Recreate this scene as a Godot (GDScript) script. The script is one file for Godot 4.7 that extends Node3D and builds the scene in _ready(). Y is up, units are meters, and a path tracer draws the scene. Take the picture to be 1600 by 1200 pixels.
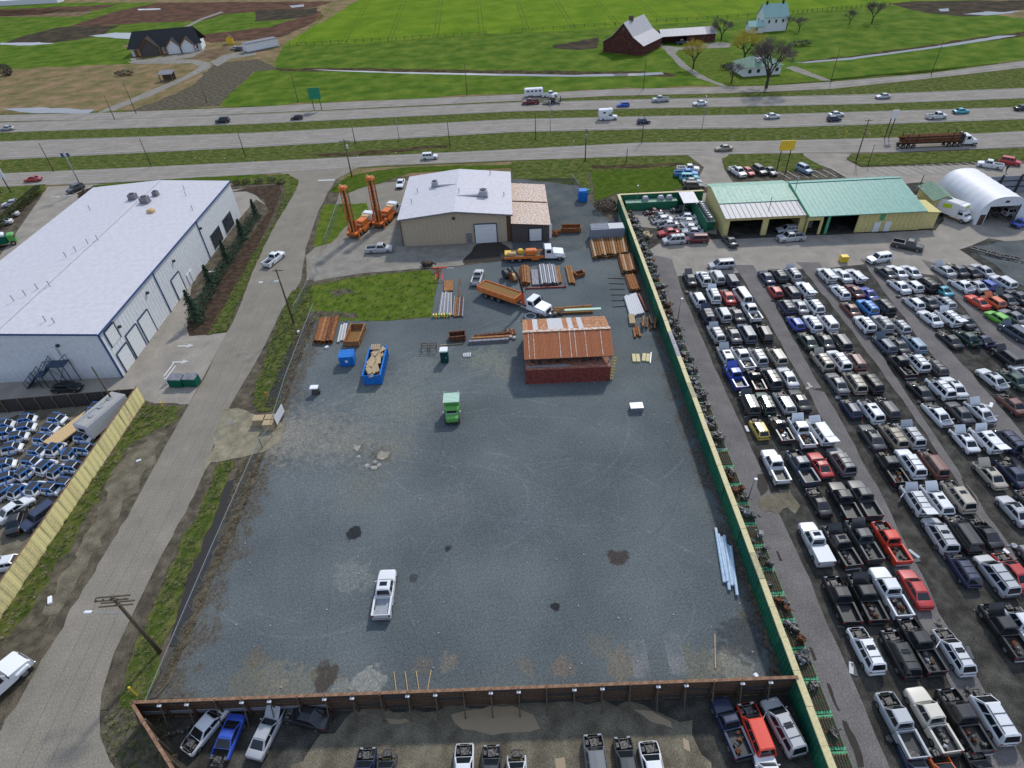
extends Node3D
# An aerial view of a gravel contractor's yard between a side road and a car salvage yard, farm fields beyond the highway.

var mats := {}
var taken := {}
var rng := RandomNumberGenerator.new()


func _ready() -> void:
	rng.seed = 4711
	sky_and_camera()
	make_materials()
	make_ground()
	make_roads()
	make_farmland()
	make_buildings()
	make_fences()
	make_vehicles()
	make_yard_things()
	make_parts_racks()
	make_poles_and_signs()
	make_plants()
	make_small_things()


func sky_and_camera() -> void:
	var cam := Camera3D.new()
	cam.name = "camera"
	cam.position = Vector3(0,57.5,0)
	cam.rotation_order = EULER_ORDER_YXZ
	cam.rotation_degrees = Vector3(-40.2,1.0,-3.2)
	cam.fov = 64.45
	cam.near = 0.5
	cam.far = 4000
	add_child(cam)
	cam.current = true
	var sun := DirectionalLight3D.new()
	sun.name = "sun"
	sun.light_energy = 1.05
	sun.light_color = Color(1.0,0.985,0.955)
	sun.light_angular_distance = 4.0
	sun.shadow_enabled = true
	add_child(sun)
	sun.look_at_from_position(Vector3.ZERO,Vector3(-0.42,-0.92,0.90),Vector3.UP)
	var env := Environment.new()
	env.background_mode = Environment.BG_SKY
	var sm := ProceduralSkyMaterial.new()
	sm.sky_top_color = Color(0.52,0.63,0.80)
	sm.sky_horizon_color = Color(0.78,0.83,0.90)
	sm.sky_curve = 0.18
	sm.ground_bottom_color = Color(0.25,0.27,0.22)
	sm.ground_horizon_color = Color(0.6,0.65,0.68)
	sm.sky_energy_multiplier = 1.05
	sm.sky_cover = cloud_cover()
	sm.sky_cover_modulate = Color(1,1,1,0.8)
	var sky := Sky.new()
	sky.sky_material = sm
	env.sky = sky
	env.tonemap_mode = Environment.TONE_MAPPER_LINEAR
	env.tonemap_exposure = 0.87
	env.sdfgi_enabled = true
	env.ssao_enabled = true
	env.ssil_enabled = true
	var we := WorldEnvironment.new()
	we.name = "world_environment"
	we.environment = env
	add_child(we)


func cloud_cover() -> ImageTexture:
	# broken cloud all round the sky: an equirectangular picture, sampled on the sphere so that it has no seam
	var n := FastNoiseLite.new()
	n.seed = 7
	n.frequency = 1.6
	n.fractal_octaves = 5
	var im := Image.create(512,256,false,Image.FORMAT_RGBA8)
	for j in 256:
		var th := PI * (j + 0.5) / 256.0
		for i in 512:
			var ph := TAU * i / 512.0
			var d := Vector3(sin(th) * cos(ph),cos(th) * 1.8,sin(th) * sin(ph))
			var c := smoothstep(-0.12,0.3,n.get_noise_3dv(d))
			if j > 132:
				c = 0.0
			var g := 0.86 + 0.12 * n.get_noise_3dv(d * 2.3 + Vector3(5,5,5))
			im.set_pixel(i,j,Color(g,g,g * 1.01,c))
	return ImageTexture.create_from_image(im)


# ---------------------------------------------------------------- naming and nodes

func numbered(called: String) -> String:
	if not taken.has(called):
		taken[called] = 0
		return called
	taken[called] += 1
	return "%s_%03d" % [called,taken[called]]


func tag(o: Node,label: String,category: String,group := "") -> void:
	o.set_meta("label",label)
	o.set_meta("category",category)
	if group != "":
		o.set_meta("group",group)


func thing(called: String,label: String,category: String,at := Vector3.ZERO,turn := 0.0,group := "") -> Node3D:
	var o := Node3D.new()
	o.name = numbered(called)
	add_child(o)
	o.position = at
	o.rotation.y = turn
	tag(o,label,category,group)
	return o


func part(parent: Node3D,called: String,mesh: Mesh,mat: Material,at := Vector3.ZERO,rot := Vector3.ZERO) -> MeshInstance3D:
	var o := MeshInstance3D.new()
	o.name = called
	o.mesh = mesh
	if mat:
		o.material_override = mat
	parent.add_child(o,true)
	o.position = at
	o.rotation = rot
	return o


func structure(called: String,mesh: Mesh,mat: Material,kind := "structure") -> MeshInstance3D:
	var o := part(self,numbered(called),mesh,mat)
	o.set_meta("kind",kind)
	return o


# ---------------------------------------------------------------- shapes

func flat() -> SurfaceTool:
	var st := SurfaceTool.new()
	st.begin(Mesh.PRIMITIVE_TRIANGLES)
	st.set_smooth_group(-1)
	return st


func smooth() -> SurfaceTool:
	var st := SurfaceTool.new()
	st.begin(Mesh.PRIMITIVE_TRIANGLES)
	st.set_smooth_group(0)
	return st


func done(st: SurfaceTool) -> ArrayMesh:
	st.generate_normals()
	return st.commit()


func tri(st: SurfaceTool,a: Vector3,b: Vector3,c: Vector3) -> void:
	st.add_vertex(a)
	st.add_vertex(b)
	st.add_vertex(c)


func quad(st: SurfaceTool,a: Vector3,b: Vector3,c: Vector3,d: Vector3) -> void:
	# a b c d clockwise seen from the front
	tri(st,a,b,c)
	tri(st,a,c,d)


func box(st: SurfaceTool,c: Vector3,s: Vector3,turn := Basis()) -> void:
	var h := s * 0.5
	var p := []
	for i in 8:
		p.append(c + turn * Vector3(h.x if i & 1 else -h.x,h.y if i & 2 else -h.y,h.z if i & 4 else -h.z))
	quad(st,p[0],p[2],p[3],p[1])
	quad(st,p[5],p[7],p[6],p[4])
	quad(st,p[4],p[6],p[2],p[0])
	quad(st,p[1],p[3],p[7],p[5])
	quad(st,p[2],p[6],p[7],p[3])
	quad(st,p[4],p[0],p[1],p[5])


func box_mesh(s: Vector3,c := Vector3.ZERO) -> ArrayMesh:
	var st := flat()
	box(st,c,s)
	return done(st)


func soft_box(s: Vector3,r: float,c := Vector3.ZERO) -> ArrayMesh:
	# box with chamfered vertical and top edges
	var st := flat()
	var o := [Vector2(-s.x / 2 + r,-s.z / 2),Vector2(s.x / 2 - r,-s.z / 2),Vector2(s.x / 2,-s.z / 2 + r),Vector2(s.x / 2,s.z / 2 - r),Vector2(s.x / 2 - r,s.z / 2),Vector2(-s.x / 2 + r,s.z / 2),Vector2(-s.x / 2,s.z / 2 - r),Vector2(-s.x / 2,-s.z / 2 + r)]
	var ys := [-s.y / 2,s.y / 2 - r,s.y / 2]
	var top := []
	for q in o:
		top.append(Vector2(q.x * (1.0 - 2.0 * r / s.x),q.y * (1.0 - 2.0 * r / s.z)))
	for i in 8:
		var j := (i + 1) % 8
		quad(st,c + Vector3(o[j].x,ys[0],o[j].y),c + Vector3(o[i].x,ys[0],o[i].y),c + Vector3(o[i].x,ys[1],o[i].y),c + Vector3(o[j].x,ys[1],o[j].y))
		quad(st,c + Vector3(o[j].x,ys[1],o[j].y),c + Vector3(o[i].x,ys[1],o[i].y),c + Vector3(top[i].x,ys[2],top[i].y),c + Vector3(top[j].x,ys[2],top[j].y))
		tri(st,c + Vector3(top[i].x,ys[2],top[i].y),c + Vector3(0,ys[2],0),c + Vector3(top[j].x,ys[2],top[j].y))
		tri(st,c + Vector3(o[i].x,ys[0],o[i].y),c + Vector3(o[j].x,ys[0],o[j].y),c + Vector3(0,ys[0],0))
	return done(st)


func tube(st: SurfaceTool,a: Vector3,b: Vector3,ra: float,rb: float,n := 8,caps := true) -> void:
	var d := (b - a).normalized()
	var u := d.cross(Vector3.UP if absf(d.y) < 0.95 else Vector3.RIGHT).normalized()
	var v := d.cross(u)
	for i in n:
		var t0 := TAU * i / n
		var t1 := TAU * (i + 1) / n
		var e0 := u * cos(t0) + v * sin(t0)
		var e1 := u * cos(t1) + v * sin(t1)
		quad(st,a + e0 * ra,a + e1 * ra,b + e1 * rb,b + e0 * rb)
		if caps:
			tri(st,a,a + e1 * ra,a + e0 * ra)
			tri(st,b,b + e0 * rb,b + e1 * rb)


func hollow_pipe(length: float,r: float,wall: float,n := 12) -> ArrayMesh:
	# lies along z from 0 to -length, axis at height r
	var st := smooth()
	for k in 2:
		st.set_smooth_group(k + 1)
		var q := r if k == 0 else r - wall
		for i in n:
			var t0 := TAU * i / n
			var t1 := TAU * (i + 1) / n
			var a := Vector3(cos(t0) * q,r + sin(t0) * q,0)
			var b := Vector3(cos(t1) * q,r + sin(t1) * q,0)
			var l := Vector3(0,0,-length)
			if k == 0:
				quad(st,a,b,b + l,a + l)
			else:
				quad(st,b,a,a + l,b + l)
	st.set_smooth_group(-1)
	for i in n:
		var t0 := TAU * i / n
		var t1 := TAU * (i + 1) / n
		for z in [0.0,-length]:
			var a := Vector3(cos(t0) * r,r + sin(t0) * r,z)
			var b := Vector3(cos(t1) * r,r + sin(t1) * r,z)
			var c := Vector3(cos(t1) * (r - wall),r + sin(t1) * (r - wall),z)
			var d := Vector3(cos(t0) * (r - wall),r + sin(t0) * (r - wall),z)
			if z == 0.0:
				quad(st,b,a,d,c)
			else:
				quad(st,a,b,c,d)
	return done(st)


func prism(st: SurfaceTool,pts: Array,z0: float,z1: float) -> void:
	# outline in x, y extruded from z0 to z1
	var poly := PackedVector2Array()
	for p in pts:
		poly.append(p)
	var ids := Geometry2D.triangulate_polygon(poly)
	var area := 0.0
	for i in poly.size():
		area += poly[i].cross(poly[(i + 1) % poly.size()])
	for k in range(0,ids.size(),3):
		var a := poly[ids[k]]
		var b := poly[ids[k + 1]]
		var c := poly[ids[k + 2]]
		if (b - a).cross(c - a) < 0:
			var s := b
			b = c
			c = s
		tri(st,Vector3(a.x,a.y,z1),Vector3(c.x,c.y,z1),Vector3(b.x,b.y,z1))
		tri(st,Vector3(a.x,a.y,z0),Vector3(b.x,b.y,z0),Vector3(c.x,c.y,z0))
	for i in poly.size():
		var a := poly[i]
		var b := poly[(i + 1) % poly.size()]
		if area < 0:
			var s := a
			a = b
			b = s
		quad(st,Vector3(a.x,a.y,z1),Vector3(b.x,b.y,z1),Vector3(b.x,b.y,z0),Vector3(a.x,a.y,z0))


func sheet(poly_in: Array,y: float,rough := 0.0,step := 2.0) -> ArrayMesh:
	# a level sheet with the given outline [x, z, x, z ...]; its edge wanders by «rough» metres
	var pts := PackedVector2Array()
	var n := poly_in.size() / 2
	var jig := FastNoiseLite.new()
	jig.seed = 3
	jig.frequency = 0.35
	for i in n:
		var a := Vector2(poly_in[2 * i],poly_in[2 * i + 1])
		var j := (i + 1) % n
		var b := Vector2(poly_in[2 * j],poly_in[2 * j + 1])
		var k := maxi(1,int(a.distance_to(b) / step)) if rough > 0.0 else 1
		for m in k:
			var p := a.lerp(b,float(m) / k)
			if rough > 0.0:
				p += Vector2(jig.get_noise_2d(p.x,p.y),jig.get_noise_2d(p.x + 90.0,p.y)) * rough * 1.8
			pts.append(p)
	var ids := Geometry2D.triangulate_polygon(pts)
	var st := flat()
	for k in range(0,ids.size(),3):
		var t := [pts[ids[k]],pts[ids[k + 1]],pts[ids[k + 2]]]
		if (t[1] - t[0]).cross(t[2] - t[0]) < 0:
			t = [t[0],t[2],t[1]]
		for q in t:
			st.set_normal(Vector3.UP)
			st.set_uv(Vector2(q.x,q.y))
			st.set_uv2(Vector2(q.x * 0.8 + q.y * 0.6,-q.x * 0.6 + q.y * 0.8))
			st.add_vertex(Vector3(q.x,y,q.y))
	return st.commit()


func strip(line: Array,width: float,y: float) -> Array:
	# outline of a band of that width along a line [x, z, x, z ...]
	var l := []
	var r := []
	var n := line.size() / 2
	for i in n:
		var p := Vector2(line[2 * i],line[2 * i + 1])
		var a := Vector2(line[2 * maxi(i - 1,0)],line[2 * maxi(i - 1,0) + 1])
		var b := Vector2(line[2 * mini(i + 1,n - 1)],line[2 * mini(i + 1,n - 1) + 1])
		var d := (b - a).normalized().orthogonal() * width * 0.5
		l.append(p + d)
		r.append(p - d)
	r.reverse()
	var o := []
	for p in l + r:
		o.append(p.x)
		o.append(p.y)
	return o


# ---------------------------------------------------------------- materials

func lin(c: Color,k := 1.0) -> Color:
	return Color(clampf(c.r * k,0,1),clampf(c.g * k,0,1),clampf(c.b * k,0,1)).linear_to_srgb()


func noise_tex(seed_: int,freq: float,stops: Array,size := 512,octaves := 5,kind := FastNoiseLite.TYPE_SIMPLEX_SMOOTH) -> NoiseTexture2D:
	var n := FastNoiseLite.new()
	n.seed = seed_
	n.noise_type = kind
	n.frequency = freq
	n.fractal_octaves = octaves
	n.fractal_gain = 0.6
	var g := Gradient.new()
	var offs := PackedFloat32Array()
	var cols := PackedColorArray()
	for i in stops.size():
		offs.append(0.12 + 0.76 * i / float(maxi(1,stops.size() - 1)))
		cols.append(stops[i])
	g.offsets = offs
	g.colors = cols
	var t := NoiseTexture2D.new()
	t.width = size
	t.height = size
	t.seamless = true
	t.noise = n
	t.color_ramp = g
	return t


var fine_tex := {}


func fine(v: float) -> NoiseTexture2D:
	var k := int(v * 100)
	if not fine_tex.has(k):
		var a := Color(1.0 - v,1.0 - v,1.0 - v)
		fine_tex[k] = noise_tex(100 + k,0.035,[a,Color(1,1,1)],512,5)
	return fine_tex[k]


func ground_mat(called: String,c: Color,spread: float,coarse_m: float,fine_v: float,fine_m: float,other := Color(-1,0,0),rough := 0.95) -> StandardMaterial3D:
	# coarse patches of two tones over coarse_m metres, times a fine grain over fine_m metres
	var m := StandardMaterial3D.new()
	m.resource_name = called
	var k := 1.0 / (1.0 - fine_v * 0.45)
	var o := c if other.r < 0 else other
	m.albedo_texture = noise_tex(hash(called) % 1000,0.012,[lin(c,k * (1.0 - spread)),lin(c,k),lin(o,k),lin(o,k * (1.0 + spread))],512,6)
	m.uv1_scale = Vector3.ONE / coarse_m
	m.detail_enabled = true
	m.detail_blend_mode = BaseMaterial3D.BLEND_MODE_MUL
	m.detail_albedo = fine(fine_v)
	m.detail_uv_layer = BaseMaterial3D.DETAIL_UV_2
	m.uv2_scale = Vector3.ONE / fine_m
	m.roughness = rough
	m.metallic_specular = 0.12
	mats[called] = m
	return m


var grain_tex := {}


func grain(spread: float) -> NoiseTexture2D:
	var k := clampi(int(round(spread * 14.0)),1,5)
	if not grain_tex.has(k):
		var v := k / 14.0
		grain_tex[k] = noise_tex(300 + k,0.02,[Color(1 - v,1 - v,1 - v),Color(1 - v * 0.5,1 - v * 0.5,1 - v * 0.5),Color(1,1,1)],512,6)
	return grain_tex[k]


func worn_mat(called: String,c: Color,spread: float,tile_m: float,other := Color(-1,0,0),rough := 0.7,metal := 0.0) -> StandardMaterial3D:
	# for built things: one patchy layer, triplanar in world space; two-toned where the second colour differs in hue
	var m := StandardMaterial3D.new()
	m.resource_name = called
	if other.r >= 0 and absf(other.g / other.r - c.g / c.r) > 0.03:
		m.albedo_texture = noise_tex(hash(called) % 1000,0.02,[lin(c,1.0 - spread),lin(c),lin(other),lin(other,1.0 + spread)],256,5)
	else:
		m.albedo_texture = grain(spread)
		m.albedo_color = lin(c if other.r < 0 else c.lerp(other,0.5),1.0 + spread * 0.5)
	m.uv1_triplanar = true
	m.uv1_world_triplanar = true
	m.uv1_scale = Vector3.ONE / tile_m
	m.roughness = rough
	m.metallic = metal
	m.metallic_specular = 0.2 if rough >= 0.65 else 0.4
	mats[called] = m
	return m


func plain(called: String,c: Color,rough := 0.6,metal := 0.0) -> StandardMaterial3D:
	var m := StandardMaterial3D.new()
	m.resource_name = called
	m.albedo_color = lin(c)
	m.roughness = rough
	m.metallic = metal
	mats[called] = m
	return m


func paint(c: Color) -> StandardMaterial3D:
	var key := "paint" + c.to_html()
	if mats.has(key):
		return mats[key]
	var m := plain(key,c,0.42)
	m.resource_name = "car paint"
	m.clearcoat_enabled = true
	m.clearcoat = 0.45
	m.clearcoat_roughness = 0.12
	return m


func make_materials() -> void:
	ground_mat("gravel_plain",Color(0.128,0.143,0.145),0.2,40,0.5,3,Color(0.142,0.152,0.15))
	ground_mat("asphalt_pale",Color(0.255,0.23,0.187),0.10,34,0.22,4,Color(0.27,0.24,0.196))
	ground_mat("asphalt_highway",Color(0.285,0.259,0.224),0.10,50,0.2,6,Color(0.314,0.281,0.245))
	ground_mat("asphalt_lot",Color(0.307,0.279,0.238),0.12,30,0.22,4,Color(0.338,0.303,0.257))
	ground_mat("asphalt_lane",Color(0.182,0.168,0.161),0.12,26,0.24,4,Color(0.202,0.184,0.175))
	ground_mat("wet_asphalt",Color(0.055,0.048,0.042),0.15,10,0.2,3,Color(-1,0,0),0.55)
	ground_mat("shoulder_dirt",Color(0.115,0.0966,0.072),0.25,14,0.45,2.5,Color(0.161,0.137,0.099))
	ground_mat("mud_yard",Color(0.068,0.064,0.056),0.3,16,0.5,2.2,Color(0.098,0.094,0.08))
	ground_mat("mud_tracks",Color(0.171,0.149,0.108),0.25,18,0.35,3,Color(0.214,0.189,0.136))
	ground_mat("verge_grass",Color(0.0828,0.121,0.0228),0.3,12,0.5,1.6,Color(0.143,0.15,0.0455))
	ground_mat("lawn",Color(0.0997,0.157,0.0192),0.25,16,0.4,2.0,Color(0.133,0.171,0.0288))
	ground_mat("lawn_deep",Color(0.0642,0.115,0.0128),0.2,14,0.35,2.0,Color(0.091,0.129,0.016))
	ground_mat("weeds",Color(0.125,0.112,0.078),0.35,9,0.6,1.4,Color(0.175,0.15,0.105))
	ground_mat("field_bright",Color(0.109,0.191,0.01),0.12,120,0.15,30,Color(0.136,0.209,0.013))
	ground_mat("field_green",Color(0.0813,0.152,0.0144),0.25,70,0.3,9,Color(0.119,0.173,0.0216))
	ground_mat("field_olive",Color(0.196,0.165,0.072),0.25,60,0.3,9,Color(0.261,0.182,0.102))
	ground_mat("soil_brown",Color(0.0975,0.0547,0.0378),0.2,60,0.3,8,Color(0.137,0.0741,0.0473))
	ground_mat("soil_dark",Color(0.055,0.045,0.0323),0.25,50,0.3,8,Color(0.077,0.062,0.0382))
	ground_mat("soil_tan",Color(0.176,0.12,0.0723),0.25,40,0.35,6,Color(0.22,0.16,0.0935))
	ground_mat("bank_earth",Color(0.065,0.0475,0.0263),0.3,20,0.4,3,Color(0.1,0.0808,0.0375))
	ground_mat("concrete_apron",Color(0.26,0.242,0.207),0.12,20,0.25,3,Color(0.29,0.272,0.229))
	ground_mat("gate_dirt",Color(0.276,0.246,0.171),0.2,12,0.35,2.5,Color(0.331,0.293,0.204))
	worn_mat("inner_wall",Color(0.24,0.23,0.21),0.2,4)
	ground_mat("bark_mulch",Color(0.066,0.0462,0.0323),0.25,9,0.5,1.5,Color(0.096,0.066,0.0456))
	var wtr := plain("water",Color(0.035,0.035,0.03),0.06)
	wtr.metallic_specular = 0.8
	plain("muddy_water",Color(0.28,0.21,0.125),0.5)
	plain("ditch_water",Color(0.038,0.036,0.034),0.5).metallic_specular = 0.25
	plain("silt_water",Color(0.24,0.235,0.22),0.05).metallic_specular = 1.0
	worn_mat("line_paint",Color(0.55,0.55,0.53),0.2,3)
	plain("glass",Color(0.012,0.016,0.02),0.06)
	plain("window_glass",Color(0.03,0.04,0.05),0.08)
	plain("tyre",Color(0.018,0.018,0.019),0.85)
	plain("alloy",Color(0.35,0.35,0.36),0.35,0.7)
	plain("lamp_clear",Color(0.6,0.62,0.62),0.15)
	plain("lamp_red",Color(0.35,0.02,0.02),0.2)
	plain("black_trim",Color(0.025,0.025,0.026),0.5)
	plain("engine_bay",Color(0.016,0.015,0.015),0.8)
	worn_mat("engine_metal",Color(0.06,0.058,0.055),0.5,1.2,Color(0.13,0.12,0.11),0.55,0.3)
	worn_mat("rust",Color(0.19,0.075,0.032),0.35,3,Color(0.27,0.115,0.05),0.85)
	worn_mat("rust_dark",Color(0.10,0.05,0.032),0.4,3,Color(0.17,0.075,0.042),0.85)
	worn_mat("rust_tan",Color(0.27,0.125,0.055),0.3,3,Color(0.33,0.165,0.08),0.85)
	worn_mat("rust_yellow",Color(0.24,0.135,0.05),0.3,3,Color(0.30,0.17,0.065),0.85)
	worn_mat("steel_grey",Color(0.17,0.17,0.19),0.25,3,Color(0.23,0.22,0.24),0.6,0.2)
	worn_mat("galvanised",Color(0.34,0.36,0.38),0.15,3,Color(0.40,0.42,0.44),0.45,0.4)
	worn_mat("pipe_white",Color(0.55,0.55,0.57),0.15,3,Color(0.62,0.62,0.63),0.5)
	worn_mat("pipe_blue",Color(0.36,0.48,0.60),0.12,3,Color(0.43,0.54,0.65),0.45)
	worn_mat("lumber",Color(0.45,0.34,0.20),0.25,2,Color(0.53,0.41,0.26),0.8)
	worn_mat("old_wood",Color(0.13,0.105,0.08),0.35,2,Color(0.19,0.155,0.12),0.9)
	worn_mat("pallet_wood",Color(0.085,0.06,0.042),0.4,1.5,Color(0.14,0.095,0.065),0.9)
	worn_mat("pole_wood",Color(0.12,0.095,0.065),0.3,2,Color(0.16,0.13,0.09),0.9)
	worn_mat("white_roof",Color(0.539,0.522,0.552),0.05,14,Color(0.586,0.557,0.578),0.45)
	worn_mat("white_wall",Color(0.694,0.717,0.725),0.08,10,Color(0.739,0.75,0.757),0.6)
	worn_mat("blue_trim",Color(0.05,0.09,0.20),0.1,5)
	worn_mat("white_door",Color(0.74,0.75,0.74),0.04,5)
	worn_mat("beige_wall",Color(0.446,0.365,0.261),0.10,6,Color(0.51,0.423,0.304),0.65)
	worn_mat("dark_wall",Color(0.055,0.05,0.045),0.2,4)
	worn_mat("grey_siding",Color(0.10,0.09,0.085),0.3,3,Color(0.14,0.125,0.115),0.85)
	worn_mat("rust_roof",Color(0.374,0.139,0.0678),0.12,4,Color(0.455,0.18,0.088),0.75)
	worn_mat("rust_roof_light",Color(0.37,0.165,0.08),0.3,4,Color(0.48,0.28,0.17),0.75)
	worn_mat("pale_sheet",Color(0.57,0.561,0.563),0.08,4)
	var spotted := worn_mat("rust_spotted",Color(0.52,0.50,0.48),0.06,12,Color(0.40,0.21,0.10),0.6)
	spotted.albedo_texture = noise_tex(81,0.09,[lin(Color(0.60,0.58,0.57)),lin(Color(0.58,0.54,0.51)),lin(Color(0.44,0.25,0.14)),lin(Color(0.34,0.14,0.06))],256,4)
	worn_mat("container_red",Color(0.19,0.045,0.038),0.25,4,Color(0.24,0.065,0.05),0.55)
	worn_mat("container_top",Color(0.30,0.13,0.09),0.25,3,Color(0.36,0.19,0.13),0.75)
	worn_mat("green_roof",Color(0.115,0.29,0.237),0.07,8,Color(0.135,0.32,0.262),0.5)
	worn_mat("pale_green_roof",Color(0.209,0.372,0.28),0.12,7,Color(0.271,0.421,0.331),0.55)
	worn_mat("clear_sheet",Color(0.38,0.368,0.378),0.12,4,Color(0.437,0.423,0.422),0.5)
	worn_mat("yellow_wall",Color(0.625,0.537,0.241),0.12,5,Color(0.7,0.598,0.253),0.7)
	worn_mat("fabric_white",Color(0.757,0.75,0.763),0.03,6,Color(0.795,0.779,0.781),0.55)
	worn_mat("fence_green",Color(0.0138,0.127,0.065),0.15,5,Color(0.0207,0.154,0.08),0.6)
	worn_mat("fence_green_faded",Color(0.022,0.135,0.085),0.2,4)
	worn_mat("fence_cap_worn",Color(0.45,0.40,0.24),0.2,4)
	worn_mat("fence_yellow_faded",Color(0.78,0.66,0.32),0.12,5)
	worn_mat("rack_green",Color(0.06,0.30,0.14),0.15,3,Color(0.09,0.36,0.19),0.6)
	worn_mat("rack_pale",Color(0.24,0.38,0.26),0.2,3,Color(0.32,0.44,0.33),0.65)
	worn_mat("fence_cap",Color(0.56,0.48,0.24),0.12,5,Color(0.62,0.55,0.31),0.6)
	worn_mat("fence_yellow",Color(0.85,0.73,0.33),0.08,6,Color(0.85,0.74,0.35),0.6)
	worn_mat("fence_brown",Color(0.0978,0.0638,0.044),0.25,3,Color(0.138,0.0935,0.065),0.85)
	worn_mat("fence_rail",Color(0.22,0.125,0.075),0.25,3,Color(0.28,0.17,0.11),0.8)
	worn_mat("fence_bluegrey",Color(0.25,0.28,0.33),0.12,3)
	worn_mat("fence_dark",Color(0.055,0.052,0.05),0.25,3,Color(0.08,0.075,0.07),0.85)
	worn_mat("concrete",Color(0.38,0.37,0.35),0.15,3)
	worn_mat("mesh_wire",Color(0.30,0.32,0.33),0.1,3,Color(-1,0,0),0.5,0.4)
	worn_mat("rig_orange",Color(0.62,0.16,0.03),0.12,3,Color(0.68,0.20,0.05),0.5)
	worn_mat("rig_tan",Color(0.60,0.42,0.22),0.15,2)
	worn_mat("bin_blue",Color(0.01,0.13,0.46),0.12,3,Color(0.015,0.17,0.52),0.45)
	worn_mat("bin_green",Color(0.012,0.12,0.075),0.12,2)
	worn_mat("toilet_green",Color(0.01,0.06,0.055),0.1,2)
	worn_mat("lime",Color(0.10,0.32,0.07),0.12,2,Color(0.13,0.37,0.09),0.45)
	worn_mat("pale_mint",Color(0.52,0.70,0.56),0.06,2)
	worn_mat("barn_red",Color(0.095,0.036,0.03),0.3,6,Color(0.13,0.055,0.045),0.85)
	worn_mat("barn_roof",Color(0.437,0.414,0.423),0.12,12,Color(0.503,0.478,0.477),0.5)
	worn_mat("shingle_dark",Color(0.035,0.037,0.042),0.2,8)
	worn_mat("shingle_green",Color(0.16,0.24,0.18),0.15,6,Color(0.20,0.28,0.21),0.8)
	worn_mat("teal_roof",Color(0.30,0.46,0.42),0.08,8)
	worn_mat("timber_orange",Color(0.35,0.16,0.05),0.2,3)
	plain("sign_green",Color(0.01,0.22,0.11),0.5)
	plain("sign_white",Color(0.72,0.73,0.73),0.5)
	plain("sign_yellow",Color(0.72,0.48,0.03),0.5)
	plain("sign_dark",Color(0.03,0.03,0.035),0.5)
	plain("signal_orange",Color(0.75,0.20,0.02),0.5)
	plain("signal_red",Color(0.62,0.07,0.035),0.5)
	plain("white_gloss",Color(0.75,0.76,0.77),0.3)
	plain("stair_blue",Color(0.025,0.05,0.09),0.5)
	plain("skin",Color(0.45,0.27,0.19),0.6)
	plain("cloth_dark",Color(0.02,0.02,0.025),0.9)
	plain("cloth_grey",Color(0.12,0.12,0.14),0.9)
	worn_mat("bark",Color(0.075,0.06,0.05),0.3,1.5)
	plain("twig_brown",Color(0.13,0.105,0.09),0.9)
	plain("twig_grey",Color(0.17,0.15,0.15),0.9)
	var leaf := StandardMaterial3D.new()
	leaf.resource_name = "leaf"
	leaf.vertex_color_use_as_albedo = true
	leaf.roughness = 0.85
	leaf.backlight_enabled = true
	leaf.backlight = Color(0.12,0.15,0.05)
	mats["leaf"] = leaf
	var blade := StandardMaterial3D.new()
	blade.resource_name = "blade"
	blade.vertex_color_use_as_albedo = true
	blade.roughness = 0.9
	mats["blade"] = blade

# ---------------------------------------------------------------- ground

func ground(called: String,mat: String,y: float,outline: Array,rough := 0.0,step := 2.0) -> MeshInstance3D:
	return structure(called,sheet(outline,y,rough,step),mats[mat])


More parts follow.
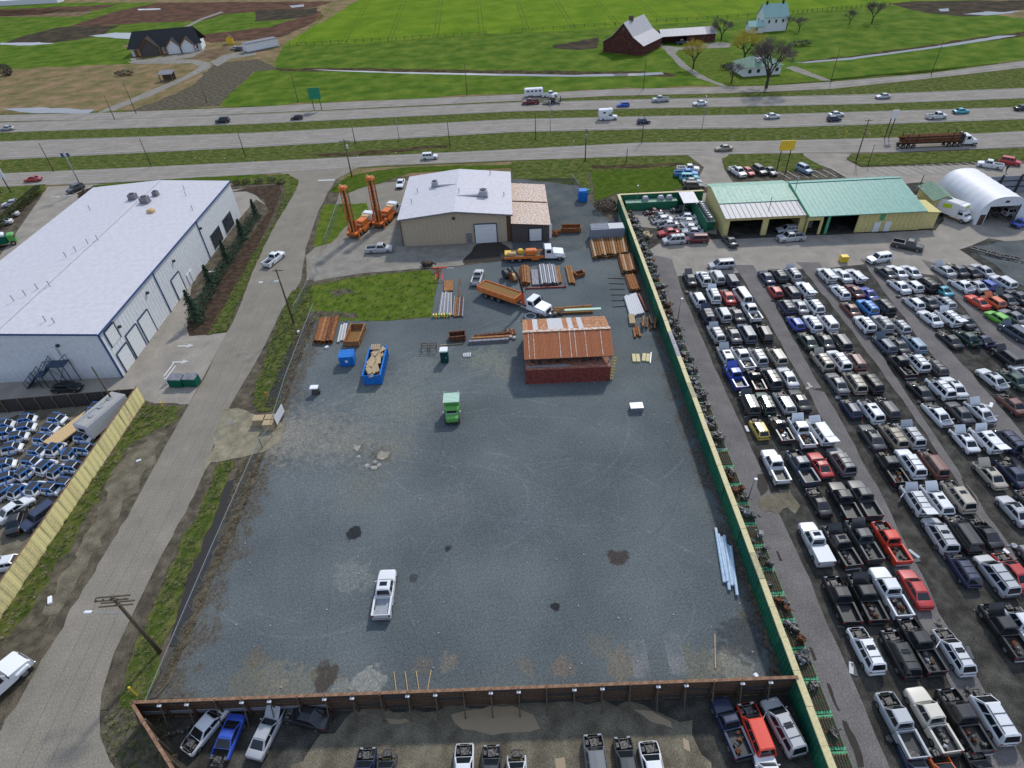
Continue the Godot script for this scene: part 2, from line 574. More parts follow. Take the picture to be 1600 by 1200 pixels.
func make_ground() -> void:
	ground("ground","field_olive",-0.02,[-2500,300,2500,300,2500,-2600,-2500,-2600])
	# the dirt and thin grass that everything near stands on
	ground("dirt_verge","shoulder_dirt",0.0,[-150,30,140,30,140,-150,-150,-150])
	make_gravel_yard()
	# salvage yard on the far side of the green fence
	ground("salvage_yard_ground","mud_yard",0.02,[22.9,20,130,20,130,-112,100,-132,22.9,-127])
	ground("fenced_lot","asphalt_lot",0.04,[21.7,-117.56,40.59,-111.51,46.82,-131.62,24.02,-130.12],0.2)
	ground("shop_forecourt","asphalt_lot",0.03,[24.78,-105.36,30.03,-109.85,41.22,-109.24,82.23,-108.8,86.34,-112.61,92.99,-126.05,114.92,-132.28,113.58,-111.07,102.08,-95.36,90.28,-104.72,82.65,-100.89,83.55,-93.69,77.4,-89.88,64.48,-97.34,57.25,-96.62,29.42,-96.01,24.89,-93.53],0.3)
	ground("gravel_patch","gravel_plain",0.05,[84.53,-101.7,109.78,-105.88,86.46,-74.02,85.42,-87.48],0.5)
	# the lanes between the blocks of wrecks
	ground("lane","asphalt_lane",0.04,[24.66,-105.37,29.66,-102.37,28.87,-92.1,28.77,-71.93,28.95,-53.68,28.92,-36.82,28.92,-27.26,28.89,-17.37,28.91,-12.49,24.39,-12.62,24.18,-21.34,24.16,-30.9,24.22,-39.14,24.21,-46.31,24.07,-60.87,24.66,-84.37],0.15)
	ground("lane","asphalt_lane",0.06,[40.42,-98.92,43.83,-98.6,43.41,-89.75,42.51,-74.11,42.12,-64.21,40.17,-63.79,40.07,-68.81,40.52,-81.2,40.42,-90.02],0.15)
	ground("lane","asphalt_lane",0.06,[40.27,-64.06,42.31,-63.37,41.54,-46.34,40.14,-30.22,39.79,-17.35,39.36,-12.99,36.51,-13.08,37.13,-19.86,37.78,-31.69,38.91,-45.52],0.2)
	ground("lane","asphalt_lane",0.06,[51.82,-99.02,55.76,-98.65,53.38,-65.67,51.67,-42.07,50.54,-29.12,48.02,-25.48,49.29,-31.88,50.98,-45.83,51.8,-59.06,52.3,-77.57],0.2)
	ground("lane","asphalt_lane",0.06,[63.54,-99.09,66.01,-98.14,64.33,-74.08,63.44,-53.52,63.07,-46.14,58.17,-39.14,60.16,-56.07,61.12,-73.51],0.2)
	ground("lane","asphalt_lane",0.06,[74.09,-98.07,76.7,-95.48,75.67,-78.34,74.74,-62.79,69.61,-55.47,71.19,-71.13],0.2)
	for q in [[28.28,-48.88,29.34,-49.02,28.81,-46.55,27.73,-45.54,27.63,-47.1],[29.58,-48.81,29.93,-48.48,29.9,-46.2,29.52,-46.41],[26.53,-24.1,26.83,-23.97,26.7,-21.78,26.52,-21.9],[26.5,-21.05,26.84,-20.83,27.1,-19.21,26.87,-17.3,26.36,-17.31,26.47,-19.23],[26.15,-27.56,26.45,-27.42,26.61,-26.32,26.33,-26.21],[26.83,-38.03,27.03,-38.02,27.05,-36.91,26.78,-36.92],[51.8,-47.26,51.96,-46.75,51.5,-42.98,51.19,-43.18],[47.95,-34.86,48.07,-34.4,47.66,-32.31,47.53,-32.81],[50.48,-80.39,50.93,-79.99,50.64,-77.88,50.2,-78.26]]:
		structure("oil_stain",sheet(q,0.07,0.12,0.5),mats["wet_asphalt"])
	ground("worn_patch","mud_tracks",0.065,[26.57,-44.29,29.02,-46.05,30.63,-46.35,30.34,-44.09,29.15,-43.23,27,-43.34],0.5,0.7)
	ground("worn_patch","mud_tracks",0.035,[30.03,-46.78,31.41,-46.41,31.64,-44.02,30.94,-43.14,30.05,-44.1],0.5,0.7)
	# muddy yard behind the brown board fence
	ground("back_yard_ground","mud_yard",0.02,[-35.2,-23.3,22.8,-23.3,22.8,10,-40,10])
	ground("muddy_track","mud_tracks",0.04,[-21.05,-18.83,-18.97,-21.27,-15.88,-23.02,-7.8,-23.28,2.6,-23.29,9.42,-22.83,13.3,-21.2,14.32,-17.7,14.11,-15,-20.95,-16.05],0.5,1.0)
	ground("puddle","muddy_water",0.06,[-7.59,-22.57,-5.48,-23.14,-2.02,-23.13,-0.22,-22.31,0.51,-20.97,-2.07,-20.8,-5.43,-21.22,-7.37,-21.81],0.25,0.8)
	ground("puddle","muddy_water",0.06,[8.66,-22.42,10.45,-22.25,11.78,-21.36,11.72,-20.84,10,-21.42],0.15,0.6)
	ground("puddle","muddy_water",0.06,[-13.49,-22.45,-11.65,-22.44,-11.15,-22.1,-12.84,-21.95],0.15,0.6)
	ground("puddle","muddy_water",0.06,[1.57,-18.78,2.34,-18.95,2.43,-18.08,1.62,-17.92],0.15,0.6)
	ground("puddle","muddy_water",0.06,[12.51,-19.95,13,-19.68,12.91,-18.89,12.43,-19.11],0.12,0.5)
	# west lot of small cars
	ground("small_car_lot","mud_tracks",0.02,[-71.48,-59.32,-70.65,-67.02,-57.4,-70.13,-55.37,-67.97,-55.78,-34.42,-57.35,-25.34,-73.61,-39.65],0.0)
	# the lawn and drive in front of the beige workshop
	ground("workshop_drive","asphalt_pale",0.02,[-40.37,-115.36,-39.6,-126.36,-41.34,-142.24,-31.14,-146.44,-24.93,-147.27,-23.09,-112.78,-0.36,-112.41,-0.11,-106.01,-15.32,-104.96,-29.88,-103.13,-39.17,-100.9,-41.75,-110.59],0.2)
	ground("workshop_drive","concrete_apron",0.03,[-33,-121,-22.25,-122.9,-21.08,-112.31,-8.73,-111.07,-9.72,-103.92,-29.75,-102.4,-37.82,-100.31,-40.96,-109.46],0.2)
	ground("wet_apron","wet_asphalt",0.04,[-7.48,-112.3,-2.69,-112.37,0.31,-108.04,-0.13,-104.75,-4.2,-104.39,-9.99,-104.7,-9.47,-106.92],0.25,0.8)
	ground("lawn","lawn",0.04,[-37.5,-98.9,-29.58,-101.43,-16.11,-102.57,-14.58,-100.05,-14.45,-93.77,-14.79,-86.85,-22.53,-85.94,-31.38,-86.66,-36.84,-87.49],0.35,1.2)
	ground("bare_patch","weeds",0.05,[-34.38,-96.6,-30.65,-97.39,-29.48,-95.51,-33.01,-94.52],0.5,0.6)
	ground("bare_patch","weeds",0.05,[-36.85,-90.26,-27.99,-89.12,-27.11,-87.28,-36.49,-87.85],0.4,0.6)
	ground("lawn","lawn_deep",0.04,[-43.72,-142.53,-43.43,-146.37,-40.88,-152.2,-34.02,-155.1,-25.92,-156.3,0.42,-154.5,0.38,-152.4,-25.49,-152.3,-31.26,-147.26,-36.95,-143.62,-38.83,-141.18],0.3,1.5)
	ground("lawn","lawn",0.04,[-43.66,-135.2,-38.47,-135.31,-35.55,-125.92,-37.64,-115.65,-41.33,-114.34],0.3,1.2)
	ground("lawn","lawn",0.04,[-39.93,-135.13,-33.62,-134.75,-30.96,-125.42,-35.92,-125.64],0.3,1.2)
	ground("lawn","verge_grass",0.02,[0.67,-150.6,19.11,-149.88,18.46,-135.04,15.19,-139.15,0.26,-145.7],0.3,1.5)
	ground("lawn","lawn_deep",0.05,[19.6,-147.3,40.22,-147.1,39.52,-135.4,36.48,-133.58,24.12,-133.63,18.54,-129.73],0.2,1.5)
	ground("side_gravel","gravel_plain",0.02,[0.24,-144.9,15.65,-143.75,17.64,-128.14,21.74,-115.2,22.29,-94.87,6.32,-96.31,-0.47,-106.56],0.3)


func track(buf: PackedFloat32Array,wpx: int,hpx: int,s: float,x0: float,z0: float,pts: Array,width: float,gain: float,wob: FastNoiseLite) -> void:
	for i in pts.size() - 1:
		var a: Vector2 = pts[i]
		var b: Vector2 = pts[i + 1]
		var k := int(a.distance_to(b) * s * 1.2) + 1
		for m in k:
			var p := a.lerp(b,float(m) / k)
			var g := gain * clampf(0.55 + 1.1 * wob.get_noise_2d(p.x * 3.0,p.y * 3.0),0.0,1.3)
			var cx := int((p.x - x0) * s)
			var cy := int((p.y - z0) * s)
			var r := int(width * s * 0.5)
			for dy in range(-r,r + 1):
				for dx in range(-r,r + 1):
					var ix := cx + dx
					var iy := cy + dy
					if ix >= 0 and iy >= 0 and ix < wpx and iy < hpx:
						var q := iy * wpx + ix
						buf[q] = lerpf(buf[q],1.0 + g,0.5)


func make_gravel_yard() -> void:
	# the crushed-stone surface with its wheel marks, dust, soil and oil: a map over the yard, 12 pixels a metre
	var x0 := -36.0
	var z0 := -114.0
	var s := 12.0
	var wpx := int(59.5 * s)
	var hpx := int(91.0 * s)
	var n1 := FastNoiseLite.new()
	n1.seed = 5
	n1.frequency = 0.055
	n1.fractal_octaves = 5
	var n2 := FastNoiseLite.new()
	n2.seed = 9
	n2.frequency = 1.9
	n2.fractal_octaves = 3
	n2.fractal_gain = 0.7
	var n3 := FastNoiseLite.new()
	n3.seed = 31
	n3.frequency = 0.16
	n3.fractal_octaves = 4
	var marks := PackedFloat32Array()
	marks.resize(wpx * hpx)
	marks.fill(1.0)
	var r := RandomNumberGenerator.new()
	r.seed = 99
	var gate := Vector2(-34,-60.5)
	for t in 46:
		# pairs of wheel marks that fan out from the gate and sweep round the yard
		var c: Vector2
		var rad: float
		var a0: float
		var sweep: float
		if t < 26:
			var to := Vector2(r.randf_range(-22,20),r.randf_range(-88,-28))
			var mid := (gate + to) * 0.5 + Vector2(r.randf_range(-5,5),r.randf_range(-12,12))
			for side in [-0.9,0.9]:
				var pts := []
				for k in 25:
					var u := k / 24.0
					var p := gate.lerp(mid,u).lerp(mid.lerp(to,u),u)
					var d := (mid.lerp(to,u) - gate.lerp(mid,u)).normalized().orthogonal()
					pts.append(p + d * side + Vector2(0,r.randf_range(-0.03,0.03)))
				track(marks,wpx,hpx,s,x0,z0,pts,0.3,r.randf_range(-0.12,0.3),n3)
		else:
			c = Vector2(r.randf_range(-24,16),r.randf_range(-66,-30))
			rad = r.randf_range(5,15)
			a0 = r.randf_range(0,TAU)
			sweep = r.randf_range(0.8,3.0)
			for side in [-0.9,0.9]:
				var pts := []
				for k in 33:
					var a := a0 + sweep * k / 32.0
					pts.append(c + Vector2(cos(a),sin(a)) * (rad + side))
				track(marks,wpx,hpx,s,x0,z0,pts,0.28,r.randf_range(-0.12,0.28),n3)
	# [x, z, radius, tone r, g, b, strength]: oil, soil, moss and stone dust where the photograph shows them
	var spots := []
	for q in [[Vector3(-20.09,0,-42.86),1.05,Color(0.025,0.0263,0.0287),0.9],[Vector3(-8.85,0,-40.16),0.5,Color(0.025,0.025,0.025),0.8],[Vector3(-12.41,0,-36.63),0.55,Color(0.0375,0.035,0.0325),0.6],[Vector3(2.39,0,-32.65),0.55,Color(0.0225,0.0225,0.025),0.85],[Vector3(9.74,0,-38.2),1.1,Color(0.0625,0.0375,0.0275),0.75],[Vector3(-15.23,0,-34.72),0.3,Color(0.0375,0.0375,0.0375),0.4],[Vector3(-19.52,0,-26.46),1.5,Color(0.075,0.0525,0.035),0.75],[Vector3(-15.46,0,-25.78),1.7,Color(0.419,0.411,0.364),0.75],[Vector3(-18.11,0,-25.47),0.9,Color(0.388,0.372,0.31),0.5],[Vector3(-24.73,0,-26.6),1.8,Color(0.295,0.256,0.171),0.5],[Vector3(-22.36,0,-25.68),2.2,Color(0.295,0.271,0.186),0.5],[Vector3(-27.05,0,-26.21),2.0,Color(0.232,0.202,0.132),0.5],[Vector3(-26.81,0,-28.4),1.2,Color(0.217,0.155,0.093),0.5],[Vector3(-10.49,0,-27.15),1.0,Color(0.248,0.186,0.132),0.4],[Vector3(-8.06,0,-27.36),1.0,Color(0.31,0.248,0.171),0.5],[Vector3(2.85,0,-26.33),1.2,Color(0.264,0.194,0.132),0.6],[Vector3(-0.75,0,-26.77),0.9,Color(0.248,0.186,0.124),0.45],[Vector3(8.31,0,-26.72),1.6,Color(0.264,0.202,0.132),0.6],[Vector3(6.71,0,-28.34),1.4,Color(0.202,0.178,0.116),0.45],[Vector3(15.38,0,-26.15),2.0,Color(0.232,0.209,0.132),0.55],[Vector3(18.91,0,-26.01),1.8,Color(0.372,0.349,0.279),0.6],[Vector3(20.24,0,-28.43),2.3,Color(0.0562,0.06,0.065),0.6],[Vector3(17.52,0,-26.37),1.3,Color(0.31,0.279,0.217),0.5],[Vector3(-21.66,0,-56.12),1.1,Color(0.075,0.075,0.0688),0.8],[Vector3(-21.98,0,-56.49),0.55,Color(0.558,0.527,0.465),0.95],[Vector3(-18.36,0,-54.89),1.5,Color(0.0625,0.0625,0.0562),0.85],[Vector3(-18.42,0,-54.78),0.75,Color(0.589,0.512,0.388),0.95],[Vector3(-19.22,0,-52.94),0.85,Color(0.075,0.075,0.0688),0.8],[Vector3(-19.2,0,-52.83),0.5,Color(0.512,0.48,0.419),0.95],[Vector3(-20,0,-53.2),0.3,Color(0.558,0.527,0.465),0.9],[Vector3(-18.53,0,-53.23),0.3,Color(0.558,0.527,0.465),0.8],[Vector3(-19.11,0,-53.82),0.3,Color(0.527,0.496,0.449),0.8],[Vector3(-17.73,0,-55.2),0.35,Color(0.465,0.449,0.388),0.8],[Vector3(-21.44,0,-54.85),0.3,Color(0.465,0.449,0.419),0.8],[Vector3(-26.49,0,-56.87),0.4,Color(0.465,0.449,0.403),0.6],[Vector3(-24.31,0,-56.63),0.5,Color(0.341,0.326,0.295),0.5],[Vector3(-5.02,0,-74.1),4.5,Color(0.264,0.279,0.217),0.6],[Vector3(-2.09,0,-71.07),2.6,Color(0.279,0.271,0.217),0.5],[Vector3(-19.75,0,-66.44),7.0,Color(0.24,0.256,0.225),0.55],[Vector3(-14.77,0,-72.75),5.0,Color(0.232,0.248,0.225),0.5],[Vector3(-15.7,0,-63.45),5.0,Color(0.248,0.256,0.217),0.45],[Vector3(-30.07,0,-59.25),7.5,Color(0.287,0.271,0.232),0.85],[Vector3(-23.65,0,-57.65),6.0,Color(0.279,0.267,0.225),0.7],[Vector3(-17.43,0,-56.1),4.5,Color(0.256,0.248,0.202),0.55],[Vector3(-34.52,0,-59.52),4.5,Color(0.31,0.295,0.256),0.9],[Vector3(-20.55,0,-49.74),5.0,Color(0.232,0.232,0.194),0.45],[Vector3(-9.28,0,-47.13),5.0,Color(0.194,0.209,0.209),0.4],[Vector3(-25.38,0,-50),6.0,Color(0.202,0.225,0.232),0.5],[Vector3(0.63,0,-44.71),6.0,Color(0.178,0.198,0.209),0.4],[Vector3(-19.05,0,-37.16),2.2,Color(0.264,0.279,0.256),0.5],[Vector3(-29.52,0,-68.53),5.0,Color(0.186,0.209,0.225),0.5],[Vector3(17.26,0,-99.92),5.0,Color(0.217,0.217,0.194),0.35],[Vector3(-6.28,0,-86.93),5.0,Color(0.178,0.194,0.209),0.4]]:
		spots.append([q[0].x,q[0].z,q[1],q[2],q[3] * (0.75 if q[2].r > 0.1 and q[0].z > -32.0 else 1.0)])
	var field := PackedFloat32Array()
	field.resize(wpx * hpx * 3)
	for j in hpx:
		var z := z0 + j / s
		for i in wpx:
			var x := x0 + i / s
			var a := n1.get_noise_2d(x,z)
			var g := n2.get_noise_2d(x,z)
			var q := (j * wpx + i)
			var v := (1.0 + 0.22 * a + 0.17 * g) * marks[q]
			var dust := clampf(0.5 + a * 1.2,0.0,1.0)
			field[q * 3] = lerpf(0.138,0.160,dust) * v
			field[q * 3 + 1] = lerpf(0.160,0.180,dust) * v
			field[q * 3 + 2] = lerpf(0.166,0.180,dust) * v
	# soil that creeps in along the fences, in clods and tongues
	for j in hpx:
		var z := z0 + j / s
		for i in wpx:
			var x := x0 + i / s
			var e := minf(minf(absf(x - 22.7) * 1.0,absf(x + 33.6) * 0.9),absf(z + 23.6) * 1.5 + 0.7)
			if e < 2.6:
				var k := smoothstep(1.9,0.4,e + 2.2 * n3.get_noise_2d(x * 2.0,z * 2.0))
				if k > 0.0:
					var q := (j * wpx + i) * 3
					var t := 0.8 + 0.9 * n2.get_noise_2d(x + 50.0,z)
					field[q] = lerpf(field[q],0.15 * t,k * 0.7)
					field[q + 1] = lerpf(field[q + 1],0.125 * t,k * 0.7)
					field[q + 2] = lerpf(field[q + 2],0.09 * t,k * 0.7)
	for p in spots:
		var rr: float = p[2] * 1.35
		for j in range(maxi(0,int((p[1] - rr - z0) * s)),mini(hpx,int((p[1] + rr - z0) * s))):
			for i in range(maxi(0,int((p[0] - rr - x0) * s)),mini(wpx,int((p[0] + rr - x0) * s))):
				var x := x0 + i / s
				var z := z0 + j / s
				var d: float = Vector2(x - p[0],z - p[1]).length() / p[2]
				var wob: float = 0.55 * n3.get_noise_2d(x * 4.0 + p[0],z * 4.0) + 0.3 * n2.get_noise_2d(x * 0.5,z * 0.5)
				var k: float = smoothstep(1.05,0.75 if p[2] < 2.5 else 0.1,d + wob) * p[4]
				if k > 0.0:
					var q := (j * wpx + i) * 3
					var t := 1.0 + 0.4 * n2.get_noise_2d(x,z)
					var c: Color = p[3]
					field[q] = lerpf(field[q],c.r * t,k)
					field[q + 1] = lerpf(field[q + 1],c.g * t,k)
					field[q + 2] = lerpf(field[q + 2],c.b * t,k)
	# two worn pale wheel pads near the board fence and scattered pale stones
	for p in [[Vector3(10.15,0,-26.96),1.6,3.6],[Vector3(13.61,0,-27.31),1.6,4.0]]:
		for j in range(int((p[0].z - p[2] * 0.5 - z0) * s),int((p[0].z + p[2] * 0.5 - z0) * s)):
			for i in range(int((p[0].x - p[1] * 0.5 - x0) * s),int((p[0].x + p[1] * 0.5 - x0) * s)):
				if i < 0 or j < 0 or i >= wpx or j >= hpx:
					continue
				var k := clampf(0.5 + 1.2 * n3.get_noise_2d(i * 0.12,j * 0.12),0.0,0.8)
				var q := (j * wpx + i) * 3
				for c in 3:
					field[q + c] = lerpf(field[q + c],[0.26,0.265,0.27][c],k)
	var bytes := PackedByteArray()
	bytes.resize(wpx * hpx * 3)
	for q in bytes.size():
		bytes[q] = int(255.0 * pow(clampf(field[q],0.0,1.0),0.4545))
	var tex := ImageTexture.create_from_image(Image.create_from_data(wpx,hpx,false,Image.FORMAT_RGB8,bytes))
	var m := StandardMaterial3D.new()
	m.resource_name = "crushed stone"
	m.albedo_texture = tex
	m.roughness = 0.95
	m.metallic_specular = 0.12
	m.uv1_scale = Vector3(1.0 / 59.5,1.0 / 91.0,1)
	m.uv1_offset = Vector3(36.0 / 59.5,114.0 / 91.0,0)
	m.detail_enabled = true
	m.detail_blend_mode = BaseMaterial3D.BLEND_MODE_MUL
	m.detail_albedo = fine(0.25)
	m.detail_uv_layer = BaseMaterial3D.DETAIL_UV_2
	m.uv2_scale = Vector3.ONE / 4.5
	mats["crushed_stone"] = m
	structure("gravel_yard",sheet([-35.49,-87.38,-22.53,-85.94,-14.74,-86.27,-13.94,-102.85,-0.12,-105.25,12.67,-107.34,23.12,-124.22,24.18,-105.42,25.14,-77.11,24.49,-47.28,23.28,-24.68,22.98,-23.83,-34.75,-24.98,-34.69,-26.55,-34.61,-37.87,-34.41,-53.92,-33.73,-58.26,-33.29,-61.45,-34.16,-70.31],0.03,0.0),m)


# ---------------------------------------------------------------- roads

func ribbon(called: String,mat: String,y: float,top: Array,bottom: Array) -> void:
	var o := top.duplicate()
	for i in range(bottom.size() / 2 - 1,-1,-1):
		o.append(bottom[2 * i])
		o.append(bottom[2 * i + 1])
	ground(called,mat,y,o)


func marking(line: Array,width := 0.18,dash := 0.0,gap := 0.0,y := 0.09,mat := "line_paint") -> void:
	if dash == 0.0:
		structure("road_marking",sheet(strip(line,width,y),y),mats["line_paint"])
		return
	var st := flat()
	var carry := 0.0
	var n := line.size() / 2
	for i in n - 1:
		var a := Vector2(line[2 * i],line[2 * i + 1])
		var b := Vector2(line[2 * i + 2],line[2 * i + 3])
		var l := a.distance_to(b)
		var d := (b - a) / l
		var e := d.orthogonal() * width * 0.5
		var t := carry
		while t < l:
			var p := a + d * t
			var q := a + d * minf(t + dash,l)
			for v in [p + e,q + e,q - e,p + e,q - e,p - e]:
				st.set_normal(Vector3.UP)
				st.add_vertex(Vector3(v.x,y,v.y))
			t += dash + gap
		carry = t - l
	structure("lane_marking",st.commit(),mats[mat])


func between(a: Array,b: Array,t: float) -> Array:
	var o := []
	for i in mini(a.size(),b.size()):
		o.append(lerpf(a[i],b[i],t))
	return o


func make_roads() -> void:
	# grass between the carriageways
	ground("highway_verge","verge_grass",0.01,[-244.4,-202.1,-176.4,-225.6,-84.79,-218.9,1.6,-217.9,85.12,-213.2,177.1,-227.3,282.7,-247.5,178.5,-139.6,126.54,-150,83.76,-150.7,0.46,-156.7,-36.84,-157.3,-59.69,-156.7,-106.83,-155,-132.83,-156.6,-193,-148.59])
	ground("highway_verge_strip","verge_grass",0.02,[-218.2,-174.8,-146.06,-177.5,-72.02,-177,0.88,-179.1,71.1,-171.7,138.71,-168.7,204.3,-166.3,201.5,-163.4,135.85,-164.3,69.41,-166.7,0.73,-171.1,-70.4,-171.6,-142.67,-172.2,-211.6,-168],0.6,3.0)
	ground("bank_of_ditch","bank_earth",0.03,[-57.45,-169.8,-41.58,-170.1,-27.51,-170.6,-16.97,-171.7,-16.81,-169.1,-27.23,-168.1,-40.96,-166.6,-51.41,-166.6],0.8,2.0)
	var ft := [-258.2,-216.5,-175.3,-224,-134.38,-220.1,-84.56,-218.2,-50.02,-218.4,1.59,-217.1,33.56,-217.4,69.68,-213.8,84.88,-212.4,105.85,-213.1,138.98,-217,176.5,-226.5,296.6,-261.9]
	var fb := [-249.7,-207.6,-170.5,-216.2,-130.71,-212.5,-82.31,-210.8,-48.6,-210.3,1.45,-209.8,32.55,-210.1,67.71,-206.7,82.62,-205.8,102.63,-205.4,135.86,-211.2,171,-218.1,284.5,-249.3]
	ribbon("far_frontage_road","asphalt_highway",0.05,ft,fb)
	marking(between(ft,fb,0.5),0.2)
	var wt := [-248.4,-206.2,-169.7,-215.1,-82.09,-210.1,1.43,-208.4,41.95,-204.8,80.92,-200.7,109.34,-198.1,156.8,-196.4,231.7,-194.7]
	var wb := [-236.8,-194.2,-162.5,-203.6,-78.75,-199.1,1.24,-198.6,40.19,-195,77.71,-191.2,104.97,-188.5,150.3,-186.4,222,-184.6]
	ribbon("highway_westbound","asphalt_highway",0.05,wt,wb)
	marking(between(wt,wb,0.5),0.2,3,9)
	marking(between(wt,wb,0.22),0.2)
	marking(between(wt,wb,0.86),0.2)
	var et := [-230.8,-188,-156.9,-194.7,-76.15,-190.5,1.1,-191,38.88,-187.7,75.12,-183.6,145.34,-178.8,214,-176.4]
	var eb := [-213.6,-170.1,-146.06,-177.5,-72.18,-177.5,0.89,-179.4,36.86,-176.4,71.27,-172.2,139.04,-169.2,205.2,-167.2]
	ribbon("highway_eastbound","asphalt_highway",0.05,et,eb)
	marking(between(et,eb,0.42),0.2,3,9)
	marking(between(et,eb,0.68),0.2,3,9)
	marking(between(et,eb,0.88),0.2)
	marking(between(et,eb,0.10),0.2)
	ground("shoulder","concrete_apron",0.06,strip(between(et,eb,0.955),1.5,0.06))
	ground("shoulder","concrete_apron",0.06,strip(between(wt,wb,0.95),1.0,0.06))
	ground("shoulder","concrete_apron",0.06,strip(between(et,eb,0.03),1.0,0.06))
	ground("shoulder","concrete_apron",0.06,strip(between(wt,wb,0.05),0.9,0.06))
	var nt := [-203.6,-159.7,-139.12,-166.5,-103.55,-165.8,-68.63,-165.8,-33.87,-165.6,0.63,-165.4,34.94,-165.7,67.94,-162.3,100.21,-160,133.1,-160.1,200.6,-162.5]
	var nb := [-193,-148.59,-132.83,-156.6,-107.05,-155.5,-65.7,-156.2,-32.79,-158.1,0.47,-157.2,33.2,-155.9,64.9,-153.3,95.22,-149.99,126,-149.22,188.7,-150.2]
	ribbon("near_frontage_road","asphalt_highway",0.05,nt,nb)
	marking(between(nt,nb,0.45),0.15)
	marking(between(nt,nb,0.9),0.15)
	marking(between(nt,nb,0.12),0.15)
	# lanes darkened by tyres
	for q in [[wt,wb,[0.3,0.42,0.6,0.74]],[et,eb,[0.18,0.32,0.5,0.6,0.76]],[nt,nb,[0.2,0.34,0.56,0.76]]]:
		for t in q[2]:
			ground("tyre_worn_lane","asphalt_lot",0.06,strip(between(q[0],q[1],t),0.7,0.06),0.12,9.0)
	# side road down past the yard
	ground("side_road","asphalt_pale",0.06,[-61.16,-157.8,-53.22,-150.8,-52.28,-140.92,-52.28,-127.11,-51.31,-108.9,-49.19,-92.53,-48.8,-84.66,-48.22,-72.8,-48.3,-66.67,-47.92,-47.23,-48.24,-36.93,-48.4,-28.23,-48.6,-21.23,-48.08,-15.54,-30.51,-15.03,-35.31,-18.57,-36.92,-19.84,-38.94,-21.94,-40.65,-25.71,-41.19,-29.6,-41.27,-34.38,-41.31,-40.87,-40.68,-48.11,-41.42,-56.71,-42.16,-63.83,-41.44,-73.87,-41.24,-81,-41.28,-90.84,-40.29,-100.53,-42.55,-113.91,-43.93,-131.11,-44.03,-141.81,-43.7,-150,-39.39,-157.6],0.1)
	marking([-44.53,-65.32,-43.2,-46.98,-43.38,-36.71],0.09,30,4,0.1,"concrete_apron")
	marking([-42.63,-65.2,-42.17,-46.93,-42.39,-38.22],0.09,24,6,0.1,"concrete_apron")
	ground("road_edge_mud","shoulder_dirt",0.07,[-47.92,-47.23,-48.73,-47.46,-49.27,-37.28,-49.49,-28.9,-49.67,-22.52,-48.75,-19.72,-48.3,-21.48,-48.13,-28.1,-48.01,-36.76],0.25,1.0)
	ground("stop_line","line_paint",0.1,[-48.28,-150.4,-44.07,-150.3,-43.9,-149.45,-48.09,-149.56])
	# gateway of the gravel yard
	ground("gateway","gate_dirt",0.065,[-42.87,-65.9,-40.55,-65.06,-37.5,-63.53,-33.43,-61.97,-32.51,-57.95,-34.31,-56.4,-37.4,-55.44,-40.78,-54.95,-40.86,-52.43,-41.72,-57.55,-42.34,-61.25],0.5,1.0)
	ground("broken_paving","concrete_apron",0.09,[-41.7,-63.01,-40.91,-63.09,-40.18,-62.01,-41.02,-61.55],0.2,0.5)
	ground("broken_paving","concrete_apron",0.09,[-41.67,-59.59,-41.26,-59.93,-41,-59.18,-41.27,-58.71],0.2,0.5)
	ground("broken_paving","concrete_apron",0.09,[-41.03,-64.56,-40.46,-64.79,-40.19,-63.97,-40.71,-63.87],0.2,0.5)
	# car park and drives of the white warehouse
	ground("warehouse_paving","asphalt_lot",0.03,[-74.8,-64.58,-71.07,-67.74,-58.9,-70.23,-55.17,-67.96,-52.53,-66.67,-48.3,-66.67,-48.8,-84.66,-54.59,-84.19,-57.01,-88.15,-61.63,-102.47,-61.89,-121.03,-60.79,-140.07,-57.54,-136.8,-64.36,-146.57,-70.98,-147.38,-73.53,-150.1,-108.61,-155.2,-119.26,-154.9,-107.91,-117.05,-94.89,-60.71],0.0)
	ground("planting_bed","bark_mulch",0.10,[-55.03,-84.22,-51.94,-84.35,-52.29,-94.9,-52.8,-111.67,-53.76,-126.31,-55.73,-143.98,-57.72,-148.94,-63.21,-148.01,-68.44,-145.51,-64.79,-145.46,-59.11,-140.61,-55.72,-133.11,-55.96,-121.91,-56.14,-104.36,-57.27,-91.15,-56.46,-86.76],0.0)
	ground("verge","verge_grass",0.12,[-51.87,-84.16,-49.04,-85.05,-51.15,-108.37,-52.28,-127.11,-52.22,-141.28,-52.85,-149.96,-57.22,-155.5,-65.29,-154.9,-69.82,-149.63,-57.28,-149.69,-54.6,-143.84,-52.76,-127.8,-52.8,-111.67,-52.29,-94.9],0.25,1.2)
	ground("planting_bed","bark_mulch",0.06,[-108.94,-149.59,-104.12,-142.91,-102.46,-149.61,-92.75,-153.3,-73.68,-150.5,-73.58,-152.5,-81.49,-154,-97.06,-155.5,-106.38,-154.1],0.2,1.0)
	ground("verge","lawn_deep",0.09,[-107.26,-154.2,-90.59,-155.9,-65.7,-156.2,-58.69,-154.9,-53.5,-151.3,-57.05,-148.86,-64.36,-151.8,-73.28,-151.7,-91.2,-153.5,-105.49,-152.4],0.3,1.5)
	ground("verge","verge_grass",0.09,[-142.02,-155.2,-121.19,-156.8,-118.79,-153.2,-118.67,-149.58,-132.92,-141.82],0.3,1.5)
	# verge between the yellow fence and the side road
	ground("verge","weeds",0.04,[-55.04,-67.67,-48.3,-66.67,-48.05,-56.17,-47.92,-47.23,-48.24,-36.93,-48.77,-27.26,-51.35,-24.55,-55.25,-27.63,-55.68,-34.27],0.3,1.2)
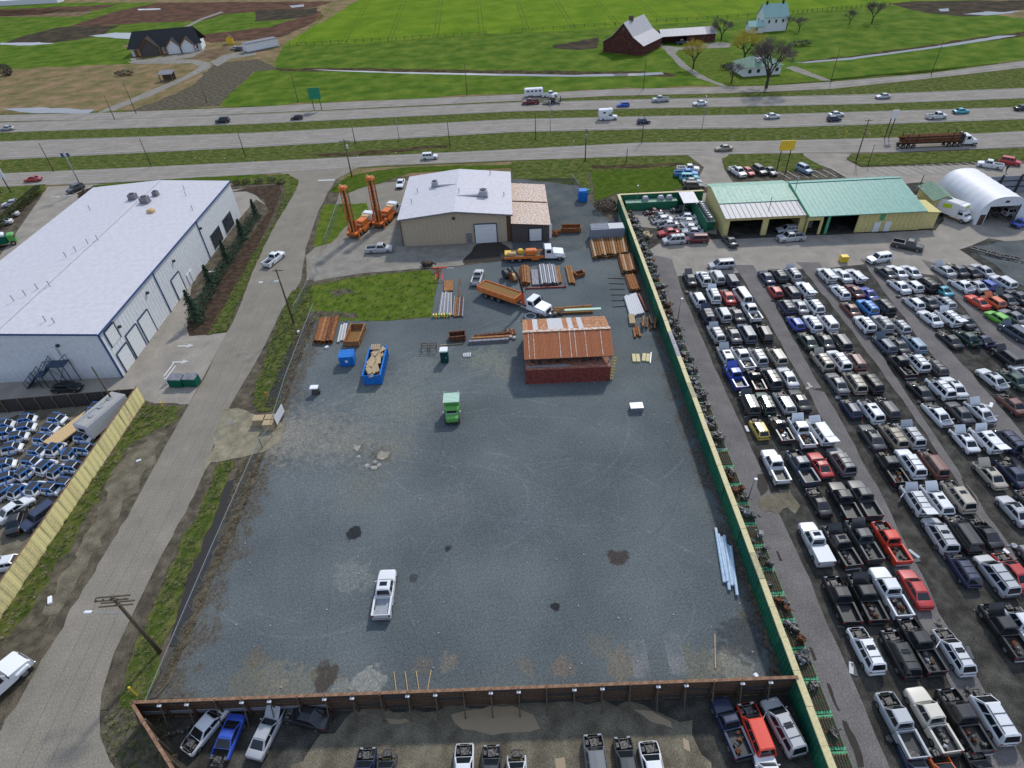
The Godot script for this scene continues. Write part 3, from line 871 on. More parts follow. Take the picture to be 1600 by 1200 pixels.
	ground("verge_grass_strip","verge_grass",0.05,[-54.91,-67.38,-49.04,-66.16,-49.6,-62.34,-53.42,-59.45,-53.02,-51.52,-52.82,-44.22,-52.82,-36.37,-53.45,-30.73,-55.59,-34.13,-55.42,-47.62,-55.09,-58.34],0.7,1.0)
	ground("verge_gravel","mud_tracks",0.06,[-52.85,-58.21,-49.37,-60.93,-48.67,-56.21,-48.85,-49.24,-49.42,-40.58,-49.84,-32.62,-51.28,-33.73,-51.61,-41.96,-52.13,-48.92,-53.09,-54.21],0.8,0.8)
	# verge, ditch and weeds between the side road and the yard
	ground("road_edge_mud","shoulder_dirt",0.07,[-40.97,-46.87,-40.86,-52.43,-40.78,-54.95,-39.92,-54.9,-39.28,-47.75,-39.79,-40.55,-39.68,-34.32,-39.57,-28.58,-38.54,-24.1,-39.75,-24.14,-41.06,-29.59,-41.13,-34.38,-41.16,-40.86],0.2,1.0)
	ground("verge","verge_grass",0.08,[-39.44,-47.75,-39.75,-54.89,-37.77,-55.01,-37.46,-50.66,-37.16,-43.89,-37.08,-38.78,-36.73,-34.04,-36.6,-30.06,-35.54,-25.12,-37.03,-24.04,-38.29,-24.09,-39.29,-28.25,-39.54,-34.31,-39.64,-40.54],0.35,1.0)
	ground("ditch","ditch_water",0.10,[-37.42,-51.5,-36.07,-51.85,-35.57,-45.83,-35.22,-41.17,-35.11,-37.5,-34.94,-33.75,-34.89,-30.12,-36.12,-30.3,-36.6,-34.04,-36.93,-38.77,-37.09,-43.88],0.25,1.0)
	ground("weed_bank","weeds",0.11,[-36.91,-54.96,-34.1,-55.7,-33.94,-52.37,-33.78,-47.46,-34.18,-38.64,-34.32,-31.63,-34.62,-26.37,-34.88,-24.98,-35.61,-25.01,-35.2,-27.79,-35.28,-34.13,-35.38,-42.04],0.4,0.9)
	ground("verge","verge_grass",0.08,[-41.24,-97.21,-37.3,-99.11,-36.17,-87.44,-35.06,-73.42,-34.91,-64.7,-37.52,-64.19,-39.48,-68.48,-40.29,-79.54,-41,-89.8],0.35,1.0)
	ground("ditch","ditch_water",0.10,[-37.04,-81.03,-36.24,-80.8,-35.35,-71.9,-35.29,-64.72,-36.76,-65.36,-36.95,-72.01],0.2,0.8)
	ground("weed_bank","weeds",0.11,[-36.88,-83.72,-35.72,-87.4,-34.23,-87.67,-34.37,-86.33,-34.36,-76.58,-34.16,-67.41,-33.61,-62.63,-34.53,-62.68,-35.35,-71.9],0.4,0.9)
	ground("verge","weeds",0.05,[-39.02,-24.11,-35.37,-25,-30.33,-19.13,-26.32,-14.91,-33.15,-15.1,-36.58,-19.83,-38.91,-22.47],0.4,1.0)
	# lot entrances off the frontage road
	ground("shop_entrance","asphalt_lot",0.08,[45.15,-154.7,55.52,-154.2,52.34,-149.74,51.34,-143.99,51.14,-136.58,71.71,-134.75,77.21,-134.07,75.85,-141.2,72.12,-147.92,73.27,-152.2,84.5,-150.6,81.53,-146.65,82.75,-141.5,119.36,-139.06,143.81,-140.25,122.59,-113,94.28,-125.9,91.74,-131.51,76.73,-129.77,46.6,-133.44,42.12,-135.83,47,-146.21])
	ground("verge_island","verge_grass",0.10,[52.81,-151.4,55.26,-153.3,72.78,-150.9,73.15,-147.78,74.61,-142.57,73.86,-141.86,53.07,-140.57,51.78,-143.94],0.15,1.5)
	ground("verge_island","verge_grass",0.10,[82.05,-147.86,84.87,-149.66,125.46,-148.4,150.8,-149.27,144.1,-140.62,120.83,-141.31,83.09,-142.27],0.15,1.5)
	ground("verge","verge_grass",0.06,[0.46,-156.3,41.02,-154.4,45.3,-153.3,45.45,-149.37,42.49,-146.8,19.14,-147.36,0.35,-150.6],0.3,1.5)
	ground("bank_earth","bank_earth",0.08,[20.36,-151,32.2,-150.3,42.49,-150.2,42.87,-148.44,31.75,-147.8,20.11,-148.91],0.5,1.5)
	for k in 16:
		var a := Vector3(83.99,0,-140.93).lerp(Vector3(110.59,0,-141.67),k / 14.0)
		marking([a.x,a.z,a.x + 1.6,a.z + 5.2],0.16,0.0,0.0,0.12)
	for k in 7:
		var a := Vector3(63.23,0,-141.24).lerp(Vector3(75.85,0,-141.2),k / 6.0)
		marking([a.x,a.z,a.x + 1.2,a.z + 4.6],0.16,0.0,0.0,0.12)
	for k in [[Vector3(-54.54,0,-81.31),0.4],[Vector3(-53.66,0,-77),0.4],[Vector3(-113.27,0,-147.76),0.2],[Vector3(-110.45,0,-148.21),0.2],[Vector3(-59.43,0,-105.89),0.3]]:
		# painted arrows on the warehouse drive
		var c: Vector3 = k[0]
		structure("road_marking",sheet([c.x - 1.3,c.z - 0.2,c.x + 0.3,c.z - 0.2,c.x + 0.3,c.z - 0.6,c.x + 1.4,c.z,c.x + 0.3,c.z + 0.6,c.x + 0.3,c.z + 0.2,c.x - 1.3,c.z + 0.2],0.08),mats["line_paint"])
	for k in [[Vector3(-112.28,0,-132.96),Vector3(-109.83,0,-133.36)],[Vector3(-109.81,0,-126.93),Vector3(-108.47,0,-127.1)]]:
		marking([k[0].x,k[0].z,k[1].x,k[1].z],0.15,0.0,0.0,0.08)


# ---------------------------------------------------------------- fields

func make_farmland() -> void:
	ground("field","field_bright",0.0,[-102.07,-314.5,-88.47,-438.5,-51.62,-732.7,500.1,-433.8,398.8,-336.7,181.6,-336.4,132.53,-327,92.14,-320.8,32.64,-315.8,-8.31,-317.7,-66.48,-312.7],1.6,7.0)
	ground("field","field_green",0.01,[-102.07,-314.5,-66.48,-312.7,-8.31,-317.7,32.64,-315.8,92.14,-320.8,132.53,-327,181.6,-336.4,200.8,-326.9,218.2,-290.3,302.5,-295.7,320.6,-261.7,177.6,-228.1,139.78,-218.5,106.46,-214.6,85.12,-213.2,33.77,-218.9,1.62,-218.6,-84.79,-218.9,-98.67,-221.3,-101.05,-268.1,-92.71,-270.5],1.6,7.0)
	for k in 15:
		# tramlines of the tractor in the young crop
		for w in [0.0,1.9]:
			ground("tramline","field_green",0.02,strip([-95 + k * 21 + w,-300 - k * 3.0,-104 + k * 22 + w,-430],0.45,0.02))
	ground("field_strip","bank_earth",0.02,[-93.02,-271.6,-58.23,-265.4,-7.41,-251.1,47.87,-238,60.41,-232.8,57.35,-229.1,46.8,-232,-7.32,-244.5,-57.33,-260.3,-88.81,-265.7],1.0,4.0)
	ground("stream","silt_water",0.04,[-77.1,-266.8,-68.08,-263.9,-41.78,-255.6,-7.35,-246.4,24.97,-238.1,49.75,-235.8,55.38,-235.6,55.5,-232.9,46.88,-232.4,24.71,-235.5,-7.31,-243.6,-41.53,-253.7,-67.76,-262.4],0.3,3.0)
	ground("field_strip","bank_earth",0.02,[105.93,-240.8,128.72,-245.6,159.5,-255.3,192.3,-265.7,203.5,-267.8,228.9,-268.6,222.9,-260.4,198.1,-259.6,157.4,-251.5,125,-242.4,104.93,-238.1],1.0,4.0)
	ground("stream","silt_water",0.04,[103.15,-239.5,125,-242.4,154.6,-250.6,172.3,-256.7,191,-263.7,198,-263.1,191.2,-260.1,170,-252.9,153.3,-248.2,123.83,-239.8,107.2,-238.1],0.3,3.0)
	ground("yard_mud","soil_dark",0.02,[184.5,-339.1,199.6,-341.7,244.8,-330.9,277.6,-335.1,258.6,-309.2,230.8,-309.5,208.4,-300.4,198.2,-301.8,190.6,-313.3],1.5,4.0)
	ground("pool","silt_water",0.04,[202.4,-306.7,214,-309.7,220.3,-306.2,229.9,-308.1,220.9,-302.9,209.2,-301.7],0.8,2.0)
	ground("pool","silt_water",0.04,[199.1,-320.6,203.9,-320.8,201.2,-315,197,-314.7],0.6,2.0)
	# west: ploughed strips
	ground("field","field_green",0.0,[-311,-301.7,-241.8,-329.2,-183.2,-336.3,-147.24,-349.7,-116.07,-366,-115.11,-402.8,-124.45,-440.5,-551.8,-575.7],1.6,7.0)
	ground("field","field_green",0.01,[-251.9,-345.2,-194.6,-353.7,-165,-303.5,-163.4,-293.8,-221.4,-296.9,-299.8,-288.9,-350.4,-346.5],1.6,7.0)
	ground("field","soil_brown",0.01,[-246.9,-391.8,-241.7,-444.2,-225.6,-472.5,-104.3,-438.9,-111.41,-418.4,-162.4,-412.5,-166.9,-394.1,-204.2,-396.8],1.6,7.0)
	ground("field","soil_brown",0.01,[-157.3,-350.7,-122.3,-364.2,-104.34,-403.7,-97.82,-382.3,-107.74,-335.3,-140.79,-331.8],1.6,7.0)
	ground("field","soil_dark",0.02,[-259.5,-357.3,-258.2,-377.5,-250.5,-398.2,-216.8,-392.9,-214.7,-396,-210.4,-365.5,-226.8,-352.5,-247.4,-348.5],1.6,7.0)
	ground("field","soil_brown",0.02,[-380.7,-480.5,-310.2,-478.9,-265,-474.9,-252.8,-476.1,-258.6,-453.8,-300.4,-448.1,-360.4,-452],1.6,7.0)
	ground("field","soil_dark",0.015,[-146.05,-420.2,-107.35,-417.2,-106.25,-388.5,-134.24,-381.4],1.6,7.0)
	ground("field_strip","soil_tan",0.02,[-385.1,-486.6,-286.3,-466.8,-255.9,-448.4,-259.3,-432,-368.2,-463],1.0,6.0)
	ground("field","field_olive",0.015,[-221.4,-296.9,-163.4,-293.8,-125.83,-290.4,-119.32,-268.8,-124.55,-230.3,-134.7,-223,-177.4,-227.2,-246.6,-228.3,-299.8,-288.9],1.6,7.0)
	ground("field","weeds",0.02,[-122.6,-285.2,-106.67,-290.8,-89.97,-269.9,-101.05,-268.1,-98.67,-221.3,-130.81,-219.5,-124.55,-230.3,-118.45,-249.8],1.0,3.0)
	ground("field_strip","soil_tan",0.03,[-146.08,-299.4,-128.67,-323.4,-120.55,-301,-124.6,-294.7],1.0,2.0)
	ground("farm_track","concrete_apron",0.04,[-165.8,-297.8,-162.2,-300.5,-136.31,-296.1,-125.98,-289.3,-121.95,-279.7,-124.25,-264.9,-129.06,-240.6,-134.7,-223,-139.59,-219.5,-139.55,-223.8,-133.72,-243.2,-127.86,-267.5,-127.6,-281.9,-133.42,-288.6,-158.7,-292.9],0.3,2.0)
	ground("farm_track","concrete_apron",0.04,[-125.98,-289.3,-124.24,-301.8,-117.6,-307.7,-111.38,-306.3,-108.97,-298.4,-118.57,-293.4,-119.48,-280.2])
	ground("farm_track","concrete_apron",0.03,[-171.8,-363.9,-172.5,-399.5,-167.8,-422.4,-164.8,-419.4,-169.3,-396.7,-168.8,-363.1])
	ground("flooded_patch","silt_water",0.03,[-217.2,-365.6,-206.3,-371,-184.2,-363.8,-177.7,-352.7,-190.1,-351.1],0.8,3.0)
	ground("flooded_patch","silt_water",0.04,[-179.3,-232,-166.2,-231.3,-141.98,-224.2,-142.39,-220.7,-166.9,-224.7],0.8,3.0)
	ground("flooded_patch","silt_water",0.03,[-230.1,-449.9,-214.9,-447.6,-212.7,-442.4,-226.3,-444.2],0.8,3.0)
	ground("flooded_patch","silt_water",0.03,[-128.94,-430.4,-120.47,-432.3,-118.69,-425,-125.79,-422.8],0.8,3.0)
	ground("flooded_patch","silt_water",0.03,[-260.6,-359,-238.3,-355.2,-226.8,-349.5,-240.8,-348.4,-257.2,-353.7],0.8,3.0)
	# farmstead drives
	ground("farm_track","concrete_apron",0.05,[62.2,-288.1,62.91,-275.8,63.06,-266.7,63.02,-242.2,65.39,-225.8,70.67,-213.6,72.65,-213.2,68.51,-225.2,66.12,-239.7,65.73,-261.7,68.32,-267.7,88.43,-267.5,91.51,-273.7,86.1,-277.4,69.3,-272,64.12,-277.9,64.74,-290],0.3,2.0)
	ground("farm_track","concrete_apron",0.05,[97.5,-233.2,103.56,-215.1,106.46,-214.6,101.55,-235.1],0.3,2.0)
	ground("farmyard","soil_dark",0.03,[20.47,-288.2,31.76,-293,40.66,-298.6,38.07,-278.1,28.79,-276.7,19.27,-282.4],1.0,2.0)
	ground("farmyard","soil_tan",0.03,[62.46,-303.9,67.28,-299.9,65.77,-289.8,60.92,-288.4],0.6,2.0)
	ground("lawn","lawn",0.03,[67.37,-263.5,87.21,-263.4,86.81,-245.8,88.96,-224.5,104.53,-214.9,85.12,-213.2,74.07,-214.5,68.92,-226.8,66.77,-240.5])

# ---------------------------------------------------------------- buildings

func slab(st: SurfaceTool,a: Vector3,b: Vector3,c: Vector3,d: Vector3,thick: float) -> void:
	# a sheet with thickness below the four corners (clockwise seen from outside)
	var n := (c - a).cross(b - a).normalized()
	if n.y < 0:
		n = -n
	var o := -n * thick
	quad(st,a,b,c,d)
	quad(st,d + o,c + o,b + o,a + o)
	quad(st,b,a,a + o,b + o)
	quad(st,c,b,b + o,c + o)
	quad(st,d,c,c + o,d + o)
	quad(st,a,d,d + o,a + o)


func roof_slope(o: Node3D,called: String,mat: Material,low0: Vector3,low1: Vector3,high1: Vector3,high0: Vector3,rib := 0.0,rib_h := 0.05,rib_w := 0.06) -> MeshInstance3D:
	# low0 - low1 is the eave, high0 - high1 the ridge; ribs run up the slope every «rib» metres
	var st := flat()
	slab(st,low0,high0,high1,low1,0.16)
	if rib > 0.0:
		var k := int(low0.distance_to(low1) / rib)
		var d := (low1 - low0) / k
		var e := (high1 - high0) / k
		var up := (high0 - low0).cross(low1 - low0).normalized()
		if up.y < 0:
			up = -up
		for i in range(1,k):
			var a := low0 + d * i
			var b := high0 + e * i
			var s := (low1 - low0).normalized() * rib_w * 0.5
			quad(st,a - s,b - s,b + up * rib_h,a + up * rib_h)
			quad(st,b + s,a + s,a + up * rib_h,b + up * rib_h)
	return part(o,called,done(st),mat)


func wall_box(o: Node3D,called: String,mat: Material,c: Vector3,s: Vector3) -> MeshInstance3D:
	return part(o,called,box_mesh(s),mat,c)


func pipe_vent(o: Node3D,p: Vector3,h: float,r := 0.08) -> void:
	var st := flat()
	tube(st,Vector3.ZERO,Vector3(0,h,0),r,r,8)
	tube(st,Vector3(0,h,0),Vector3(0,h + 0.12,0),r * 2.0,r * 0.8,8)
	part(o,"vent_pipe",done(st),mats["galvanised"],p)


func rooftop_unit(o: Node3D,p: Vector3,s: Vector3,mat: Material) -> void:
	var st := flat()
	box(st,Vector3(0,s.y * 0.5 + 0.15,0),s)
	box(st,Vector3(0,0.08,0),Vector3(s.x * 1.15,0.16,s.z * 1.15))
	var u := part(o,"rooftop_unit",done(st),mat,p)
	st = flat()
	tube(st,Vector3(0,s.y + 0.15,0),Vector3(0,s.y + 0.3,0),s.x * 0.36,s.x * 0.34,12)
	part(u,"fan",done(st),mats["sign_dark"])


func roller_door(o: Node3D,c: Vector3,size: Vector2,face: Vector3,mat: Material,panels := 5) -> void:
	# sectional door set into a wall; «face» points outward
	var turn := Basis.looking_at(-face,Vector3.UP)
	var st := flat()
	box(st,Vector3(-size.x / 2 - 0.08,0,0),Vector3(0.16,size.y + 0.2,0.16))
	box(st,Vector3(size.x / 2 + 0.08,0,0),Vector3(0.16,size.y + 0.2,0.16))
	box(st,Vector3(0,size.y / 2 + 0.09,0),Vector3(size.x,0.18,0.16))
	var f := part(o,"garage_door",done(st),mats["stair_blue"] if mat == mats["white_door"] else mats["sign_dark"])
	f.transform = Transform3D(turn,c + face * 0.06)
	for k in panels:
		var h := size.y / panels
		part(f,"door_panel",soft_box(Vector3(size.x,h - 0.03,0.08),0.02),mat,Vector3(0,-size.y / 2 + h * (k + 0.5),-0.02))


func make_buildings() -> void:
	white_warehouse()
	beige_workshop()
	rusty_shed()
	green_shop()
	hoop_shed()
	farm()


func white_warehouse() -> void:
	var o := thing("warehouse","long white metal warehouse with pale ribbed roof and blue trim","warehouse")
	var x0 := -91.2
	var x1 := -61.4
	var z0 := -131.0
	var z1 := -73.8
	var e := 8.1
	var rx := -76.3
	var ry := 9.0
	var st := flat()
	prism(st,[Vector2(x0,0),Vector2(x1,0),Vector2(x1,e),Vector2(rx,ry - 0.1),Vector2(x0,e)],z0,z1)
	part(o,"walls",done(st),mats["white_wall"])
	st = flat()
	# vertical ribs of the wall cladding
	var x := x0 + 0.5
	while x < x1 - 0.2:
		box(st,Vector3(x,4.05,z1 + 0.01),Vector3(0.06,7.9,0.03))
		x += 0.9
	var z := z0 + 0.5
	while z < z1 - 0.2:
		box(st,Vector3(x1 + 0.01,4.05,z),Vector3(0.03,7.9,0.06))
		z += 0.9
	part(o,"cladding_ribs",done(st),mats["white_wall"])
	roof_slope(o,"roof",mats["white_roof"],Vector3(x1 + 0.15,e + 0.12,z0 - 0.1),Vector3(x1 + 0.15,e + 0.12,z1 + 0.12),Vector3(rx,ry + 0.12,z1 + 0.12),Vector3(rx,ry + 0.12,z0 - 0.1),0.75,0.012,0.08)
	roof_slope(o,"roof",mats["white_roof"],Vector3(x0 - 0.15,e + 0.12,z0 - 0.1),Vector3(x0 - 0.15,e + 0.12,z1 + 0.12),Vector3(rx,ry + 0.12,z1 + 0.12),Vector3(rx,ry + 0.12,z0 - 0.1),0.75,0.012,0.08)
	st = flat()
	box(st,Vector3(rx,ry + 0.17,(z0 + z1) / 2),Vector3(0.7,0.05,z1 - z0))
	part(o,"ridge_cap",done(st),mats["white_roof"])
	st = flat()
	box(st,Vector3(x1 + 0.22,e,(z0 + z1) / 2),Vector3(0.2,0.22,z1 - z0 + 0.4))
	box(st,Vector3(x1 + 0.12,e / 2,z1 + 0.1),Vector3(0.22,e,0.22))
	for k in 24:
		var a := Vector3(lerpf(x1,rx,k / 24.0),lerpf(e,ry,k / 24.0),z1 + 0.14)
		box(st,a + Vector3(-0.31,0.05,0),Vector3(0.66,0.26,0.12))
		var b := Vector3(lerpf(x0,rx,k / 24.0),lerpf(e,ry,k / 24.0),z1 + 0.14)
		box(st,b + Vector3(0.31,0.05,0),Vector3(0.66,0.26,0.12))
	part(o,"trim",done(st),mats["blue_trim"])
	for zz in [-92.0,-111.5]:
		wall_box(o,"downpipe",mats["blue_trim"],Vector3(x1 + 0.1,4,zz),Vector3(0.14,8,0.14))
	# east doors
	for d in [[-76.6,3.0,3.4,1.75],[-80.4,3.3,4.2,2.15],[-84.6,3.3,4.2,2.15],[-97.5,3.2,4.0,2.05]]:
		roller_door(o,Vector3(x1 + 0.02,d[3],d[0]),Vector2(d[1],d[2]),Vector3.RIGHT,mats["white_door"],5)
	roller_door(o,Vector3(x1 + 0.02,6.2,-76.4),Vector2(2.6,2.6),Vector3.RIGHT,mats["white_door"],4)
	for zz in [-101.5,-102.9]:
		wall_box(o,"door",mats["white_door"],Vector3(x1 + 0.08,1.1,zz),Vector3(0.12,2.2,1.0))
	for zz in [-78.4,-88.2,-99.0,-112.0]:
		wall_box(o,"wall_lamp",mats["sign_dark"],Vector3(x1 + 0.2,6.3,zz),Vector3(0.4,0.35,0.4))
	wall_box(o,"wall_lamp",mats["sign_dark"],Vector3(-68.0,6.6,z1 + 0.2),Vector3(0.4,0.35,0.4))
	for q in [[-117.0,5.0],[-124.0,5.0]]:
		var f := wall_box(o,"window",mats["concrete"],Vector3(x1 + 0.05,1.9,q[0]),Vector3(0.12,3.2,q[1]))
		for k in 4:
			part(f,"pane",box_mesh(Vector3(0.06,2.9,q[1] / 4 - 0.12)),mats["window_glass"],Vector3(0.06,0,(k - 1.5) * q[1] / 4))
	# roof things
	rooftop_unit(o,Vector3(-77.6,9.05,-121.5),Vector3(1.4,0.9,1.4),mats["steel_grey"])
	rooftop_unit(o,Vector3(-74.2,9.05,-119.5),Vector3(1.5,1.0,1.5),mats["steel_grey"])
	rooftop_unit(o,Vector3(-73.6,9.0,-123.0),Vector3(1.0,0.7,1.0),mats["steel_grey"])
	part(o,"roof_hatch",soft_box(Vector3(1.3,0.6,1.3),0.2),mats["rig_tan"],Vector3(-71.2,9.15,-115.0))
	for p in [Vector3(-77.5,9.0,-99),Vector3(-76.6,9.1,-101.5),Vector3(-78.2,9,-97),Vector3(-75.6,9.1,-103),Vector3(-77.9,9,-84.5),Vector3(-76.9,9.1,-86.2),Vector3(-75.4,9.0,-87),Vector3(-78.9,9,-83),Vector3(-70.5,8.7,-77.0),Vector3(-69.0,8.6,-76.6),Vector3(-85,8.6,-118),Vector3(-67.5,8.5,-123),Vector3(-69,8.6,-126),Vector3(-63.5,8.3,-116)]:
		pipe_vent(o,p,0.9,0.07)
	# upstairs door with the steel stair in front of it
	var t := thing("fire_stair","dark steel fire stair with landing against white warehouse wall","stair",Vector3(-69.3,0,z1 + 0.1))
	part(t,"upper_door",box_mesh(Vector3(1.1,2.2,0.1)),mats["white_door"],Vector3(0.2,5.1,0.12))
	st = flat()
	box(st,Vector3(0.4,3.95,1.0),Vector3(2.6,0.12,1.7))
	part(t,"landing",done(st),mats["stair_blue"])
	st = flat()
	box(st,Vector3(-3.1,2.15,1.0),Vector3(1.3,0.12,1.5))
	part(t,"landing",done(st),mats["stair_blue"])
	for seg in [[Vector3(-0.9,3.95,1.0),Vector3(-2.5,2.2,1.0)],[Vector3(-3.7,2.1,1.0),Vector3(-6.0,0.0,1.0)]]:
		for side in [-0.7,0.7]:
			st = flat()
			tube(st,seg[0] + Vector3(0,0,side),seg[1] + Vector3(0,0,side),0.12,0.12,4)
			part(t,"stringer",done(st),mats["stair_blue"])
			st = flat()
			tube(st,seg[0] + Vector3(0,1.05,side),seg[1] + Vector3(0,1.05,side),0.05,0.05,6)
			tube(st,seg[0] + Vector3(0,0.55,side),seg[1] + Vector3(0,0.55,side),0.03,0.03,6)
			for k in 4:
				var p: Vector3 = seg[0].lerp(seg[1],k / 3.0) + Vector3(0,0,side)
				tube(st,p,p + Vector3(0,1.05,0),0.035,0.035,6)
			part(t,"handrail",done(st),mats["stair_blue"])
		for k in 10:
			part(t,"tread",box_mesh(Vector3(0.3,0.05,1.3)),mats["stair_blue"],seg[0].lerp(seg[1],(k + 0.5) / 10.0))
	st = flat()
	for q in [[-0.8,1.8],[1.6,1.8],[1.6,0.2]]:
		tube(st,Vector3(q[0],4.0,q[1]),Vector3(q[0],5.05,q[1]),0.04,0.04,6)
	tube(st,Vector3(-0.8,5.05,1.8),Vector3(1.6,5.05,1.8),0.05,0.05,6)
	tube(st,Vector3(1.6,5.05,1.8),Vector3(1.6,5.05,0.2),0.05,0.05,6)
	part(t,"handrail",done(st),mats["stair_blue"])
	for q in [[-0.8,1.75],[1.6,1.75],[-0.8,0.2],[1.6,0.2],[-2.6,1.7],[-3.6,1.7]]:
		st = flat()
		var h := 3.95 if q[0] > -2 else 2.1
		tube(st,Vector3(q[0],0,q[1]),Vector3(q[0],h,q[1]),0.07,0.07,6)
		part(t,"post",done(st),mats["stair_blue"])
	st = flat()
	tube(st,Vector3(-0.8,0.3,1.75),Vector3(1.6,3.8,1.75),0.04,0.04,6)
	tube(st,Vector3(1.6,0.3,1.75),Vector3(-0.8,3.8,1.75),0.04,0.04,6)
	part(t,"brace",done(st),mats["stair_blue"])


func beige_workshop() -> void:
	var o := thing("workshop","beige metal workshop with white gable roof and one roller door","workshop")
	var x0 := -22.2
	var x1 := -0.5
	var z0 := -134.0
	var z1 := -112.7
	var e := 5.8
	var rx := -11.4
	var ry := 7.0
	var st := flat()
	prism(st,[Vector2(x0,0),Vector2(x1,0),Vector2(x1,e),Vector2(rx,ry - 0.1),Vector2(x0,e)],z0,z1)
	part(o,"walls",done(st),mats["beige_wall"])
	st = flat()
	var x := x0 + 0.4
	while x < x1 - 0.1:
		var h := lerpf(e,ry,1.0 - absf(x - rx) / 11.0) - 0.25
		if x < -8.0 or x > -2.9:
			box(st,Vector3(x,h / 2,z1 + 0.01),Vector3(0.1,h,0.06))
		x += 0.8
	part(o,"cladding_ribs",done(st),mats["beige_wall"])
	for s in [[x0 - 0.5,1],[x1 + 0.5,-1]]:
		roof_slope(o,"roof",mats["white_roof"],Vector3(s[0],e + 0.1,z0 - 0.4),Vector3(s[0],e + 0.1,z1 + 0.5),Vector3(rx,ry + 0.1,z1 + 0.5),Vector3(rx,ry + 0.1,z0 - 0.4),0.9,0.014,0.08)
	st = flat()
	for k in 20:
		for s in [x0 - 0.5,x1 + 0.5]:
			var a := Vector3(lerpf(s,rx,(k + 0.5) / 20.0),lerpf(e,ry,(k + 0.5) / 20.0),z1 + 0.53)
			box(st,a,Vector3(0.62,0.28,0.1))
	part(o,"fascia",done(st),mats["steel_grey"])
	wall_box(o,"corner_strip",mats["fence_brown"],Vector3(x0 - 0.05,e / 2,z1 - 1.0),Vector3(0.12,e - 0.1,2.4))  # brown strip along the west corner
	wall_box(o,"corner_strip",mats["fence_brown"],Vector3(x1 - 0.3,e / 2,z1 + 0.05),Vector3(0.9,e - 0.2,0.14))  # shade of the gap beside the lean-to, painted on as a dark strip
	roller_door(o,Vector3(-5.5,2.0,z1 + 0.02),Vector2(4.3,4.0),Vector3.BACK,mats["white_door"],6)
	wall_box(o,"door",mats["steel_grey"],Vector3(-8.9,1.1,z1 + 0.06),Vector3(1.1,2.2,0.12))
	wall_box(o,"wall_lamp",mats["sign_dark"],Vector3(-11.6,5.6,z1 + 0.2),Vector3(0.5,0.4,0.4))
	rooftop_unit(o,Vector3(-16.2,6.55,-126.5),Vector3(1.3,1.0,1.3),mats["galvanised"])
	rooftop_unit(o,Vector3(-5.8,6.55,-120.5),Vector3(1.7,1.1,1.7),mats["galvanised"])
	var duct := flat()
	box(duct,Vector3(-13.6,7.0,-126.2),Vector3(4.2,0.3,0.6))
	box(duct,Vector3(-8.9,7.0,-120.2),Vector3(4.6,0.3,0.6))
	part(o,"roof_duct",done(duct),mats["white_roof"])
	for p in [Vector3(-4.5,6.4,-132),Vector3(-10.8,7.0,-121.5),Vector3(-20.5,6.1,-119.5),Vector3(-1.6,6.0,-121),Vector3(-19.8,6.2,-124.5)]:
		pipe_vent(o,p,0.8)
	# lean-to
	var l := thing("lean_to","lean-to with rust spotted pale roof beside the beige workshop","lean-to")
	st = flat()
	prism(st,[Vector2(-0.3,0),Vector2(7.2,0),Vector2(7.2,3.4),Vector2(-0.3,4.1)],-131.5,-112.2)
	part(l,"walls",done(st),mats["grey_siding"])
	for k in 11:
		part(l,"siding_board",box_mesh(Vector3(7.5 if k > 7 else 3.2,0.27,0.06)),mats["grey_siding"],Vector3(3.45 if k > 7 else 1.4,0.2 + k * 0.32,-112.15))
	for s in [[-131.8,-122.2],[-122.0,-111.6]]:
		var k := 0
		while k < 8:
			var a0 := -0.4 + k * 0.98
			var sl := flat()
			slab(sl,Vector3(a0 + 0.97,4.35 - (a0 + 0.97) * 0.09,s[1]),Vector3(a0,4.35 - a0 * 0.09,s[1]),Vector3(a0,4.35 - a0 * 0.09,s[0]),Vector3(a0 + 0.97,4.35 - (a0 + 0.97) * 0.09,s[0]),0.06)
			part(l,"roof_sheet",done(sl),mats["rust_spotted"])
			k += 1
	var rd := flat()
	box(rd,Vector3(3.4,4.1,-122.1),Vector3(7.8,0.1,0.3),Basis(Vector3(0,0,1),-0.09))
	part(l,"roof_batten",done(rd),mats["rust_dark"])
	roller_door(l,Vector3(4.4,1.5,-112.12),Vector2(2.4,2.6),Vector3.BACK,mats["white_door"],4)
	var st2 := flat()
	box(st2,Vector3(7.4,2.2,-111.9),Vector3(0.5,3.4,0.08),Basis(Vector3(1,0,0),0.2))
	var board := part(self,numbered("leaning_board"),done(st2),mats["white_gloss"])
	tag(board,"white board leaning on the corner of the lean-to","board")


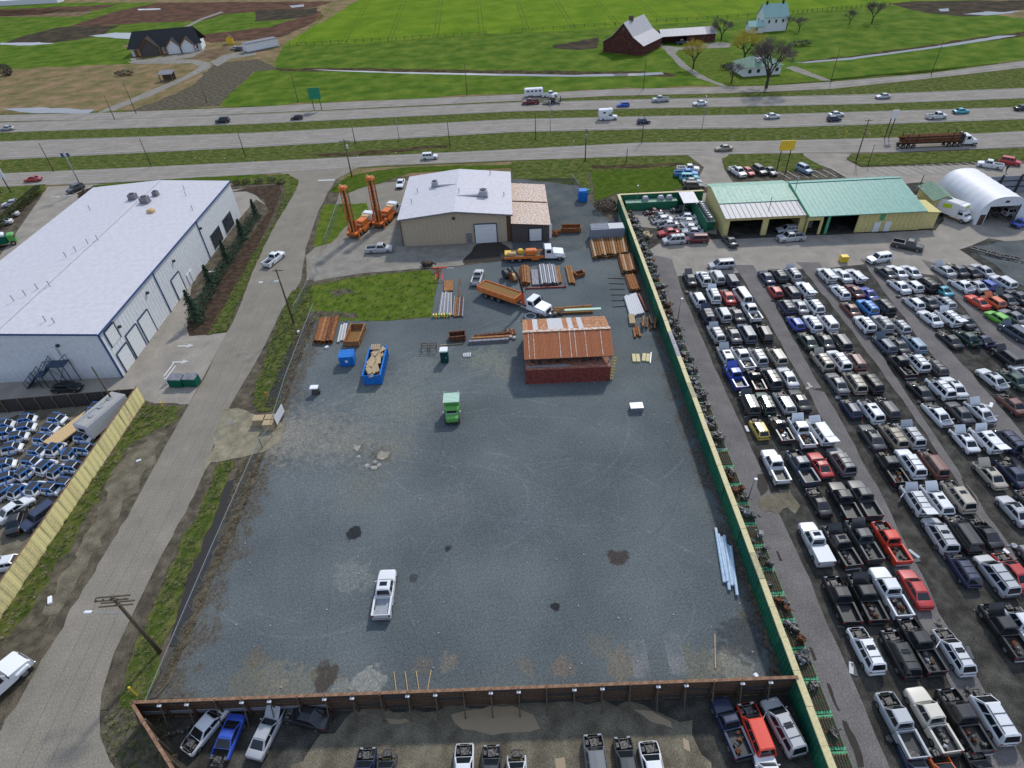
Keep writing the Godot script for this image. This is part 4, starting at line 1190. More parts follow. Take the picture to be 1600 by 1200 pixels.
func rusty_shed() -> void:
	# red container in front, a second one behind, and an open roof of rusty sheets standing on them
	var c := container("shipping_container","red shipping container under the front edge of the rusty roof",Vector3(6.95,0,-69.0),PI / 2,mats["container_red"],mats["container_top"])
	c.set_meta("group","shipping containers")
	var c2 := container("shipping_container","red shipping container under the back edge of the rusty roof",Vector3(6.95,0,-77.6),PI / 2,mats["container_red"],mats["container_top"])
	c2.set_meta("group","shipping containers")
	var o := thing("shed_roof","open gable roof of rusty metal sheets with some pale sheets","shed")
	var x0 := 0.75
	var x1 := 13.5
	var n := 17
	var pale := [2,5,6,7,9,11]
	var light := [0,3,4,8,10,14,15]
	for k in n:
		var a := lerpf(x0,x1,k / float(n))
		var b := lerpf(x0,x1,(k + 1) / float(n))
		var st := flat()
		slab(st,Vector3(b,5.6,-73.1),Vector3(b,4.15,-78.4),Vector3(a,4.15,-78.4),Vector3(a,5.6,-73.1),0.04)
		for q in 4:
			var xx := lerpf(a,b,q / 4.0)
			quad(st,Vector3(xx,5.61,-73.1),Vector3(xx,4.16,-78.4),Vector3(xx + 0.05,4.2,-78.4),Vector3(xx + 0.05,5.65,-73.1))
			quad(st,Vector3(xx + 0.05,5.65,-73.1),Vector3(xx + 0.05,4.2,-78.4),Vector3(xx + 0.1,4.16,-78.4),Vector3(xx + 0.1,5.61,-73.1))
		part(o,"roof_sheet",done(st),mats["pale_sheet"] if k in pale else mats["rust_roof_light"] if k in light or k > 11 else mats["rust_roof"])
		st = flat()
		var lift := 0.03 * (k % 2)
		slab(st,Vector3(a,5.6 + lift,-73.1),Vector3(a,3.95 + lift,-68.6),Vector3(b + 0.02,3.95 + lift,-68.6),Vector3(b + 0.02,5.6 + lift,-73.1),0.03)
		for q in 4:
			var xx := lerpf(a,b,q / 4.0)
			quad(st,Vector3(xx,5.61 + lift,-73.1),Vector3(xx + 0.05,5.65 + lift,-73.1),Vector3(xx + 0.05,4.0 + lift,-68.6),Vector3(xx,3.96 + lift,-68.6))
			quad(st,Vector3(xx + 0.05,5.65 + lift,-73.1),Vector3(xx + 0.1,5.61 + lift,-73.1),Vector3(xx + 0.1,3.96 + lift,-68.6),Vector3(xx + 0.05,4.0 + lift,-68.6))
		part(o,"roof_sheet",done(st),mats["rust_roof"])
		if k in [1,2,7,9,10,12,15]:
			st = flat()
			slab(st,Vector3(a - 0.05,5.68,-73.1),Vector3(a - 0.05,4.03,-68.6),Vector3(a + 0.05,4.03,-68.6),Vector3(a + 0.05,5.68,-73.1),0.02)
			part(o,"roof_lap",done(st),mats["rust_spotted"])
	var st := flat()
	box(st,Vector3((x0 + x1) / 2,5.66,-73.1),Vector3(x1 - x0 + 0.1,0.06,0.5))
	part(o,"ridge_cap",done(st),mats["rust_spotted"])
	for k in 7:
		var x := lerpf(x0 + 0.3,x1 - 0.3,k / 6.0)
		for z in [-69.6,-77.4]:
			st = flat()
			box(st,Vector3(x,3.3,z),Vector3(0.14,1.4,0.14))
			part(o,"post",done(st),mats["old_wood"])
		st = flat()
		tube(st,Vector3(x,5.4,-73.1),Vector3(x,3.75,-68.7),0.08,0.08,4)
		part(o,"rafter",done(st),mats["old_wood"])
		st = flat()
		tube(st,Vector3(x,5.4,-73.1),Vector3(x,3.95,-78.3),0.08,0.08,4)
		part(o,"rafter",done(st),mats["old_wood"])
	for z in [-68.75,-78.2]:
		st = flat()
		box(st,Vector3((x0 + x1) / 2,3.85,z),Vector3(x1 - x0,0.14,0.1))
		part(o,"eave_beam",done(st),mats["old_wood"])
	# bundles standing on the container, in the gap under the eave
	var r := RandomNumberGenerator.new()
	r.seed = 12
	for k in 8:
		var p := Vector3(1.6 + k * 1.5 + r.randf_range(-0.4,0.4),2.62,-69.4 + r.randf_range(-0.5,0.2))
		var q := flat()
		for m in 4:
			tube(q,Vector3(r.randf_range(-0.3,0.3),0.0,r.randf_range(-0.2,0.2)),Vector3(r.randf_range(-0.3,0.3),r.randf_range(0.5,0.9),r.randf_range(-0.2,0.2)),0.1,0.08,6)
		var t := part(self,numbered("dark_bundle"),done(q),mats["sign_dark"],p)
		tag(t,"dark bundle standing on the red container below the eave","bundle","bundles on the red container")
	for k in 3:
		var q := flat()
		box(q,Vector3(0,0.03 + 0.05 * k,0),Vector3(6.0 - k * 0.6,0.05,0.3),Basis(Vector3.UP,0.02 * k))
		var t := part(self,numbered("steel_sheet"),done(q),mats["galvanised"],Vector3(4.3,2.63,-68.5))
		tag(t,["pale steel strip lying on the front edge of the red container","middle pale steel strip of the three stacked on the red container","topmost pale steel strip stacked on the red container"][k],"steel strip","steel strips on the container")


func container(called: String,label: String,at: Vector3,turn: float,side: Material,top: Material) -> Node3D:
	# 12.2 m box with corrugated sides, long axis along local z
	var o := thing(called,label,"container",at,turn)
	var st := flat()
	var w := 1.22
	var l := 6.1
	var h := 2.59
	for s in [-1.0,1.0]:
		var z := -l + 0.15
		while z < l - 0.15:
			var p := 0.14
			var a: float = s * w
			var b: float = s * (w - 0.035)
			var q := [[z,a],[z + p * 0.5,a],[z + p * 0.75,b],[z + p * 1.25,b],[z + p * 1.5,a]]
			for k in 4:
				var v0 := Vector3(q[k][1],0.15,q[k][0])
				var v1 := Vector3(q[k + 1][1],0.15,q[k + 1][0])
				var u := Vector3(0,h - 0.27,0)
				if s > 0:
					quad(st,v1,v0,v0 + u,v1 + u)
				else:
					quad(st,v0,v1,v1 + u,v0 + u)
			z += p * 1.5
	part(o,"side_panel",done(st),side)
	st = flat()
	box(st,Vector3(0,h - 0.03,0),Vector3(2 * w - 0.1,0.06,2 * l - 0.1))
	var k2 := -l + 0.3
	while k2 < l - 0.2:
		box(st,Vector3(0,h + 0.005,k2),Vector3(2 * w - 0.3,0.03,0.12))
		k2 += 0.3
	part(o,"top",done(st),top)
	st = flat()
	for sx in [-1.0,1.0]:
		box(st,Vector3(sx * (w - 0.03),0.08,0),Vector3(0.1,0.16,2 * l))
		box(st,Vector3(sx * (w - 0.03),h - 0.05,0),Vector3(0.1,0.12,2 * l))
		for sz in [-1.0,1.0]:
			box(st,Vector3(sx * (w - 0.05),h / 2,sz * (l - 0.05)),Vector3(0.14,h + 0.02,0.14))
	part(o,"frame",done(st),side)
	st = flat()
	box(st,Vector3(0,h / 2,-l + 0.04),Vector3(2 * w - 0.2,h - 0.2,0.06))
	part(o,"end_wall",done(st),side)
	for s in [-1,1]:
		st = flat()
		box(st,Vector3(s * 0.57,h / 2,l - 0.03),Vector3(1.1,h - 0.25,0.06))
		for b in [0.25,-0.25]:
			tube(st,Vector3(s * 0.57 + b,0.15,l + 0.03),Vector3(s * 0.57 + b,h - 0.15,l + 0.03),0.025,0.025,6)
		part(o,"door",done(st),side)
	return o


func green_shop() -> void:
	var o := thing("repair_shop","yellow repair shop with two open bays and pale green roof","shop")
	# west wing: open bays to the south
	var x0 := 41.3
	var x1 := 57.0
	var zf := -110.4
	var zb := -124.0
	var st := flat()
	box(st,Vector3(x0 + 0.1,2.1,(zf + zb) / 2),Vector3(0.2,4.2,zf - zb))
	part(o,"side_wall",done(st),mats["yellow_wall"])
	st = flat()
	prism(st,[Vector2(-zf,4.2),Vector2(-zb,4.2),Vector2(-zb,5.0),Vector2(121.0,5.6)],-0.1,0.1)
	var gm := part(o,"gable",done(st),mats["yellow_wall"])
	gm.transform = Transform3D(Basis(Vector3(0,0,-1),Vector3(0,1,0),Vector3(1,0,0)),Vector3(x0 + 0.1,0,0))
	wall_box(o,"back_wall",mats["yellow_wall"],Vector3((x0 + x1) / 2,2.1,zb + 0.1),Vector3(x1 - x0,4.2,0.2))
	wall_box(o,"inner_wall",mats["inner_wall"],Vector3((x0 + x1) / 2,2.1,-119.5),Vector3(x1 - x0 - 0.5,4.2,0.2))
	wall_box(o,"bay_header",mats["yellow_wall"],Vector3((x0 + x1) / 2,3.72,zf),Vector3(x1 - x0,0.75,0.3))
	for p in [[41.75,1.0],[49.3,1.1],[56.5,1.1]]:
		wall_box(o,"bay_pier",mats["yellow_wall"],Vector3(p[0],1.67,zf),Vector3(p[1],3.34,0.4))
	var zr := -121.0
	var wm := 115.0
	# lower half of the slope is clear grey sheeting, the upper half pale green
	var e0 := 4.15
	var ridge := 5.7
	var mid := lerpf(e0,ridge,0.47)
	var zmid := lerpf(-109.6,zr,0.47)
	var n := 16
	for k in n:
		var a := lerpf(x0 - 0.3,x1 + 0.1,k / float(n))
		var b := lerpf(x0 - 0.3,x1 + 0.1,(k + 1) / float(n)) - 0.02
		st = flat()
		slab(st,Vector3(a,mid,zmid),Vector3(a,e0,-109.6),Vector3(b,e0,-109.6),Vector3(b,mid,zmid),0.06)
		quad(st,Vector3(a,mid + 0.005,zmid),Vector3(a + 0.06,mid + 0.06,zmid),Vector3(a + 0.06,e0 + 0.06,-109.6),Vector3(a,e0 + 0.005,-109.6))
		quad(st,Vector3(a + 0.06,mid + 0.06,zmid),Vector3(a + 0.12,mid + 0.005,zmid),Vector3(a + 0.12,e0 + 0.005,-109.6),Vector3(a + 0.06,e0 + 0.06,-109.6))
		part(o,"clear_roof_sheet",done(st),mats["clear_sheet"])
	roof_slope(o,"roof",mats["pale_green_roof"],Vector3(x0 - 0.3,mid + 0.12,zmid + 0.25),Vector3(x1 + 0.1,mid + 0.12,zmid + 0.25),Vector3(x1 + 0.1,ridge + 0.1,zr),Vector3(x0 - 0.3,ridge + 0.1,zr),0.9,0.015,0.07)
	roof_slope(o,"roof",mats["pale_green_roof"],Vector3(x0 - 0.3,5.0,-124.6),Vector3(x1 + 0.1,5.0,-124.6),Vector3(x1 + 0.1,ridge + 0.1,zr),Vector3(x0 - 0.3,ridge + 0.1,zr),0.9,0.015,0.07)
	pipe_vent(o,Vector3(50.8,4.7,-113.5),1.6,0.08)
	# east wing: higher, all green
	var w := thing("sales_hall","long yellow hall with big green metal roof and dark doorway","hall")
	var a0 := 57.1
	var a1 := 78.6
	var rh := 6.1
	wall_box(w,"front_wall",mats["yellow_wall"],Vector3(73.2,2.1,-109.6),Vector3(12.6,4.2,0.25))
	for k in 14:
		wall_box(w,"cladding_rib",mats["yellow_wall"],Vector3(67.3 + k * 0.9,2.1,-109.46),Vector3(0.1,4.1,0.06))
	wall_box(w,"front_wall",mats["yellow_wall"],Vector3(58.6,3.6,-109.6),Vector3(3.0,1.2,0.25))
	wall_box(w,"front_wall",mats["yellow_wall"],Vector3(59.9,1.5,-109.6),Vector3(0.5,3.0,0.25))
	wall_box(w,"door_post",mats["rack_green"],Vector3(61.2,2.1,-109.6),Vector3(0.5,4.2,0.3))
	wall_box(w,"inner_wall",mats["inner_wall"],Vector3(67.5,2.1,-119.5),Vector3(21.0,4.2,0.2))
	wall_box(w,"inner_wall",mats["inner_wall"],Vector3(58.7,1.5,-112.5),Vector3(2.0,3.0,0.2))
	wall_box(w,"back_wall",mats["yellow_wall"],Vector3(68,2.5,-123.4),Vector3(21.4,5.0,0.2))
	for x in [a0 + 0.2,a1 - 0.1]:
		st = flat()
		box(st,Vector3(x,2.1,-116.5),Vector3(0.2,4.2,13.7))
		part(w,"side_wall",done(st),mats["yellow_wall"])
		st = flat()
		prism(st,[Vector2(109.7,4.2),Vector2(123.3,4.2),Vector2(123.3,5.1),Vector2(120.5,rh - 0.1)],-0.1,0.1)
		var g2 := part(w,"gable",done(st),mats["yellow_wall"])
		g2.transform = Transform3D(Basis(Vector3(0,0,-1),Vector3(0,1,0),Vector3(1,0,0)),Vector3(x,0,0))
	for s in [[-108.7,4.2],[-124.0,5.0]]:
		roof_slope(w,"roof",mats["green_roof"],Vector3(a0 - 0.3,s[1],s[0]),Vector3(a1 + 0.7,s[1],s[0]),Vector3(a1 + 0.7,rh,-120.5),Vector3(a0 - 0.3,rh,-120.5),0.9,0.015,0.07)
	st = flat()
	box(st,Vector3((a0 + a1) / 2 + 0.2,rh + 0.05,-120.5),Vector3(a1 - a0 + 1.0,0.08,0.6))
	part(w,"ridge_cap",done(st),mats["green_roof"])
	wall_box(w,"verge_trim",mats["rack_green"],Vector3(a0 - 0.32,5.1,-114.6),Vector3(0.1,0.4,12.0)).rotation.x = 0.16
	for x in [73.0,70.9]:
		wall_box(w,"white_door",mats["white_door"],Vector3(x,1.05,-109.4),Vector3(1.2,2.0,0.12))
	wall_box(w,"door",mats["rack_green"],Vector3(71.5,3.0,-109.42),Vector3(0.9,1.2,0.1))
	pipe_vent(w,Vector3(57.9,5.9,-119.5),1.8,0.08)
	# lower yellow bay at the east end
	var b := thing("shop_annex","small yellow annex at the east end of the green roofed hall","annex")
	wall_box(b,"front_wall",mats["yellow_wall"],Vector3(80.6,1.7,-109.8),Vector3(3.6,3.4,0.2))
	wall_box(b,"side_wall",mats["yellow_wall"],Vector3(82.3,1.7,-112.5),Vector3(0.2,3.4,5.2))
	st = flat()
	slab(st,Vector3(78.8,3.75,-115.2),Vector3(78.8,3.75,-109.5),Vector3(82.6,3.45,-109.5),Vector3(82.6,3.45,-115.2),0.1)
	part(b,"roof",done(st),mats["yellow_wall"])
	# yellow hut
	var h := thing("yellow_hut","small yellow hut with dark gable roof and open doorway","hut",Vector3(87.2,0,-119.0),-0.12)
	for s in [-1.9,1.9]:
		wall_box(h,"wall",mats["yellow_wall"],Vector3(s,1.5,0),Vector3(0.18,3.0,7.0))
	wall_box(h,"wall",mats["yellow_wall"],Vector3(0,1.5,-3.5),Vector3(3.8,3.0,0.18))
	for s in [-1.55,1.55]:
		wall_box(h,"wall",mats["yellow_wall"],Vector3(s,1.5,3.5),Vector3(0.55,3.0,0.18))
	st = flat()
	prism(st,[Vector2(-2.0,2.5),Vector2(2.0,2.5),Vector2(2.0,3.0),Vector2(0,3.9),Vector2(-2.0,3.0)],3.4,3.6)
	part(h,"gable",done(st),mats["yellow_wall"])
	for s in [-1,1]:
		st = flat()
		slab(st,Vector3(0,4.05,3.9),Vector3(s * 2.35,2.95,3.9),Vector3(s * 2.35,2.95,-3.9),Vector3(0,4.05,-3.9),0.1)
		part(h,"roof",done(st),mats["shingle_green"])
	wall_box(h,"back_panel",mats["inner_wall"],Vector3(0,1.5,-2.5),Vector3(3.4,2.9,0.1))
	# lean-to roof at the fenced lot with washing machines on the shelf below
	var q := thing("shelf_roof","pale corner canopy over the green shelf beside the shop","canopy",Vector3(37.2,0,-122.6))
	part(q,"roof",box_mesh(Vector3(3.2,0.1,5.0)),mats["white_roof"],Vector3(0,3.1,0),Vector3(0.05,0,0))
	for s in [-1.4,1.4]:
		part(q,"post",box_mesh(Vector3(0.15,3.0,0.15)),mats["rack_green"],Vector3(s,1.5,2.2))


func hoop_shed() -> void:
	var o := thing("fabric_shed","white fabric arch shed with open front and dark heap inside","shed",Vector3(95.3,0,0))
	var zf := -110.4
	var zb := -124.8
	var prof := []
	for k in 21:
		var t := PI * k / 20.0
		var c := cos(t)
		var s := sin(t)
		prof.append(Vector2(-signf(c) * pow(absf(c),0.75) * 4.75,pow(s,0.72) * 5.6))
	var st := smooth()
	var bays := 7
	for b in bays:
		for m in 4:
			var u0 := (b + m / 4.0) / bays
			var u1 := (b + (m + 1) / 4.0) / bays
			var d0 := 1.0 - 0.012 * sin(PI * m / 4.0)
			var d1 := 1.0 - 0.012 * sin(PI * (m + 1) / 4.0)
			for k in 20:
				var a: Vector2 = prof[k]
				var c: Vector2 = prof[k + 1]
				quad(st,Vector3(a.x * d0,a.y * d0,lerpf(zf,zb,u0)),Vector3(a.x * d1,a.y * d1,lerpf(zf,zb,u1)),Vector3(c.x * d1,c.y * d1,lerpf(zf,zb,u1)),Vector3(c.x * d0,c.y * d0,lerpf(zf,zb,u0)))
	part(o,"cover",done(st),mats["fabric_white"])
	st = flat()
	var poly := []
	for p in prof:
		poly.append(p)
	prism(st,poly,zb,zb + 0.1)
	part(o,"back_wall",done(st),mats["fabric_white"])
	# front wall with the opening cut out: left, right and top pieces
	var front := PackedVector2Array(poly)
	var hole := PackedVector2Array([Vector2(-2.9,-1),Vector2(2.7,-1),Vector2(2.7,3.7),Vector2(-2.9,3.7)])
	for piece in Geometry2D.clip_polygons(front,hole):
		st = flat()
		prism(st,Array(piece),zf,zf + 0.12)
		part(o,"front_wall",done(st),mats["white_wall"])
	part(o,"side_door",box_mesh(Vector3(1.0,2.1,0.1)),mats["fence_brown"],Vector3(-3.6,1.05,zf + 0.16))
	part(o,"vent",box_mesh(Vector3(0.7,0.4,0.1)),mats["sign_dark"],Vector3(-0.1,4.6,zf + 0.16))
	part(o,"roller_rail",box_mesh(Vector3(0.15,3.9,0.2)),mats["sign_dark"],Vector3(2.75,1.95,zf + 0.2))
	# heap of parts inside
	var r := RandomNumberGenerator.new()
	r.seed = 5
	for k in 16:
		var t := scrap_lump(Vector3(95.2 + r.randf_range(-2.2,2.2),r.randf_range(0,1.2),zf - 1.5 - r.randf_range(0,3.0)),0.8,r)
		tag(t,"dark lump of scrap in the heap inside the white fabric shed","scrap","scrap heap inside the fabric shed")


var lump_meshes := []


func lump_mesh(k: int) -> ArrayMesh:
	# an engine-like knot of castings, pulleys and pipes, about one metre
	if lump_meshes.is_empty():
		var r := RandomNumberGenerator.new()
		for i in 7:
			r.seed = 200 + i
			var st := flat()
			box(st,Vector3(0,0.3,0),Vector3(0.5,0.45,0.6),Basis(Vector3.UP,r.randf_range(0,3)))
			box(st,Vector3(r.randf_range(-0.15,0.15),0.52,0),Vector3(0.35,0.2,0.5),Basis(Vector3(0,0,1),r.randf_range(-0.5,0.5)))
			for q in 6:
				var p := Vector3(r.randf_range(-0.4,0.4),r.randf_range(0.1,0.55),r.randf_range(-0.4,0.4))
				tube(st,p,p + Vector3(r.randf_range(-0.4,0.4),r.randf_range(-0.1,0.25),r.randf_range(-0.4,0.4)),r.randf_range(0.03,0.11),r.randf_range(0.03,0.1),6)
			for q in 3:
				box(st,Vector3(r.randf_range(-0.35,0.35),r.randf_range(0.1,0.5),r.randf_range(-0.35,0.35)),Vector3(r.randf_range(0.1,0.3),r.randf_range(0.1,0.3),r.randf_range(0.1,0.3)),Basis(Vector3(r.randf(),r.randf(),r.randf()).normalized(),r.randf_range(0,3)))
			lump_meshes.append(done(st))
	return lump_meshes[k % lump_meshes.size()]


func scrap_lump(at: Vector3,size: float,r: RandomNumberGenerator,called := "scrap_part",mat: Material = null) -> MeshInstance3D:
	var t := part(self,numbered(called),lump_mesh(r.randi() % 7),mat if mat else mats["engine_metal"],at,Vector3(r.randf_range(-0.2,0.2),r.randf_range(0,TAU),r.randf_range(-0.2,0.2)))
	t.scale = Vector3.ONE * size
	return t


# ---------------------------------------------------------------- farm

func house(called: String,label: String,at: Vector3,turn: float,w: float,l: float,e: float,ridge: float,wall: Material,roof: Material,over := 0.4) -> Node3D:
	# gable house: ridge along local z, width w across x
	var o := thing(called,label,"house",at,turn)
	var st := flat()
	prism(st,[Vector2(-w / 2,0),Vector2(w / 2,0),Vector2(w / 2,e),Vector2(0,ridge - 0.08),Vector2(-w / 2,e)],-l / 2,l / 2)
	part(o,"walls",done(st),wall)
	var dx := w / 2 + over
	var drop := over * (ridge - e) / (w / 2)
	for s in [-1,1]:
		roof_slope(o,"roof",roof,Vector3(s * dx,e - drop + 0.1,-l / 2 - over),Vector3(s * dx,e - drop + 0.1,l / 2 + over),Vector3(0,ridge + 0.1,l / 2 + over),Vector3(0,ridge + 0.1,-l / 2 - over))
	return o


func window_on(o: Node3D,c: Vector3,s: Vector2,across_x: bool) -> void:
	var f := part(o,"window",box_mesh(Vector3(s.x,s.y,0.1) if across_x else Vector3(0.1,s.y,s.x)),mats["white_door"],c)
	part(f,"pane",box_mesh(Vector3(s.x - 0.2,s.y - 0.2,0.14) if across_x else Vector3(0.14,s.y - 0.2,s.x - 0.2)),mats["window_glass"])


func farm() -> void:
	# red barn with flared pale roof; gable to the south-east
	var b := thing("barn","old red barn with pale flared metal roof and cupola","barn",Vector3(45.87,0,-266.2),-0.62)
	var out := [Vector2(-8.5,0),Vector2(8.5,0),Vector2(8.5,3.6),Vector2(4.5,6.0),Vector2(0,10.6),Vector2(-4.5,6.0),Vector2(-8.5,3.6)]
	var st := flat()
	prism(st,out,-17.0,0.0)
	part(b,"walls",done(st),mats["barn_red"])
	for k in 17:
		var x := -8.0 + k
		var h: float = lerpf(10.4,3.5,absf(x) / 8.5) - (1.2 if absf(x) > 2 else 0.3)
		part(b,"board",box_mesh(Vector3(0.85,maxf(h,3.2),0.08)),mats["barn_red"],Vector3(x,maxf(h,3.2) / 2,0.05 + 0.02 * (k % 2)))
	for s in [-1,1]:
		roof_slope(b,"roof",mats["barn_roof"],Vector3(s * 9.2,3.45,-17.6),Vector3(s * 9.2,3.45,0.6),Vector3(s * 4.5,6.15,0.6),Vector3(s * 4.5,6.15,-17.6))
		roof_slope(b,"roof",mats["barn_roof"],Vector3(s * 4.5,6.15,-17.6),Vector3(s * 4.5,6.15,0.6),Vector3(0,10.8,0.6),Vector3(0,10.8,-17.6))
	part(b,"cupola",box_mesh(Vector3(1.4,1.8,1.4)),mats["old_wood"],Vector3(0,11.2,-6.0))
	part(b,"hay_door",box_mesh(Vector3(0.9,1.3,0.1)),mats["old_wood"],Vector3(0,8.4,0.12))
	# long low shed
	var l := thing("machine_shed","long low red shed with grey metal roof beside the barn","shed",Vector3(74.78,0,-278.9),0.05)
	st = flat()
	prism(st,[Vector2(-11,0),Vector2(11,0),Vector2(11,3.0),Vector2(-11,3.0)],-7.0,-6.8)
	part(l,"back_wall",done(st),mats["barn_red"])
	for s in [-11.0,11.0]:
		part(l,"end_wall",box_mesh(Vector3(0.2,3.0,6.6)),mats["barn_red"],Vector3(s,1.5,-3.4))
	part(l,"front_wall",box_mesh(Vector3(11.5,2.8,0.2)),mats["barn_red"],Vector3(5.2,1.4,-0.2))
	part(l,"inner_wall",box_mesh(Vector3(11.0,2.8,0.2)),mats["barn_red"],Vector3(-5.5,1.4,-5.0))
	roof_slope(l,"roof",mats["barn_roof"],Vector3(-11.5,2.9,0.5),Vector3(7.2,2.9,0.5),Vector3(7.2,4.9,-3.5),Vector3(-11.5,4.9,-3.5))
	roof_slope(l,"roof",mats["steel_grey"],Vector3(7.2,2.9,0.5),Vector3(11.5,2.9,0.5),Vector3(11.5,4.9,-3.5),Vector3(7.2,4.9,-3.5))
	roof_slope(l,"roof",mats["barn_roof"],Vector3(-11.5,2.9,-7.5),Vector3(11.5,2.9,-7.5),Vector3(11.5,4.9,-3.5),Vector3(-11.5,4.9,-3.5))
	# white farmhouse with teal roof
	var f := house("farmhouse","tall white farmhouse with pale teal gable roof behind bare trees",Vector3(113.96,0,-296.1),PI / 2 + 0.1,8.0,10.0,5.5,9.6,mats["white_wall"],mats["teal_roof"])
	for z in [-3.0,0.0,3.0]:
		window_on(f,Vector3(-4.05,3.8,z),Vector2(1.0,1.4),false)
	for x in [-1.6,1.6]:
		window_on(f,Vector3(x,3.6,-5.05),Vector2(0.9,1.6),true)
		window_on(f,Vector3(x,1.4,-5.05),Vector2(0.9,1.6),true)
	for z in [-3.5,3.5]:
		part(f,"chimney",box_mesh(Vector3(0.7,1.4,0.7)),mats["dark_wall"],Vector3(0,10.0,z))
	var w := house("house_wing","low wing with pale teal roof beside the tall farmhouse",Vector3(106.04,0,-292.7),PI / 2,5.0,6.0,2.6,4.2,mats["white_wall"],mats["teal_roof"])
	window_on(w,Vector3(-2.55,1.5,0),Vector2(1.2,1.2),false)
	# white cottage with low green hip roof
	var c := thing("cottage","low white cottage with mossy green hip roof near highway","cottage",Vector3(86.92,0,-224.9),0.1)
	part(c,"walls",box_mesh(Vector3(13,2.9,9)),mats["white_wall"],Vector3(0,1.45,-4.5))
	st = flat()
	var e := [Vector3(-7.2,2.9,0.6),Vector3(7.2,2.9,0.6),Vector3(7.2,2.9,-9.6),Vector3(-7.2,2.9,-9.6)]
	var p0 := Vector3(-3,5.3,-4.5)
	var p1 := Vector3(3,5.3,-4.5)
	quad(st,e[0],p0,p1,e[1])
	quad(st,e[2],p1,p0,e[3])
	tri(st,e[1],p1,e[2])
	tri(st,e[3],p0,e[0])
	part(c,"roof",done(st),mats["shingle_green"])
	for x in [-4.5,-1.5,2.0,5.0]:
		window_on(c,Vector3(x,1.6,0.06),Vector2(1.3,1.3),true)
	part(c,"dormer",box_mesh(Vector3(1.6,0.9,1.8)),mats["white_wall"],Vector3(-1.0,4.6,-2.2))
	# new house under construction, dark roof and timber gables
	var h := thing("new_house","large house under construction with black roof and timber gables","house",Vector3(-153,0,-310.7),0.22)
	part(h,"walls",box_mesh(Vector3(30,3.2,10)),mats["white_wall"],Vector3(0,1.6,-6))
	for s in [[0.6,1],[-12.6,-1]]:
		roof_slope(h,"roof",mats["shingle_dark"],Vector3(-16,3.2,s[0]),Vector3(16,3.2,s[0]),Vector3(13,9.0,-6),Vector3(-13,9.0,-6))
	for gx in [-6.5,3.5,9.5]:
		var gw := 4.2 if gx < 0 else 3.0
		st = flat()
		prism(st,[Vector2(gx - gw,0),Vector2(gx + gw,0),Vector2(gx + gw,3.0),Vector2(gx,3.0 + gw * 0.95),Vector2(gx - gw,3.0)],-5.0,1.6)
		part(h,"gable_wall",done(st),mats["grey_siding"] if gx < 0 else mats["white_wall"])
		for s in [-1,1]:
			roof_slope(h,"gable_roof",mats["shingle_dark"],Vector3(gx + s * (gw + 0.4),2.75,-6),Vector3(gx + s * (gw + 0.4),2.75,2.2),Vector3(gx,3.2 + gw * 0.95,2.2),Vector3(gx,3.2 + gw * 0.95,-6))
			st = flat()
			tube(st,Vector3(gx + s * gw,2.9,2.0),Vector3(gx,3.0 + gw * 0.95,2.0),0.22,0.22,4)
			part(h,"gable_timber",done(st),mats["timber_orange"])
		part(h,"porch_post",box_mesh(Vector3(0.4,3,0.4)),mats["timber_orange"],Vector3(gx - gw,1.5,2.0))
		part(h,"porch_post",box_mesh(Vector3(0.4,3,0.4)),mats["timber_orange"],Vector3(gx + gw,1.5,2.0))
	for x in [-13.0,-11.0]:
		part(h,"garage_door",box_mesh(Vector3(1.6,2.6,0.2)),mats["timber_orange"],Vector3(x,1.3,-0.95))
	for x in [-0.5,0.6,12.0,13.2]:
		window_on(h,Vector3(x,1.7,-0.95),Vector2(0.8,2.0),true)
	ground("house_slab","concrete_apron",0.08,[-167.6,-304.1,-164.6,-305.8,-160,-300.1,-141.93,-310.7,-140.39,-320.7,-136.96,-314.7,-137.79,-300,-152.1,-293.7,-161.4,-295.7])
	var t := thing("site_trailer","long white site trailer on the building plot","trailer",Vector3(-108.47,0,-308.2),0.75)
	part(t,"body",box_mesh(Vector3(15,3.0,4.2)),mats["white_wall"],Vector3(0,2.0,-2))
	part(t,"roof",box_mesh(Vector3(15.3,0.2,4.6)),mats["steel_grey"],Vector3(0,3.6,-2))
	part(t,"skirt",box_mesh(Vector3(15,0.5,4.0)),mats["steel_grey"],Vector3(0,0.25,-2))
	var v := thing("wood_shelter","small open shelter with grey roof in the weedy plot","shelter",Vector3(-131.63,0,-258.7),0.1)
	part(v,"roof",box_mesh(Vector3(5.4,0.2,4.4)),mats["steel_grey"],Vector3(0,2.9,-2),Vector3(0.15,0,0))
	for q in [[-2.3,-0.2],[2.3,-0.2],[-2.3,-3.8],[2.3,-3.8]]:
		part(v,"post",box_mesh(Vector3(0.25,2.8,0.25)),mats["old_wood"],Vector3(q[0],1.4,q[1]))
	part(v,"back_wall",box_mesh(Vector3(4.6,2.5,0.15)),mats["old_wood"],Vector3(0,1.3,-3.8))
	var y := house("yellow_shed","tiny yellow shed beside the site trailer",Vector3(-129.67,0,-326.4),0.3,3.0,3.0,2.6,3.8,mats["sign_yellow"],mats["old_wood"],0.2)
	y.set_meta("category","shed")
	var gh := thing("greenhouse_sheet","long white tunnel greenhouse at the field's far edge","greenhouse",Vector3(-332,0,-500.9))
	part(gh,"cover",box_mesh(Vector3(70,3,8)),mats["fabric_white"],Vector3(-10,1.5,0))

# ---------------------------------------------------------------- fences

